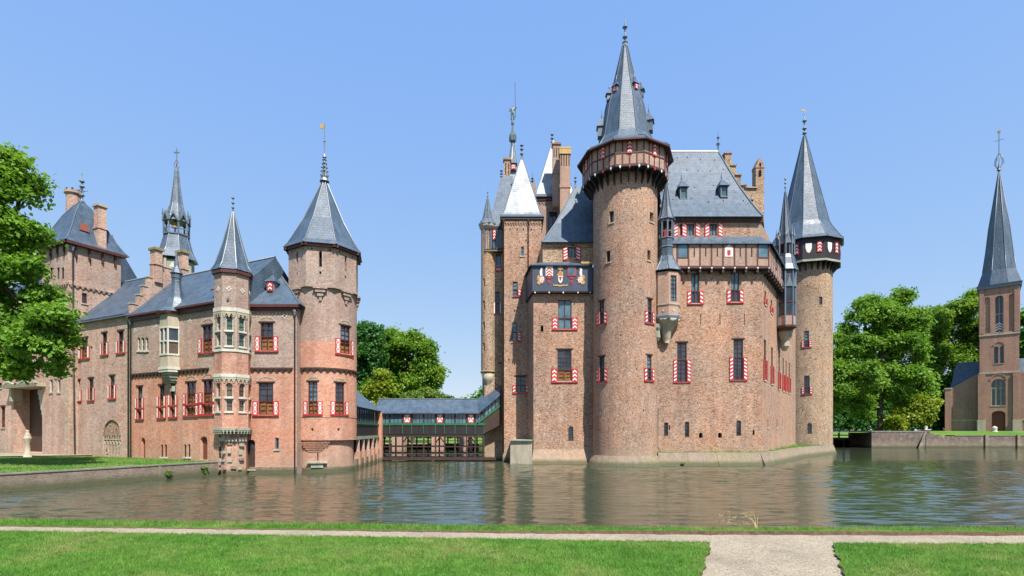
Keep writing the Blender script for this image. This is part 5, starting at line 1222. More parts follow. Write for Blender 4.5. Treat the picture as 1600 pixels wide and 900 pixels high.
    finial(b, r1.x, r1.y, rz, PZ(206, Dr), .09, "iron", balls=(.4, .7), fan=True)
    for a_ in (.28, .5, .72, .9):
        for k in range(5):
            p = sl(a_ + random.uniform(-.03, .03), .18 + .19 * k + random.uniform(-.04, .04) + (.09 if a_ in (.5, .9) else 0)); q = MB("slate_white_glint"); q.box(p.x - .04, p.x + .04, p.y - .1, p.y + .04, p.z, p.z + .11); q.build("roof_hook", ro)
    # stepped gable and chimneys beyond the hip
    DG = 57.0
    for k, (x0, x1, y) in enumerate(((1133, 1143, 240), (1142, 1150, 259), (1149.5, 1158, 274), (1157, 1166, 290), (1165, 1183, 294))):
        q = MB("brick_tan"); q.box(PX(x0, DG), PX(x1, DG), DG + .02 * k, DG + .7 + .02 * k, z(345), PZ(y, DG)); o = q.build("gable_step", b); q = MB("brick_tan"); q.box(PX(x0, DG) - .08, PX(x1, DG) + .06, DG - .1, DG + .8, PZ(y, DG) + .002, PZ(y, DG) + .14); q.build("step_coping", o)
    DC = 58.0; q = MB("brick_tan"); q.box(PX(1181, DC), PX(1194, DC), DC, DC + .9, z(350), PZ(258, DC)); o = q.build("chimney", b)
    q = MB("brick_keep"); xc = PX(1187.5, DC); q.hexa([(PX(1180, DC), DC - .06, PZ(262, DC)), (PX(1195, DC), DC - .06, PZ(262, DC)), (PX(1195, DC), DC + .96, PZ(262, DC)), (PX(1180, DC), DC + .96, PZ(262, DC)), (xc - .06, DC - .06, PZ(247, DC)), (xc + .06, DC - .06, PZ(247, DC)), (xc + .06, DC + .96, PZ(247, DC)), (xc - .06, DC + .96, PZ(247, DC))]); q.build("chimney_gable", o)
    q = MB("void"); q.box(xc - .12, xc + .12, DC - .08, DC - .02, PZ(275, DC), PZ(266, DC)); q.build("flue_opening", o); q = MB("void"); q.box(xc - .1, xc + .1, DC - .09, DC - .07, PZ(260, DC), PZ(255, DC)); q.build("flue_opening", o)
    pipe(b, [f.pt(.28 + 0.2, 5.6, .1), f.pt(.3 + .2, 1.8, .1), f.pt(.6 + .2, 1.1, .35)], .05)
    return b
keep_block()

def quay_berm():      # sloping stone foot round the keep
    t = thing("keep_quay", "low sloping stone quay along the foot of the main castle block", "wall", (20, 51, 0))
    pts = [Vector((PX(1028, 50.6), 50.6)), Vector((PX(1120, 50.5), 50.5)), Vector((PX(1188, 50.7), 50.7)), Vector((PX(1205, 52.6), 52.6)), Vector((PX(1250, 66), 66)), Vector((PX(1300, 77), 77))]
    k = 0
    for a, b in zip(pts, pts[1:]):
        n = max(2, int((b - a).length / 1.2)); d = (b - a).normalized(); nn = Vector((d.y, -d.x))
        for i in range(n):
            p0, p1 = a + (b - a) * i / n + d * .006, a + (b - a) * (i + 1) / n - d * .006; q = MB("plinth_stone"); z1 = 1.28 + .01 * (k % 3); k += 1
            q.hexa([(*(p0 - nn * 1.4), -.6), (*(p1 - nn * 1.4), -.6), (*(p1 + nn * .75), -.6), (*(p0 + nn * .75), -.6), (*(p0 - nn * 1.4), z1), (*(p1 - nn * 1.4), z1), (*p1, z1), (*p0, z1)]); q.build("quay_slab", t)
    m = MB("far_grass"); m.fi(m.pts([(*(p + Vector((-.3, .25))), 1.30) for p in pts] + [(PX(1243, 76), 76, 1.3), (PX(1210, 62), 62, 1.3), (PX(1185, 52.5), 52.5, 1.3), (PX(1030, 52.3), 52.3, 1.3)])); o = m.build("grass_ledge", t)
    X = RNG.uniform(15, 42, 9000); Y = RNG.uniform(50.5, 78, 9000); poly = [(p.x - .1, p.y + .1) for p in pts[1:]] + [(PX(1240, 76), 76), (PX(1208, 62), 62), (PX(1188, 52), 52), (PX(1110, 51.9), 51.9)]
    kk = inside(poly, X, Y); blades("grass", X[kk], Y[kk], np.full(kk.sum(), 1.28), .1, .5, .03, "tufts of grass on the stone quay below the castle")
quay_berm()

def corner_oriel():
    D = 51.2; cx = PX(1042, D); cy = D + .2; b = thing("corner_oriel", "brick oriel with slate bell lantern hanging between great tower and main block", "oriel", (cx, cy, 14)); z = lambda y: PZ(y, D - 1)
    r = 1.38; ph = ring_ph(cx, cy, 10); fs = ring(cx, cy, r, 8, 10)
    for k, g in enumerate(fs):
        if k in (0,): window(b, g, 0, 0, 0, 0, 2, None, uz=(g.L * .18, g.L * .82, z(471), z(430)), frame='brown_wood', sill=None, dep=.12)
    m = MB("brick_nogging"); [m.wall(g, 0, g.L, z(478), z(424)) for g in fs]; m.build("wall", b)
    m = MB("brick_nogging"); m.lathe((cx, cy), [(r - .02, z(492)), (r - .02, z(478))], 8, ph); m.build("base_wall", b)
    for g in fs[:2] + fs[-3:]:
        band(b, g, 0, g.L, z(476), z(473.5), .05, "stone"); q = MB("stone_white"); u = g.L / 2; q.fpoly(g, [(u - .1, z(485)), (u, z(487)), (u + .1, z(485)), (u, z(483))], 0, .03); q.build("stone_lozenge", b)
    m = MB("lead"); m.lathe((cx, cy), [(r + .06, z(497)), (r + .1, z(493)), (r + .02, z(491))], 8, ph); m.build("lead_ring", b)
    m = MB("stone"); m.lathe((cx, cy), [(.22, z(533)), (.42, z(528)), (.46, z(521)), (.72, z(510)), (1.05, z(502)), (r, z(497))], 12, smooth=True); m.build("corbel", b)
    m = MB("stone_green"); m.lathe((cx - 1.0, cy - .4), [(.1, z(531)), (.3, z(525)), (.25, z(515)), (.4, z(510)), (.4, z(504))], 8); m.build("carved_corbel", b)
    spire(b, cx, cy, [(r + .22, z(421)), (r + .1, z(418)), (.95, z(405)), (.78, z(396))], 8, ph, "slate_pale")
    rl = .72; m = MB("slate"); m.lathe((cx, cy), [(rl, z(397)), (rl, z(367))], 8, ph); m.build("lantern_base", b)
    for y in (397, 381, 367): q = MB("lead"); q.lathe((cx, cy), [(rl + .05, z(y) - .06), (rl + .07, z(y)), (rl + .02, z(y) + .06)], 8, ph); q.build("lead_band", b)
    for g in ring(cx, cy, rl, 8, 10):
        q = MB("lead"); q.fbox(g, -.06, .07, z(367), z(336), -.08, .03); q.build("lantern_post", b); q = MB("lead"); q.fpoly(g, [(0, z(338)), (g.L, z(338)), (g.L, z(343)), (g.L * .5, z(340)), (0, z(343))], -.06, 0); q.build("lantern_arch", b)
        q = MB("lead"); q.fbox(g, 0, g.L, z(357), z(355.5), -.05, 0); q.build("lantern_rail", b)
    q = MB("red_paint"); q.lathe((cx - .1, cy), [(.25, z(365)), (.25, z(352)), (0, z(350))], 8); q.build("figure", b)
    spire(b, cx, cy, [(rl + .16, z(337)), (rl + .02, z(334)), (.45, z(318)), (.3, z(300)), (.05, z(276))], 8, ph, "slate_pale"); finial(b, cx, cy, z(280), z(262), .06)
corner_oriel()

def shield_block():
    D = 53.3; b = thing("heraldry_block", "brick block with painted coats of arms on its balcony beside the great tower", "building", (PX(880, D), D + 2, 0)); z = lambda y: PZ(y, D)
    f = Flat((PX(833.5, D), D), (PX(932, D), D)); s = Flat((PX(822, D + 4.4), D + 4.4), (PX(833.5, D), D))
    window(b, f, 872, 469, 893, 514, 2, 497, up='glass_blue', low='glass_blue', lead=False, shut='chev', sy=(496, 515), sw=.6, head=None)
    window(b, f, 871, 546, 893, 595, 2, 578, low='ochre_wood', shut='chev', sy=(576, 597), sw=.6, head='lintel')
    window(b, f, 888, 666, 896, 689, 1, None, arch=1.0, frame='brown_wood', sill=None); opening(b, f, 845, 508, 849, 518, arch=1.0)
    m = MB("brick_keep"); m.wall(f, 0, f.L, -.6, z(418)); m.wall(s, 0, s.L, -.6, z(418)); m.build("wall", b)
    q = MB("brick_keep"); q.hexa([f.pt(-.35, -.7, .9), f.pt(f.L, -.7, .9), f.pt(f.L, -.7, -.1), f.pt(-.1, -.7, -.1), f.pt(.0, 1.5, .012), f.pt(f.L, 1.5, .012), f.pt(f.L, 1.5, -.1), f.pt(0, 1.5, -.1)]); q.build("battered_foot", b)
    # balcony box with arms
    ov = .55; g = Flat((PX(832, D - ov) , D - ov), (PX(926, D - ov), D - ov)); gs = Flat((PX(820, D + 4.2), D + 4.2), (PX(832, D - ov), D - ov)); z0, z1 = PZ(455, D - ov), PZ(414, D - ov)
    m = MB("black_wood"); m.fbox(g, 0, g.L, z0 - .12, z0, -ov, .03); m.fbox(gs, 0, gs.L, z0 - .12, z0, -ov, .03); bo = m.build("balcony", b)
    n = 26
    for k in range(n): q = MB("slate_paint"); q.fbox(g, g.L * k / n + .004, g.L * (k + 1) / n - .004, z0, z1, -.12, -.02 + .006 * (k % 2)); q.build("board", bo)
    for k in range(10): q = MB("slate_paint"); q.fbox(gs, gs.L * k / 10 + .004, gs.L * (k + 1) / 10 - .004, z0, z1, -.12, -.02); q.build("board", bo)
    q = MB("slate_paint"); q.fbox(g, 0, g.L, z0, z0 + .14, -.02, .05); q.build("bottom_rail", bo)
    U = lambda px: g.hit(px)[0]; Zp = lambda y: PZ(y, D - ov)
    def poly(name, mat, pxy, d1=.03, d0=-.012): q = MB(mat); q.fpoly(g, [(U(x), Zp(y)) for x, y in pxy], d0, d1); return q.build(name, bo)
    def shield(cx, cy, w, h): return [(cx - w, cy - h), (cx + w, cy - h), (cx + w, cy + h * .2), (cx + w * .6, cy + h * .75), (cx, cy + h), (cx - w * .6, cy + h * .75), (cx - w, cy + h * .2)]
    # left helm with mantling, shield with chevron, crowned centre, window, right helm
    def blob(cx, cy, rx, ry, seed, n=22):
        rr = random.Random(seed); return [(cx + rx * math.cos(a) * rr.uniform(.72, 1.12), cy + ry * math.sin(a) * rr.uniform(.72, 1.12)) for a in [2 * math.pi * i / n for i in range(n)]]
    def lozenge(cx, cy, w, h, mat="red_paint", d=.03): 
        poly("pendant", mat, [(cx - w, cy), (cx, cy - h), (cx + w, cy), (cx, cy + h)], d); poly("pendant_field", "slate_paint", [(cx - w * .5, cy), (cx, cy - h * .5), (cx + w * .5, cy), (cx, cy + h * .5)], d + .008, d)
    def lion(cx, sg, seed):      # helm with flowing mantling, bird crest and tilted shield
        poly("mantling", "orange_paint", blob(cx, 437, 6.2, 7.2, seed, 26)); poly("mantling", "gold_paint", blob(cx - sg * 3.4, 442, 3.2, 3.2, seed + 1, 14), .036, .03); poly("mantling", "gold_paint", blob(cx - sg * 4, 433, 2.0, 3.4, seed + 2, 12), .036, .03)
        poly("crest", "white_paint", [(cx - 1.5, 431), (cx - 2.2, 425), (cx - .5, 420), (cx + sg * 1.2, 417.5), (cx + 2, 421), (cx + 1.6, 426), (cx + 2.4, 431)], .036, .03); poly("crest_beak", "gold_paint", [(cx + sg * 1.2, 419), (cx + sg * 3.2, 420.5), (cx + sg * 1.2, 421.5)], .042, .036)
        poly("arms_shield", "white_paint", [(cx + sg * 1 + a, 437 + c) for a, c in ((-3, -3.5), (2.6, -4.6), (3.6, 0), (2, 4.4), (-.8, 5.2), (-3.2, 2))], .045, .036)
        for a, c in ((-1.6, -2.2), (1.4, -1.2), (-.6, 1.0), (2, 2.2), (-.2, 3.8)): poly("shield_charge", "red_paint", [(cx + sg * 1 + a - 1.1, 437 + c), (cx + sg * 1 + a, 436 + c - .2), (cx + sg * 1 + a + 1.1, 437 + c), (cx + sg * 1 + a, 438 + c + .2)], .05, .045)
    lion(845.5, 1, 3); lion(907.5, -1, 21)
    poly("arms_shield", "white_paint", [(852.5, 416.5), (864, 416.5), (864, 431.5), (852.5, 431.5)])
    for k in range(3): poly("chevron", "red_paint", [(853.2, 422.2 + k * 4.4), (858.2, 417.8 + k * 4.4), (863.3, 422.2 + k * 4.4), (863.3, 424.4 + k * 4.4), (858.2, 420 + k * 4.4), (853.2, 424.4 + k * 4.4)], .04, .03)
    poly("pendant_bar", "red_paint", [(853.5, 433), (863, 433), (861, 435.4), (855.5, 435.4)]); lozenge(858.2, 440.5, 2.6, 4.4)
    poly("mantling", "gold_paint", blob(875.5, 431, 4.6, 9.0, 12, 26)); poly("crown", "gold_paint", [(872, 421.5), (871, 416.5), (873.4, 419), (875.5, 414.8), (877.6, 419), (880, 416.5), (879, 421.5)], .036, .03); poly("helm", "orange_paint", blob(875.5, 428, 2.8, 3.6, 14, 14), .036, .03)
    poly("arms_shield", "white_paint", shield(875.5, 437, 3.4, 5.6), .045, .036); poly("shield_charge", "red_paint", shield(875.5, 436, 1.5, 3), .05, .045); poly("shield_charge", "red_paint", [(872.6, 433), (878.4, 433), (878.4, 434.2), (872.6, 434.2)], .05, .045)
    poly("scroll", "gold_paint", [(863.5, 443.5), (867, 445.5), (870, 444.5), (875, 445.5), (881, 444.5), (884, 445.5), (887.5, 443.5), (886, 447), (881, 446.8), (875, 447.8), (870, 446.8), (865, 447)])
    poly("window_frame", "red_paint", [(886.5, 416), (900, 416), (900, 431.5), (886.5, 431.5)]); poly("pane", "glass_blue", [(887.8, 417.3), (898.7, 417.3), (898.7, 430.2), (887.8, 430.2)], .04, .03); poly("pendant_bar", "red_paint", [(888.5, 433), (898, 433), (896, 435.4), (890.5, 435.4)]); lozenge(893.2, 440.5, 2.6, 4.4)
    for px in (836, 858, 880, 903, 922): q = MB("white_paint"); q.fbox(g, U(px) - .06, U(px) + .06, z0 - .22, z0 - .08, .0, .1); q.build("joist_end", bo)
    m = MB("slate"); zr = Zp(403); m.face(g.pt(-.25, z1, .2), g.pt(g.L, z1, .2), (PX(926, D + .8), D + .8, zr), (PX(846, D + .8), D + .8, zr)); m.face(gs.pt(0, z1, .2), g.pt(-.25, z1, .2), (PX(846, D + .8), D + .8, zr), (PX(838, D + 4.2), D + 4.2, zr)); m.face(g.pt(-.25, z1, .2), g.pt(g.L, z1, .2), g.pt(g.L, z1 - .1, .2), g.pt(-.25, z1 - .1, .2)); m.build("balcony_roof", b)
    q = MB("gold_paint"); q.box(PX(907, D - .3), PX(926, D - .3), D - .8, D - .3, Zp(413), Zp(410)); q.build("gutter_board", b)
    # attic and hipped roof
    a = Flat((PX(848, D + .8), D + .8), (PX(930, D + .8), D + .8)); window(b, a, 888, 382, 899, 402, 2, None, up='glass', frame='brown_wood', lead=False, sill=None, dep=.2)
    for px in (883.5, 903.5): u = a.hit(px)[0]; shutter(b, a, u - .27, u + .27, z(403), z(381), 'stripe', px > 890)
    a2 = Flat((PX(840, D + 4.7), D + 4.7), (PX(848, D + .8), D + .8)); m = MB("brick_tan"); m.wall(a, 0, a.L, z(408), z(376)); m.wall(a2, 0, a2.L, z(408), z(376)); m.build("attic_wall", b); band(b, a, -.1, a.L, z(382), z(380), .08, "brick_tan")
    ze = PZ(378, D + .4); Y2 = D + 4.7; rl, rr = Vector((PX(899, Y2), Y2, PZ(291, Y2))), Vector((PX(935, Y2), Y2, PZ(291, Y2))); e0, e1 = Vector((PX(846, D + .4), D + .4, ze)), Vector((PX(935, D + .4), D + .4, ze)); k0 = Vector((PX(842, D + 8), D + 8, ze)); k1 = Vector((e1.x, D + 8, ze))
    m = MB("slate"); T = [0, .15, .4, 1]
    def q4(A, B_, t, w): p = A.lerp(B_, t); p.z -= w * math.sin(math.pi * t); return p
    for i in range(3): m.face(q4(e0, rl, T[i], .5), q4(e1, rr, T[i], .5), q4(e1, rr, T[i + 1], .5), q4(e0, rl, T[i + 1], .5)); m.face(q4(k0, rl, T[i], .5), q4(e0, rl, T[i], .5), q4(e0, rl, T[i + 1], .5), q4(k0, rl, T[i + 1], .5))
    m.face(e0, e1, k1, k0); m.face(k0, rl, rr, k1); ro = m.build("roof", b); q = MB("lead"); q.tube([q4(e0, rl, t, .5) for t in T], .08, 6); q.build("ridge_cap", ro); finial(b, rl.x, rl.y, rl.z - .1, PZ(270, Y2), .1, balls=(.4, .65))
    q = MB("stone"); q.hexa([(PX(797, 53.5), 53.5, -.6), (PX(831.5, 52.6), 52.6, -.6), (PX(833, 57), 57, -.6), (PX(799, 57), 57, -.6), (PX(797.5, 53.6), 53.6, z(689)), (PX(831.5, 52.8), 52.8, z(689)), (PX(833, 57), 57, z(689)), (PX(799, 57), 57, z(689))]); q.build("stone_buttress", b)
    q = MB("stone_green"); q.hexa([(PX(796, 53.4), 53.4, z(689)), (PX(832, 52.6), 52.6, z(689)), (PX(833, 57), 57, z(689)), (PX(799, 57), 57, z(689)), (PX(796, 53.4), 53.4, z(687)), (PX(832, 52.6), 52.6, z(687)), (PX(833, 57), 57, z(687)), (PX(799, 57), 57, z(687))]); q.build("buttress_cap", b)
shield_block()

def square_tower():
    D = 56.8; x0, x1 = PX(785.5, D), PX(846, D); b = thing("square_tower", "tall square brick tower with pyramid roof painted glint-white at the castle's left front", "tower", ((x0 + x1) / 2, D + 2, 0)); z = lambda y: PZ(y, D)
    f = Flat((x0, D), (x1, D)); l = Flat((x0 + .05, D + 4.2), (x0, D)); r_ = Flat((x1, D), (x1, D + 4.2))
    window(b, f, 813.5, 385, 819, 400, 1, None, arch=1.0, frame='pipe', sill='stone')
    window(b, f, 801, 440, 809, 463, 1, 452, low='glass_blue', up='glass_blue', shut='stripe', sy=(452, 463), sw=.38, sides='r'); window(b, f, 800, 504, 808, 534, 1, 519, low='glass_blue', up='glass_blue', shut='stripe', sy=(519, 533), sw=.4, sides='r')
    window(b, f, 806, 588, 821, 613, 2, 602, low='glass', shut='stripe', sy=(602, 614), sw=.34, head='lintel')
    for px, py in ((797, 357), (808, 357), (818, 357), (830, 357), (822, 374), (804, 484), (795, 560)): opening(b, f, px - .9, py, px + .9, py + 3, dep=.15, name="putlog_hole")
    m = MB("brick_keep"); m.wall(f, 0, f.L, -.6, z(340)); m.wall(l, 0, l.L, -.6, z(340)); m.wall(r_, 0, r_.L, 8, z(340)); m.build("wall", b)
    for g in (f, l, r_): frieze(b, g, 0, g.L, z(352), z(346), "brick_keep", .28, .1); band(b, g, -.2, g.L + .2, z(344), z(340), .22, "black_wood", "cornice"); band(b, g, -.25, g.L + .25, z(340), z(336.5), .3, "lead", "gutter")
    band(b, f, 0, f.L, -.6, .5, .1, "plinth_stone", "plinth")
    ctr = ((x0 + x1) / 2, D + 2.1); rr = (x1 - x0) / 2 * math.sqrt(2); zt = PZ(247, ctr[1]); ze = z(338)
    spire(b, ctr[0], ctr[1], [(rr + .3, ze), (rr * .93, ze + .5), (.12, zt)], 4, math.pi / 4, "slate_white_glint")
    finial(b, ctr[0], ctr[1], zt - .2, PZ(220, ctr[1]), .13, "lead", balls=(.3, .55, .75))
    pipe(b, [f.pt((f.L) * .66, z(345), .1), f.pt(f.L * .66, z(420), .1)], .05, "brown_wood"); pipe(b, [f.pt(.08, z(345), .1), f.pt(.08, 1.0, .1)], .07, "brown_wood")
square_tower()

def rear_tower():
    D = 58.6; x0, x1 = PX(757, D), PX(800, D); b = thing("bartizan_tower", "tan brick rear tower with slender round bartizan and glazed timber gallery left of square tower", "tower", ((x0 + x1) / 2, D + 3, 0)); z = lambda y: PZ(y, D)
    f = Flat((x0, D), (x1, D)); l = Flat((x0 - .6, D + 6), (x0, D))
    window(b, f, 774, 456, 780.5, 490, 1, 474, low='glass', shut='plain', sy=(473, 490), sw=.16); window(b, f, 774.5, 396, 783, 418, 1, None, up='glass_blue', lead=False)
    opening(b, f, 770, 528, 772, 531); opening(b, f, 780, 566, 784, 568)
    m = MB("brick_tan"); m.wall(f, 0, f.L, -.6, z(360)); m.wall(l, 0, l.L, -.6, z(360), []); m.build("wall", b)
    shutter(b, f, f.hit(774.5)[0], f.hit(784)[0], z(424), z(418), 'chev'); 
    # bartizan
    bx, by, r = PX(762, D), D + .2, 10.5 / F * D
    c = Cyl(bx, by, r, step=12); 
    for y in (435, 470, 503, 536): opening(b, c, 754.5, y, 757.5, y + 13)
    m = MB("brick_tan"); m.wall(c, -math.pi * r, math.pi * r, z(582), z(357)); m.build("bartizan_wall", b)
    m = MB("mould"); m.lathe((bx, by), [(r + .02, z(583)), (r + .1, z(581)), (r + .02, z(579.5))], 20, cap=False); m.build("corbel_ring", b)
    m = MB("stone"); m.lathe((bx, by), [(.15, z(610)), (.3, z(600)), (.55, z(595)), (r, z(582))], 16, smooth=True); m.build("corbel", b)
    m = MB("stone"); m.lathe((bx, by), [(r, z(360)), (r + .2, z(355)), (r + .22, z(352)), (r, z(350))], 12); m.build("bartizan_cornice", b)
    spire(b, bx, by, [(r + .3, z(352)), (r * .75, z(342)), (.05, z(308))], 8, .2, "slate_pale"); finial(b, bx, by, z(310), z(290), .06)
    # gallery
    g = Flat((PX(757, D - .6), D - .6), (x1, D - .6)); m = MB("black_wood"); m.fbox(g, 0, g.L, z(395), z(392), -.6, .02); m.fbox(g, 0, g.L, z(361), z(357), -.6, .08); m.fbox(g, 0, g.L, z(392), z(361), -.25, -.1); go = m.build("gallery", b)
    for k in range(9):
        u = g.L * k / 9; q = MB("pipe"); q.fbox(g, u, u + .09, z(392), z(361), -.1, .03); q.build("gallery_post", go); q = MB("glass"); q.fbox(g, u + .09, u + g.L / 9, z(390), z(362), -.09, -.06); q.build("pane", go)
    shutter(go, g, g.hit(770)[0], g.hit(775)[0], z(378), z(362), 'chev'); q = MB("mould"); q.fbox(g, 0, g.L, z(395.5), z(394), -.02, .05); q.build("moss_line", go)
    # steep roof
    zt = PZ(275, D + 3); cx_, cy_ = PX(786, D + 3), D + 3; m = MB("slate"); ze = z(358)
    A, B_, C_, D_ = (PX(764, D) - .1, D - .5, ze), (x1 + .5, D - .5, ze), (x1 + .5, D + 6, ze), (PX(764, D) - .4, D + 6, ze); r0, r1 = (cx_ - .2, cy_, zt), (cx_ + 1.2, cy_, zt)
    m.face(A, B_, r1, r0); m.face(B_, C_, r1); m.face(C_, D_, r0, r1); m.face(D_, A, r0); m.face(A, B_, C_, D_); m.build("roof", b); finial(b, cx_ - .2, cy_, zt - .1, PZ(258, cy_), .12)
    chimney(b, PX(792.5, 62), 62, .75, .7, z(345), PZ(250, 62), 0, "brick_tan", "brick_tan", True)
rear_tower()

def statue_spire():
    D = 70.0; cx = PX(801, D); z = lambda y: PZ(y, D); r = lambda p: p / F * D
    b = thing("statue_spire", "steep slate spire with painted white glint crowned by a patina statue with lance behind the square tower", "tower", (cx, D, 15)); ph = ring_ph(cx, D, 22)
    m = MB("brick_tan"); m.lathe((cx, D), [(r(16), 8), (r(16), z(330))], 8, ph); m.build("wall", b)
    ro = spire(b, cx, D, [(r(18), z(330)), (r(14), z(305)), (r(9), z(265)), (r(3), z(232)), (r(2), z(226))], 8, ph, "slate_white_glint")
    f = Flat((cx - .55 + .1, D - r(12.5)), (cx + .55 + .1, D - r(12.5))); q = MB("lead"); q.fbox(f, .15, .95, z(272), z(262), -1.2, 0); q.build("dormer", ro); shutter(ro, f, .25, .85, z(271), z(263), 'chev', name="dormer_shutter"); q = MB("slate"); q.lathe((cx + .1, D - r(12.5) - .1 + .4), [(.7, z(262)), (.08, z(252)), (.02, z(246))], 4, math.pi / 4); q.build("dormer_roof", ro)
    m = MB("patina"); m.lathe((cx, D), [(r(3), z(228)), (r(2.6), z(224)), (r(4.6), z(221)), (r(4), z(213)), (r(2.5), z(211)), (r(1.6), z(208)), (r(1.4), z(196)), (r(2.4), z(194)), (r(2.2), z(190)), (r(1.2), z(188))], 8)
    for k in range(6): a = k * 1.047; m.lathe((cx + r(4.2) * math.cos(a), D + r(4.2) * math.sin(a)), [(.14, z(221)), (.16, z(212)), (.02, z(207))], 5)
    m.build("pedestal", b)
    # statue: a standing figure as one skinned body
    V = [(0, 0, 0), (-.12, 0, .02), (-.13, 0, -.45), (-.15, 0, -.95), (.12, 0, .02), (.16, -.05, -.45), (.13, 0, -.95), (0, 0, .35), (0, 0, .62), (0, 0, .78), (0, -.03, .95), (-.26, 0, .58), (-.38, -.08, .3), (-.3, -.2, .1), (.26, 0, .58), (.42, -.05, .75), (.36, -.05, 1.05)]
    E = [(0, 1), (1, 2), (2, 3), (0, 4), (4, 5), (5, 6), (0, 7), (7, 8), (8, 9), (9, 10), (8, 11), (11, 12), (12, 13), (8, 14), (14, 15), (15, 16)]
    RD = [.2, .17, .13, .1, .17, .13, .1, .2, .22, .1, .17, .12, .09, .08, .12, .09, .08]
    me = bpy.data.meshes.new("statue"); s = 1.02; me.from_pydata([(x * s * 1.15, y * s, zz * s) for x, y, zz in V], E, []); st = bpy.data.objects.new("statue", me); COL.objects.link(st); st.parent = b
    st.location = (0, 0, z(188) + .97 - 15); me.materials.append(MATS["patina"])
    md = st.modifiers.new("skin", 'SKIN'); 
    for i, v in enumerate(me.skin_vertices[0].data): v.radius = (RD[i] * 1.15, RD[i]); v.use_root = (i == 0)
    st.modifiers.new("sub", 'SUBSURF').levels = 1; st.modifiers["sub"].render_levels = 1
    m = MB("iron"); m.tube([(cx + .42, D - .05, z(185)), (cx + .3, D, z(128))], .035, 6); m.build("lance", b)
statue_spire()

def rear_house():
    D = 66.0; x0, x1 = PX(833, D), PX(900, D); z = lambda y: PZ(y, D); b = thing("inner_tower", "brick inner tower with glint-painted white pyramid roof and tall twin chimneys behind heraldry block", "tower", ((x0 + x1) / 2, D + 3, 8))
    f = Flat((x0, D), (x1, D)); l = Flat((x0, D + 5.5), (x0, D)); window(b, f, 857, 331, 871, 361, 2, None, frame='brown_wood', lead=False)
    m = MB("brick_nogging"); m.wall(f, 0, f.L, 8, z(308)); m.wall(l, 0, l.L, 8, z(308), []); m.build("wall", b)
    for g in (f, l): band(b, g, -.2, g.L + .2, z(314), z(309), .2, "wine_wood", "cornice"); band(b, g, -.3, g.L + .3, z(309), z(305), .4, "lead", "gutter"); frieze(b, g, 0, g.L, z(320), z(315), "brick_nogging", .4, .08)
    cx, cy = PX(865, D + 2.7), D + 2.7; zt = PZ(220, cy); rr = 2.8 * math.sqrt(2); spire(b, cx, cy, [(rr + .3, z(306)), (rr * .88, z(301)), (.15, zt)], 4, math.pi / 4, "slate_white_glint"); finial(b, cx - .2, cy, zt - .2, PZ(203, cy), .14, balls=(.3, .6))
    chimney(b, PX(869, D - 1), D - 1, 11 / F * D, .9, z(330), PZ(227, D - 1), 0, "brick_nogging", "ochre_wood"); chimney(b, PX(882.5, D - 2.5), D - 2.5, 15.5 / F * (D - 2), 1.0, z(375), PZ(234, D - 2.5), 0, "brick_nogging", "gold_paint")
    c = MB("gold_paint"); w = 15.5 / F * (D - 2); c.box(PX(882.5, D - 2.5) - w / 2 - .1, PX(882.5, D - 2.5) + w / 2 + .1, D - 3.1, D - 1.9, PZ(244, D - 2.5), PZ(235, D - 2.5)); c.build("chimney_band", b)
    c = MB("brick_tan"); c.box(PX(828, 74), PX(837, 74), 74, 75, 15, PZ(286, 74)); c.build("rear_chimney", b); finial(b, PX(832, 74), 74.5, PZ(287, 74), PZ(266, 74), .12, "iron", balls=(.3, .5), fan=True)
rear_house()

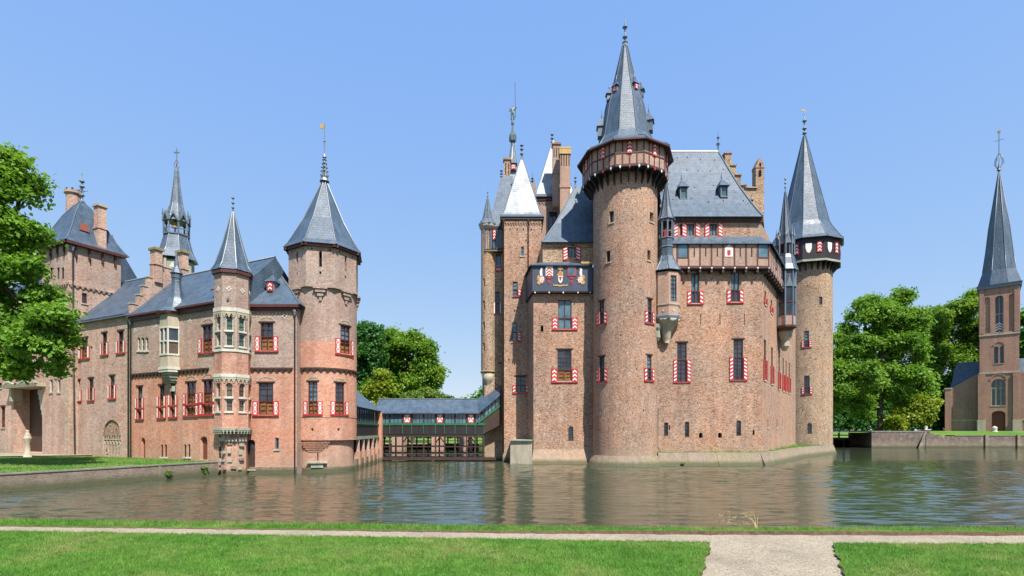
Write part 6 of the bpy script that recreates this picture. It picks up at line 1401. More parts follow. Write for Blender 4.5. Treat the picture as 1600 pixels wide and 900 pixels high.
def flank_oriel():
    D = 59.0; cx, cy = PX(1227, D), D; b = thing("flank_oriel", "slender timber oriel with slate spire on the castle's right flank", "oriel", (cx, cy, 10)); z = lambda y: PZ(y, D - 1); r = 14.5 / F * D; ph = ring_ph(cx, cy, 0)
    fs = ring(cx, cy, r, 8, 0)
    m = MB("brick_nogging"); m.lathe((cx, cy), [(r, z(508)), (r, z(492))], 8, ph); m.build("base_wall", b)
    m = MB("black_wood"); m.lathe((cx, cy), [(r - .12, z(492)), (r - .12, z(420))], 8, ph); m.build("core", b)
    for g in fs:
        if g.n.y > .4: continue
        q = MB("lead"); q.fbox(g, -.07, .07, z(508), z(418), -.1, .05); q.build("post", b)
        for (ya, yb) in ((490, 472), (469, 448)): q = MB("glass"); q.fbox(g, .12, g.L - .1, z(ya), z(yb), -.1, -.04 + jit(.01)); q.build("pane", b)
        for y in (491, 470.5, 446): q = MB("wine_wood"); q.fbox(g, .07, g.L - .07, z(y) - .07, z(y) + .07, -.1, .03); q.build("rail", b)
        q = MB("lead"); q.fpoly(g, [(0, z(447)), (g.L, z(447)), (g.L * .5, z(430))], -.04, .08); q.build("gablet", b); q = MB("slate_paint"); q.fbox(g, .07, g.L - .07, z(446), z(418), -.11, -.06); q.build("panel", b)
    m = MB("wine_wood"); m.lathe((cx, cy), [(r - .3, z(514)), (r + .1, z(510)), (r + .1, z(507))], 8, ph); m.build("sill_ring", b)
    m = MB("stone"); m.lathe((cx + .2, cy + .5), [(.2, z(545)), (.5, z(538)), (.5, z(530)), (.85, z(520)), (r - .2, z(513))], 8, ph); m.build("corbel", b)
    spire(b, cx, cy, [(r * 1.2, z(420)), (r * 1.0, z(411)), (r * .85, z(400)), (r * .72, z(395))], 8, ph, "slate_pale")
    m = MB("lead"); m.lathe((cx, cy), [(r * .72, z(395)), (r * .72, z(374))], 8, ph); m.build("lantern", b)
    for g in ring(cx, cy, r * .74, 8, 0):
        if g.n.y > .4: continue
        q = MB("void"); q.fbox(g, g.L * .25, g.L * .75, z(393), z(379), 0, .02); q.build("louvre", b); q = MB("lead"); q.fpoly(g, [(-.05, z(378)), (g.L + .05, z(378)), (g.L * .5, z(362))], -.05, .1); q.build("gablet", b)
        p = g.pt(0, 0, .12); q = MB("lead"); q.lathe((p.x, p.y), [(.08, z(395)), (.09, z(368)), (.14, z(365)), (.1, z(362)), (.02, z(352))], 6); q.build("pinnacle", b)
    zt = PZ(300, cy); spire(b, cx, cy, [(r * .76, z(376)), (r * .5, z(350)), (.06, zt)], 8, ph, "slate"); finial(b, cx, cy, zt - .2, PZ(270, cy), .07, balls=(.3, .5, .7))
flank_oriel()

def right_tower():
    cx, cy, r = PX(1257, 81.0), 81.0, 3.82; b = thing("far_round_tower", "round tan brick tower at castle's right end with dark gallery of white shields", "tower", (cx, cy, 0)); z = lambda y: PZ(y, cy - r)
    f = Cyl(cx, cy, r, step=5); H = math.pi * r
    window(b, f, 1256.5, 517, 1264, 543, 1, 532, low='glass', shut='stripe', sy=(532, 543), sw=.3); window(b, f, 1256.5, 587, 1265, 616, 1, 605, low='glass', shut='stripe', sy=(604, 616), sw=.3); window(b, f, 1261.5, 661, 1268.5, 678, 1, None, arch=.8, frame='brown_wood', sill=None)
    window(b, f, 1280, 463.5, 1285, 476.5, 1, None, frame='brown_wood', lead=False)
    for px, py in ((1262, 445), (1275, 450), (1290, 500), (1275, 560), (1285, 640), (1254, 640), (1280, 525)): opening(b, f, px - .7, py, px + .7, py + 2.5, dep=.15, name="putlog_hole")
    m = MB("brick_tan"); m.wall(f, -H, H, 1.2, z(398)); m.build("wall", b)
    m = MB("plinth_stone"); m.lathe((cx, cy), [(r + .75, -.6), (r + .05, 1.25)], 40, cap=False, smooth=True); m.build("plinth", b)
    dg = -3; n = 10; Rg = 5.0; G = ring(cx, cy, Rg, n, dg); ph = ring_ph(cx, cy, dg); z0, z1 = z(410), z(372)
    m = MB("black_wood"); m.lathe((cx, cy), [(r - .2, z0), (Rg - .05, z0), (Rg - .05, z1), (r, z1)], n, ph, cap=False); go = m.build("gallery", b)
    for k, g in enumerate(G):
        if g.n.y > .5: continue
        nb = 14
        for i in range(nb): q = MB("brown_wood" if False else "black_wood"); q.fbox(g, g.L * i / nb + .006, g.L * (i + 1) / nb - .006, z0 + .3, z1, -.05, .006 * (i % 2)); q.build("board", go)
        q = MB("stone_green"); q.fbox(g, -.04, g.L + .04, z0 - .02, z0 + .28, -.05, .08); q.build("gallery_rail", go)
        u = g.L * .5; zc = (z0 + z1) / 2 + .1
        q = MB("white_paint"); q.fpoly(g, [(u - .42 - .72, zc + .75), (u + .42 - .72, zc + .75), (u + .42 - .72, zc), (u - .72 + .25, zc - .55), (u - .72, zc - .75), (u - .72 - .25, zc - .55), (u - .42 - .72, zc)], .01, .06); q.build("shield", go)
        shutter(go, g, u + .4, u + 1.05, zc - .7, zc + .95, 'chev')
        for i in range(3):
            uu = g.L * (i + .5) / 3; p = g.pt(uu, 0, 0); inw = (f.c - p.xy).normalized(); t = Vector((-inw.y, inw.x)) * .1; a = p.xy + inw * .15; c = p.xy + inw * 1.5; q = MB("black_wood")
            q.hexa([(*(c - t), z0 - 1.7), (*(c + t), z0 - 1.7), (*(c + t + inw * .1), z0 - 1.5), (*(c - t + inw * .1), z0 - 1.5), (*(a - t), z0), (*(a + t), z0), (*(c + t + inw * .1), z0), (*(c - t + inw * .1), z0)]); q.build("bracket", go)
    zt = PZ(213, cy); zz = lambda y: PZ(y, cy - 3); ro = spire(b, cx, cy, [(Rg + .5, z1 - .1), (Rg + .1, z1 + .35), (3.95, zz(353)), (3.55, zz(344)), (.2, zt)], n, ph, "slate"); q = MB("lead"); q.lathe((cx, cy), [(Rg, z1 - .1), (Rg + .5, z1 - .22), (Rg + .5, z1 - .1)], n, ph, cap=False); q.build("eave", ro)
    finial(b, cx, cy, zt - .5, PZ(170, cy), .2, "lead", balls=(.2, .35, .6))
    q = MB("gold_paint"); q.box(cx - .5, cx + .1, cy - .03, cy + .03, PZ(174, cy), PZ(171, cy)); q.build("weather_vane", b)
right_tower()
# ================================================================ CHURCH AND FAR BANK
def church():
    D = 112.0; z = lambda y: PZ(y, D); ray = Vector((PX(1561, D), D)); ahead = ray.normalized(); right = Vector((ahead.y, -ahead.x))
    b = thing("church", "red brick village church with tall grey needle spire at the right edge", "church", (ray.x, ray.y, 3))
    w = 62 * D * ahead.y / F; h = w / 2
    T = lambda a, c: ray + right * a + ahead * c          # a to the right, c backwards
    c0 = T(0, h); cx, cy = c0.x, c0.y
    f = Flat(T(-h, 0), T(h, 0)); l = Flat(T(-h, w), T(-h, 0)); r_ = Flat(T(h, 0), T(h, w)); U = lambda px: f.hit(px)[0]
    def W(x0, y0, x1, y1, n=1, sp=None, arch=1.0, dep=.5, fw=.1, up='glass', fr='stone'):
        window(b, f, 0, 0, 0, 0, n, sp, uz=(U(x0), U(x1), z(y1), z(y0)), low=up, up=up, frame=fr, arch=arch, sill='stone', dep=dep, fw=fw)
    W(1554.5, 462, 1568, 519, 2, z(490), 1.0, .6, .12)
    q = MB("white_paint"); u0, u1 = U(1555.5), U(1567)
    for k in range(3): zz = z(519) + .35 + k * .55; um = (u0 + u1) / 2; q.fpoly(f, [(u0, zz), (um, zz + .45), (u1, zz), (u1, zz + .25), (um, zz + .7), (u0, zz + .25)], -.45, -.42)
    q.build("zigzag_panel", b)["kind"] = "stuff"
    for a in (1538.5, 1576.5):
        u0, u1, z0, z1 = U(a), U(a + 8.5), z(519), z(462); f.holes.append((u0, u1, z0, z1, (u1 - u0) / 2, .3)); q = MB("brick_church"); q.fbox(f, u0, u1, z0, z1, -.35, -.28); o = q.build("blind_niche", b); q = MB("stone")
        for i in range(11):
            for j in range(4):
                if (i + j) % 2: uu, zz = u0 + (u1 - u0) * (j + .5) / 4, z0 + (z1 - z0) * (.1 + .075 * i); q.fpoly(f, [(uu - .09, zz), (uu, zz - .24), (uu + .09, zz), (uu, zz + .24)], -.28, -.25)
        q.build("diaper_pattern", o)["kind"] = "stuff"
    for a in (1553, 1562): W(a, 541, a + 7, 568)
    W(1548.5, 592, 1571.5, 634, 3, z(606), 1.0, .5, .13, 'glass_green', 'stone_green')
    u0, u1, z0, z1 = U(1549.5), U(1571), 3.25, z(642); f.holes.append((u0, u1, z0, z1, (u1 - u0) * .3, .75)); q = MB("door_wood"); q.fbox(f, u0, u1, z0, z1, -.8, -.7); d = q.build("door", b)
    for k in range(6): q = MB("door_wood"); q.fbox(f, u0 + (u1 - u0) * k / 6 + .02, u0 + (u1 - u0) * (k + 1) / 6 - .02, z0, z1, -.699, -.66); q.build("plank", d)
    m = MB("brick_church"); m.wall(f, 0, f.L, .8, z(445)); m.wall(l, 0, l.L, .8, z(445), []); m.wall(r_, 0, r_.L, .8, z(445), []); m.build("tower_wall", b)
    for y in (522, 582):
        for g in (f, l, r_): band(b, g, -.1, g.L + .1, z(y) - .2, z(y) + .15, .14, "stone")
    for (xa, ya, xb) in ((1551, 535, 1571), (1546, 586, 1574)):
        q = MB("brick_church"); uc, hw = (U(xa) + U(xb)) / 2, (U(xb) - U(xa)) / 2
        for k in range(11):
            a1, a2 = math.pi * (k + .05) / 11, math.pi * (k + .95) / 11; zc = z(ya) - hw * .9 + .2
            q.fpoly(f, [(uc + hw * math.cos(a1), zc + hw * math.sin(a1)), (uc + hw * math.cos(a2), zc + hw * math.sin(a2)), (uc + (hw - .28) * math.cos(a2), zc + (hw - .28) * math.sin(a2)), (uc + (hw - .28) * math.cos(a1), zc + (hw - .28) * math.sin(a1))], 0, .09)
        q.build("brick_arch", b)
    for g in (f, l, r_):
        band(b, g, -.3, g.L + .3, z(449), z(443.5), .35, "lead", "cornice")
        for u in (0, g.L - .75): q = MB("brick_church"); q.fbox(g, u, u + .75, z(520), z(449), 0, .14); q.build("pilaster", b)
        for u in (-.25, g.L - .95): q = MB("brick_church"); q.fbox(g, u, u + 1.2, .8, z(584), 0, .3); q.build("buttress", b); q = MB("stone"); q.fbox(g, u - .06, u + 1.26, .8, z(656), 0, .45); q.build("buttress_foot", b)
    zt = PZ(262, cy); m = MB("slate"); hw = h + .5; z0 = z(444); base_a = math.atan2(right.y, right.x)
    def oc(rr, zz): return [(cx + rr * math.cos(base_a + math.pi / 8 + k * math.pi / 4), cy + rr * math.sin(base_a + math.pi / 8 + k * math.pi / 4), zz) for k in range(8)]
    sq = []
    for k in range(8):
        a = math.pi / 8 + k * math.pi / 4; k_ = hw / max(abs(math.cos(a)), abs(math.sin(a))); sq.append((cx + k_ * math.cos(a + base_a), cy + k_ * math.sin(a + base_a), z0))
    corners = [(*T(hw, h + hw), z0), (*T(-hw, h + hw), z0), (*T(-hw, h - hw), z0), (*T(hw, h - hw), z0)]
    o1 = oc(w * .47, PZ(425, cy)); o2 = oc(w * .385, PZ(395, cy)); o3 = oc(w * .30, PZ(358, cy)); tip = (cx, cy, zt)
    for k in range(8):
        j = (k + 1) % 8; m.face(sq[k], sq[j], o1[j], o1[k]); m.face(o1[k], o1[j], o2[j], o2[k]); m.face(o2[k], o2[j], o3[j], o3[k]); m.face(o3[k], o3[j], tip)
    for c in corners:
        d2 = sorted(range(8), key=lambda k: (sq[k][0] - c[0]) ** 2 + (sq[k][1] - c[1]) ** 2)[:2]; m.face(sq[d2[0]], c, sq[d2[1]])
    m.fi(m.pts(corners)); ro = m.build("spire", b)
    for k in range(8): q = MB("lead"); q.tube([o1[k], o2[k], o3[k], tip], .08, 5); q.build("hip_ridge", ro)
    q = MB("lead"); q.lathe((cx, cy), [(.4, zt - .6), (.25, zt), (.15, zt + .6), (.08, zt + 1), (.07, PZ(206, cy))], 8)
    for k in range(8):
        a = k * math.pi / 4; q.tube([(cx + .2 * math.cos(a), cy + .2 * math.sin(a), zt - .3), (cx + .8 * math.cos(a), cy + .8 * math.sin(a), zt + .9), (cx + .65 * math.cos(a), cy + .65 * math.sin(a), zt + 1.8), (cx, cy, PZ(237, cy))], .06, 5)
    zc = PZ(219, cy); q.tube([(cx - right.x * .8, cy - right.y * .8, zc), (cx + right.x * .8, cy + right.y * .8, zc)], .07, 5); q.build("cross_finial", b)
    q = MB("gold_paint"); g = Flat(T(-.3, h), T(.3, h)); q.fbox(g, 0, .55, PZ(208, cy), PZ(204, cy), -.03, .03); q.build("weather_cock", b)
    # nave behind the tower, roof slope and end wall on each side
    nw = 48 * D * ahead.y / F
    for sg in (-1, 1):
        e, i_ = sg * (h + nw), sg * h; ze, zr = z(603), z(557); m = MB("brick_church"); yb = 1.6
        m.face((*T(i_, yb), .8), (*T(e, yb), .8), (*T(e, yb), ze), (*T(i_, yb), ze + 3.3)); m.face((*T(e, yb), .8), (*T(e, yb + 26), .8), (*T(e, yb + 26), ze), (*T(e, yb), ze)); m.build("nave_wall", b)
        m = MB("slate"); m.face((*T(e + sg * .4, yb + 2.5), ze), (*T(i_ - sg * .5, yb + 2.5), ze), (*T(i_ - sg * .5, yb + 6), zr), (*T(e - sg * .7, yb + 6), zr)); m.build("aisle_roof", b)
        q = MB("brick_church"); g = Flat(T(min(e, e + sg * .9), yb - .6), T(max(e, e + sg * .9), yb - .6)); q.fbox(g, -.2, g.L, .8, ze - .2, -1.2, 0); q.build("buttress", b); q = MB("stone"); q.fbox(g, -.3, g.L + .1, ze - .2, ze + .1, -1.3, .1); q.build("buttress_cap", b)
        q = MB("stone"); g = Flat(T(min(e, i_), yb), T(max(e, i_), yb)); q.fbox(g, 0, g.L, z(657), z(655), 0, .12); q.build("plinth_band", b)
church()

def church_lawn():
    m = MB("far_grass"); m.face((PX(1472, 101.5), 101.5, 2.5), (130, 101.5, 2.5), (130, 108, 3.3), (PX(1440, 108), 108, 3.3)); m.face((PX(1440, 108), 108, 3.3), (130, 108, 3.3), (150, 170, 3.3), (PX(1440, 110), 170, 3.3)); o = m.build("church_lawn"); o["kind"] = "structure"
    m = MB("far_grass"); m.face((60, 100.4, 3.0), (PX(1442, 100.4), 100.4, 3.0), (PX(1440, 112), 112, 3.2), (40, 118, 3.0)); m.face((40, 118, 3.0), (PX(1440, 112), 112, 3.2), (110, 200, 3.2), (40, 200, 3.0)); o = m.build("far_bank"); o["kind"] = "structure"
church_lawn()

def far_walls():
    D = 100.0; b = thing("moat_wall", "dark brick retaining wall along the far moat below the trees, stepping down toward the church", "wall", (PX(1400, D), D, 0)); z = lambda y: PZ(y, D)
    a = Flat((PX(1327.5, 112), 112.0), (PX(1362, D), D)); f = Flat((PX(1362, D), D), (PX(1446, D + .3), D + .3)); 
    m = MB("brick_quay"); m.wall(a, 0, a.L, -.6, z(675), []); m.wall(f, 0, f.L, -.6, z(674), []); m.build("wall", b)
    for g, k in ((a, 7), (f, 8)):
        for i in range(k): q = MB("stone_dark"); q.fbox(g, g.L * i / k + .01, g.L * (i + 1) / k - .01, z(675), z(675) + .22, -.5, .07); q.build("coping_stone", b)
    e0 = Vector((PX(1446, 100.3), 100.3)); q = MB("brick_quay"); q.hexa([(PX(1433, 99), 99.0, -.6), (PX(1440, 99), 99.0, -.6), (e0.x + .9, 101.5, -.6), (e0.x - .6, 101.5, -.6), (PX(1445, 100.2), 100.2, z(674)), (PX(1448, 100.2), 100.2, z(674)), (e0.x + .9, 101.5, z(674)), (e0.x - .1, 101.5, z(674))]); q.build("sloped_buttress", b)
    for i, (x0, x1, y) in enumerate(((1447, 1459, 677), (1459, 1472, 679), (1472, 1492, 681.5))):
        q = MB("brick_quay"); q.box(PX(x0, 101), PX(x1, 101), 101 + .03 * i, 102.2, -.6, PZ(y, 101)); q.build("wall_step", b)
    c = MB("brick_quay"); xx = PX(1451, 101); zc = PZ(672, 101.5); c.box(xx - .5, xx + .5, 101.2, 102.2, PZ(676, 101), zc); pr_ = c.build("gate_pier", b); q = MB("stone_white"); q.box(xx - .6, xx + .6, 101.1, 102.3, zc, zc + .18); q.lathe((xx, 101.7), [(.2, zc + .18), (.35, zc + .5), (.3, zc + .75), (0, zc + .95)], 10, smooth=True); q.build("pier_cap", b)
    t = thing("church_wall", "long low brown brick moat wall in front of the church lawn", "wall", (PX(1540, 101), 101, 0)); f = Flat((PX(1491.5, 101.2), 101.2), (135, 101.2))
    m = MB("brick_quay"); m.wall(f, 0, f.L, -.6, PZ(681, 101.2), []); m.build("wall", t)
    for i in range(14): q = MB("stone_dark"); q.fbox(f, f.L * i / 14 + .01, f.L * (i + 1) / 14 - .01, PZ(681, 101.2), PZ(681, 101.2) + .12, -.5, .08); q.build("coping_stone", t)
    for px in (1540, 1590): u = f.hit(px)[0]; q = MB("plinth_stone"); q.fbox(f, u - .3, u + .3, -.6, PZ(679, 101), 0, .3); q.build("pilaster", t)
far_walls()

def monument():
    D = 107; x = PX(1554, D); t = thing("stone_monument", "small pale stone bollard monument before the church door", "monument", (x, D, 3)); m = MB("stone_white"); m.lathe((x, D), [(.55, 2.9), (.55, 3.2), (.42, 3.25), (.42, 3.75), (.5, 3.85), (.36, 4.2), (.0, 4.35)], 10); m.build("shaft", t)
    q = MB("stone_green"); q.box(x - .8, x + .8, D - .7, D + .7, 2.7, 2.95); q.build("base", t)
monument()

def footbridge():
    D = 106.0; b = thing("footbridge", "small footbridge with white rails and red posts beside the far round tower", "bridge", (PX(1314, D), D, 0)); z = lambda y: PZ(y, D); x0, x1 = PX(1296, D), PX(1329, D)
    q = MB("brown_wood"); q.box(x0, x1, D, D + 2.2, z(687.5), z(685)); q.build("deck", b)
    for yy in (674.5, 680): 
        for dd in (0, 2.1): q = MB("white_paint"); q.box(x0, x1, D + dd - .07, D + dd + .07, z(yy) - .12, z(yy) + .12); q.build("rail", b)
    for px in (1311, 1327): 
        q = MB("red_paint"); q.box(PX(px, D) - .13, PX(px, D) + .13, D - .1, D + .13, z(687), z(672)); q.build("post", b); q = MB("white_paint"); q.box(PX(px, D) - .14, PX(px, D) + .14, D - .11, D + .14, z(679), z(676.5)); q.build("post_band", b)
    for px in (1304, 1320): q = MB("brown_wood"); q.box(PX(px, D) - .12, PX(px, D) + .12, D + .3, D + .6, -1, z(687.5)); q.build("pile", b)
footbridge()

def behind_bridge():
    D = 92.0; f = Flat((PX(560, D), D), (PX(742, D), D)); t = thing("rear_moat_wall", "grey stone moat wall seen under the covered bridge", "wall", (PX(650, D), D, 0))
    m = MB("plinth_stone"); m.wall(f, 0, f.L, -.6, .98, []); m.build("wall", t)
    for i in range(12): q = MB("stone"); q.fbox(f, f.L * i / 12 + .01, f.L * (i + 1) / 12 - .01, .98, 1.12, -.5, .08); q.build("coping_stone", t)
    for px, lab in ((622, "leftmost brick pier with cap seen under the covered bridge"), (684, "middle brick pier with cap seen under the covered bridge"), (727, "rightmost brick pier with cap seen under the covered bridge")):
        x = PX(px, 90); b = thing("brick_pier", lab, "pier", (x, 90.5, 1)); q = MB("brick_nogging"); q.box(x - 1.1, x + 1.1, 90, 92.3, -.6, 5.0); q.build("shaft", b); q = MB("stone"); q.box(x - 1.25, x + 1.25, 89.85, 92.4, 5.0, 5.3); q.build("cap", b)
behind_bridge()
# ================================================================ TREES AND PLANTS
def leaf_mat(name, dark, mid, light, trans=0.35):
    t = NT(name); p = t.pos(); n1 = t.noise(p, 0.35, 3, 0.6); n2 = t.noise(p, 7.0, 2, 0.6)
    c = t.ramp(n1, [(0.32, dark), (0.5, mid), (0.7, light)]); c = t.mix(1.0, c, t.ramp(n2, [(0.25, 0.65), (0.75, 1.35)]), 'MULTIPLY')
    t.out(c, 0.5, 0.3); tr = t.node("ShaderNodeBsdfTranslucent"); t.link(t.mix(1.0, c, (1.25, 1.3, .7), 'MULTIPLY'), tr.inputs["Color"]); ms = t.node("ShaderNodeMixShader"); ms.inputs[0].default_value = trans
    t.link(t.b.outputs[0], ms.inputs[1]); t.link(tr.outputs[0], ms.inputs[2]); t.link(ms.outputs[0], t.n["Material Output"].inputs[0])
leaf_mat("leaf_mid", (0.056, 0.161, 0.024), (0.097, 0.252, 0.032), (0.171, 0.343, 0.044), 0.45)
leaf_mat("leaf_bright", (0.106, 0.225, 0.027), (0.169, 0.312, 0.037), (0.237, 0.375, 0.056), 0.45)
leaf_mat("leaf_dark", (0.040, 0.121, 0.035), (0.066, 0.189, 0.044), (0.121, 0.255, 0.062), 0.45)
leaf_mat("leaf_ash", (0.091, 0.195, 0.023), (0.156, 0.286, 0.031), (0.260, 0.364, 0.047), 0.45)
leaf_mat("leaf_lime", (0.13, 0.20, 0.015), (0.22, 0.29, 0.022), (0.32, 0.36, 0.04))
leaf_mat("leaf_olive", (0.084, 0.154, 0.022), (0.140, 0.224, 0.035), (0.210, 0.280, 0.049))
leaf_mat("leaf_copper", (0.035, 0.02, 0.018), (0.06, 0.03, 0.022), (0.08, 0.05, 0.03))
t_ = NT("bark"); p_ = t_.pos(); t_.bump(t_.noise(t_.mapped(p_, (3, 3, .6)), 3, 4), .8, .06); t_.out(t_.ramp(t_.noise(t_.mapped(p_, (3, 3, .6)), 2, 4), [(0.3, (0.045, 0.035, 0.025)), (0.7, (0.12, 0.10, 0.075))]), .95, .1)

def tree(name, label, base, lobes, leaf, n, size, trunk_r, cat="tree", group=None, clump=None, seed=1, droop=0.0, stems=1):
    """lobes: list of (x,y,z,rx,ry,rz); leaves gathered in clumps near the lobe surfaces, limbs reach each lobe"""
    rg = np.random.default_rng(seed); rr = random.Random(seed)
    b = thing(name, label, cat, base, group)
    m = MB("bark"); bx, by, bz = base; top = max(l[2] for l in lobes); zc = sum(l[2] for l in lobes) / len(lobes); cx = sum(l[0] for l in lobes) / len(lobes); cyy = sum(l[1] for l in lobes) / len(lobes)
    fork = Vector((bx + (cx - bx) * .25, by + (cyy - by) * .25, bz + (zc - bz) * .55)); crown_top = Vector((cx, cyy, bz + (top - bz) * .95))
    m.tube([(bx, by, bz - .3), (bx + (fork.x - bx) * .1, by, bz + .8), fork, fork.lerp(crown_top, .5) + Vector((rr.uniform(-.4, .4), rr.uniform(-.4, .4), 0)), crown_top], trunk_r, 8, trunk_r * .2)
    for l in lobes:
        e = Vector((l[0], l[1], l[2])); s = fork.lerp(crown_top, rr.uniform(0, .5)); mid = s.lerp(e, .5) + Vector((0, 0, rr.uniform(0, .8)))
        m.tube([s, mid, e], trunk_r * .4, 6, trunk_r * .12)
        for k in range(3):
            d = Vector((rr.gauss(0, 1), rr.gauss(0, 1), rr.gauss(.2, .7))).normalized(); m.tube([mid.lerp(e, .6), e + Vector((d.x * l[3] * .4, d.y * l[4] * .4, d.z * l[5] * .4)), e + Vector((d.x * l[3] * .85, d.y * l[4] * .85, d.z * l[5] * .85))], trunk_r * .16, 5, trunk_r * .04)
    m.build("trunk", b)
    subs = []
    for l in lobes:
        nk = 9
        for k in range(nk):
            v = Vector((rr.gauss(0, 1), rr.gauss(0, 1), rr.gauss(0.15, .9))).normalized(); q = rr.uniform(.45, .82); s_ = rr.uniform(.26, .46)
            subs.append((l[0] + v.x * l[3] * q, l[1] + v.y * l[4] * q, l[2] + v.z * l[5] * q, l[3] * s_, l[4] * s_, l[5] * s_ * .85))
    L = np.array(subs); vol = (L[:, 3] * L[:, 4] * L[:, 5]) ** (2 / 3); per = 46; nc = max(8, n // per); which = rg.choice(len(L), nc, p=vol / vol.sum())
    d = rg.normal(size=(nc, 3)); d /= np.linalg.norm(d, axis=1)[:, None]; rad = rg.uniform(.3, 1.0, nc) ** .5
    C = L[which, :3] + d * L[which, 3:6] * rad[:, None]
    cs = (clump or size * 1.9) * rg.uniform(.6, 1.3, nc)
    k = np.repeat(np.arange(nc), per); N = len(k)
    off = rg.normal(size=(N, 3)) * (cs[k] * .5)[:, None] * np.array([1, 1, .62]); off[:, 2] -= droop * np.abs(rg.normal(size=N)) * cs[k]
    Cn = C[k] + off
    nd = rg.normal(size=(N, 3)) + np.array([0, 0, .9]) + d[k] * .5; nd /= np.linalg.norm(nd, axis=1)[:, None]
    a = np.cross(nd, rg.normal(size=(N, 3))); a /= np.linalg.norm(a, axis=1)[:, None]; bb = np.cross(nd, a)
    sz = size * rg.uniform(.55, 1.3, N); a *= (sz * .5)[:, None]; bb *= (sz * .34)[:, None]; fold = nd * (sz * .1)[:, None]
    V = np.empty((N, 4, 3)); V[:, 0] = Cn - a; V[:, 1] = Cn + bb + fold; V[:, 2] = Cn + a; V[:, 3] = Cn - bb + fold
    np_mesh("crown", V.reshape(-1, 3), 4, leaf, b, base)
    return b

def lobes_px(D, spec, dscale=1.0, seed=3):
    """ellipses read off the photograph -> lobes at distance D with depth"""
    rr = random.Random(seed); out = []
    for px, py, rx, ry in spec:
        k = D / F; dy = rr.uniform(-.5, .5) * rx * k * dscale; out.append((PX(px, D + dy), D + dy, PZ(py, D + dy), rx * k, rx * k * dscale, ry * k))
    return out
# big tree on the left lawn
D = 33.0
tree("plane_tree", "large bright green leafy tree filling the left edge above the lawn", (-35.5, 33.5, 1.05),
     lobes_px(D, [(5, 262, 34, 34), (36, 300, 28, 34), (-20, 320, 60, 70), (34, 365, 34, 34), (10, 420, 50, 44), (46, 420, 22, 28), (82, 500, 36, 24), (45, 480, 46, 34), (98, 530, 20, 26), (60, 530, 40, 32), (10, 520, 44, 40), (90, 562, 12, 24), (18, 572, 36, 22), (-60, 400, 80, 90), (-80, 500, 80, 70), (-70, 270, 60, 60), (-130, 420, 70, 80)]),
     "leaf_bright", 105000, .31, .45, seed=5, clump=.62)
# trees behind the bridge
tree("dark_tree", "dark blue-green tree close behind the round corner tower", (PX(572, 100), 100, 1), lobes_px(100, [(565, 530, 22, 26), (575, 560, 26, 34), (560, 590, 24, 34), (585, 540, 14, 30), (578, 600, 20, 30)]), "leaf_dark", 30000, .6, .5, clump=1.3, seed=11, group="trees behind the covered bridge")
tree("chestnut_tree", "broad mid-green tree with rounded crown behind the covered bridge", (PX(645, 106), 106, 1), lobes_px(106, [(630, 542, 28, 26), (655, 560, 28, 30), (615, 560, 26, 34), (672, 580, 25, 30), (640, 595, 40, 34), (610, 600, 26, 34), (605, 530, 16, 20), (650, 530, 16, 16)]), "leaf_ash", 62000, .58, .6, clump=1.3, seed=13, group="trees behind the covered bridge")
tree("golden_tree", "small yellow-green tree in front of the dark trees behind the bridge", (PX(596, 95), 95, 1), lobes_px(95, [(596, 593, 13, 14), (588, 612, 14, 16), (602, 616, 12, 16), (597, 635, 16, 14)]), "leaf_lime", 9000, .6, .25, seed=17, group="trees behind the covered bridge")
tree("round_tree", "low dome-shaped olive green tree behind the bridge roof", (PX(672, 92.5), 95, 1), lobes_px(95, [(670, 624, 38, 22), (650, 630, 24, 18), (695, 632, 22, 16)]), "leaf_olive", 24000, .4, .3, seed=19, group="trees behind the covered bridge")
tree("distant_tree", "tiny distant tree just left of the tan rear tower", (PX(752, 190), 190, 1), lobes_px(190, [(752, 627, 13, 13), (762, 618, 8, 16), (728, 632, 14, 9)]), "leaf_mid", 4000, 1.2, .5, seed=23, group="trees behind the covered bridge")
def hedge(name, label, D, px0, px1, py0, py1, leaf, n, size, seed):
    rg = np.random.default_rng(seed); u = rg.uniform(px0, px1, n); zt = rg.uniform(0, 1, n) ** .8; y = D + rg.normal(0, 1.2, n); top = PZ(py0, D) + np.sin(u * .25) * .5 + np.sin(u * .07) * .7
    b = thing(name, label, "hedge", (PX((px0 + px1) / 2, D), D, 1)); C = np.stack([(u - 800) / F * D, y, PZ(py1, D) + zt * (top - PZ(py1, D))], 1)
    nd = rg.normal(size=(n, 3)) + np.array([0, -.4, .6]); nd /= np.linalg.norm(nd, axis=1)[:, None]; a = np.cross(nd, rg.normal(size=(n, 3))); a /= np.linalg.norm(a, axis=1)[:, None]; bb = np.cross(nd, a); s = size * rg.uniform(.5, 1.3, n)
    V = np.empty((n, 4, 3)); a *= (s * .5)[:, None]; bb *= (s * .35)[:, None]; V[:, 0] = C - a; V[:, 1] = C + bb; V[:, 2] = C + a; V[:, 3] = C - bb
    o = np_mesh("foliage", V.reshape(-1, 3), 4, leaf, b, (PX((px0 + px1) / 2, D), D, 1)); return b
hedge("hedge", "dark shrubbery on the far bank seen under the covered bridge", 118, 560, 765, 640, 684, "leaf_mid", 9000, .9, 31)
hedge("hedge", "deep shady shrubbery under the trees behind the far moat wall", 126, 1290, 1500, 595, 674, "leaf_dark", 16000, 1.0, 33)
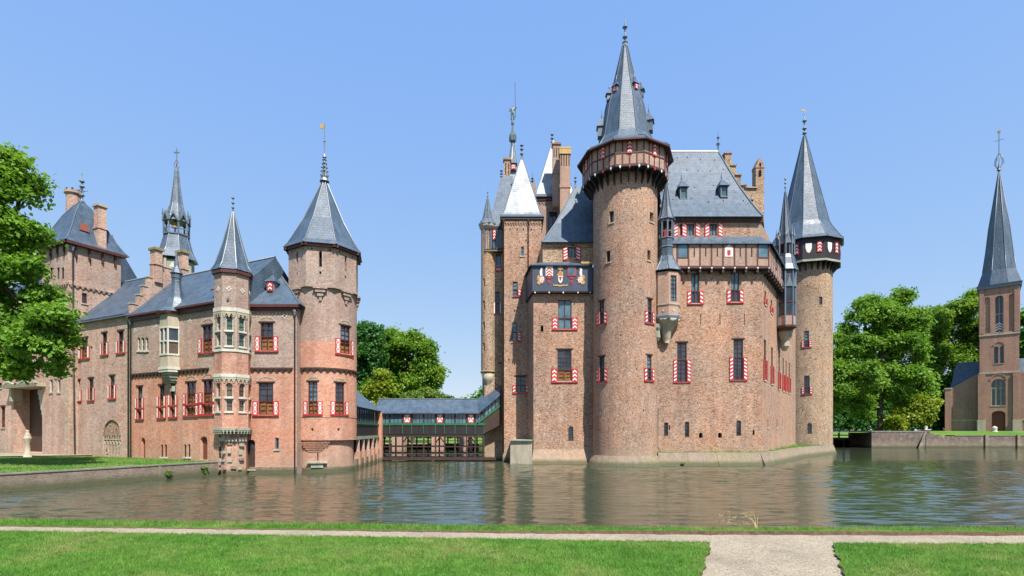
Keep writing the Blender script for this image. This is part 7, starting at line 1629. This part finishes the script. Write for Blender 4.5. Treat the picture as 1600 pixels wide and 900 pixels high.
# right bank
tree("lime_tree", "huge bright green tree right of the far round tower", (PX(1375, 106), 106, 2.5), lobes_px(106, [(1395, 490, 34, 34), (1350, 500, 32, 34), (1425, 510, 28, 40), (1325, 545, 30, 36), (1375, 540, 40, 40), (1420, 560, 34, 40), (1340, 590, 40, 34), (1400, 600, 44, 36), (1438, 600, 20, 36), (1310, 600, 22, 40), (1365, 478, 22, 22), (1412, 468, 18, 18), (1340, 635, 30, 22)]), "leaf_bright", 105000, .56, .75, clump=1.25, seed=41, group="trees on the far right bank")
tree("ash_tree", "tall green tree between the huge bright tree and the church", (PX(1490, 128), 128, 3), lobes_px(128, [(1510, 475, 26, 24), (1480, 505, 28, 30), (1520, 515, 30, 40), (1470, 550, 26, 40), (1500, 570, 34, 46), (1465, 600, 24, 40), (1545, 560, 26, 60), (1452, 560, 20, 40), (1460, 520, 20, 26), (1525, 470, 18, 18), (1460, 640, 22, 30), (1500, 630, 26, 30)]), "leaf_ash", 80000, .66, .6, clump=1.5, seed=43, group="trees on the far right bank")
tree("copper_beech", "dark reddish tree top peeping out between two green trees", (PX(1449, 140), 140, 3), lobes_px(140, [(1450, 500, 12, 16), (1475, 510, 14, 16), (1450, 540, 14, 30)]), "leaf_copper", 6000, .9, .5, seed=45, group="trees on the far right bank")
tree("golden_shrub", "drooping yellow-green shrub behind the far moat wall", (PX(1425, 103.5), 103.5, 2.8), lobes_px(103.5, [(1440, 640, 17, 24), (1415, 650, 17, 20), (1398, 658, 13, 14), (1448, 628, 12, 14)]), "leaf_lime", 18000, .5, .15, cat="shrub", seed=47, droop=.3)
tree("edge_tree", "green tree cut by the right edge behind the church", (PX(1612, 130), 130, 3), lobes_px(130, [(1605, 510, 22, 26), (1620, 550, 30, 40), (1600, 575, 16, 40)]), "leaf_mid", 9000, .95, .5, seed=49, group="trees on the far right bank")
tree("woodland_tree", "background tree behind huge bright tree, nearest the round tower", (PX(1330, 150), 150, 3), lobes_px(150, [(1330, 570, 34, 40), (1310, 610, 26, 40), (1360, 600, 40, 50)]), "leaf_dark", 12000, 1.1, .6, seed=51, group="trees on the far right bank")

def reed():
    x, y = gp(1183, 826, .6); b = thing("reed_plant", "dry straw-coloured reed stalks leaning over the water's edge", "plant", (x, y, .6)); rr = random.Random(2); m = MB("straw")
    for k in range(5):
        dx = rr.uniform(-.35, -.05) if k < 4 else .06; h = rr.uniform(.25, .5); m.tube([(x + rr.uniform(-.05, .05), y, .6), (x + dx * .5, y + .05, .6 + h * .6), (x + dx * 1.2, y + .1, .6 + h)], .007, 4, .003)
    m.build("stalk", b)["kind"] = "stuff"; m = MB("straw")
    for k in range(46):
        cx, cz = x - rr.uniform(.15, 1.15), .6 + rr.uniform(.12, .5); a = rr.uniform(0, 6.28); s = rr.uniform(.02, .06); m.tube([(cx, y + rr.uniform(-.1, .15), cz), (cx + s * math.cos(a) * 2, y + .02, cz + s * math.sin(a))], .006, 4)
    m.build("seed_heads", b)["kind"] = "stuff"
plain_mat("straw", (0.48, 0.38, 0.18), .8, .2)
reed()

def weed(c, s, seed, label):
    rg = np.random.default_rng(seed); b = thing("weed", label, "plant", tuple(c), "weeds on the quay walls"); n = 70
    C = np.array(c) + rg.normal(size=(n, 3)) * np.array([s, s, s * .7]) * .6; nd = rg.normal(size=(n, 3)); a = np.cross(nd, rg.normal(size=(n, 3))); a /= np.linalg.norm(a, axis=1)[:, None]; q = np.cross(a, nd); q /= np.linalg.norm(q, axis=1)[:, None]
    V = np.empty((n, 4, 3)); V[:, 0] = C - a * .09; V[:, 1] = C + q * .06; V[:, 2] = C + a * .09; V[:, 3] = C - q * .06
    o = np_mesh("leaf_tuft", V.reshape(-1, 3), 4, "leaf_ash", b, tuple(c)); o["kind"] = "stuff"; m = MB("bark"); m.tube([Vector(c) + Vector((-.05, .1, -.1)), Vector(c)], .02, 4); m.build("stem", b)
u_ = QF.hit(262)[0]; weed(QF.pt(u_, .42, .06), .16, 90, "small green weed on the quay wall below the lawn, left one")
u_ = QF.hit(318)[0]; weed(QF.pt(u_, .5, .06), .24, 91, "bushier green weed on the quay wall close to the corner turret")
weed(P(1067, 725, 49.9), .14, 70, "small green weed at the water's edge below the main castle block")
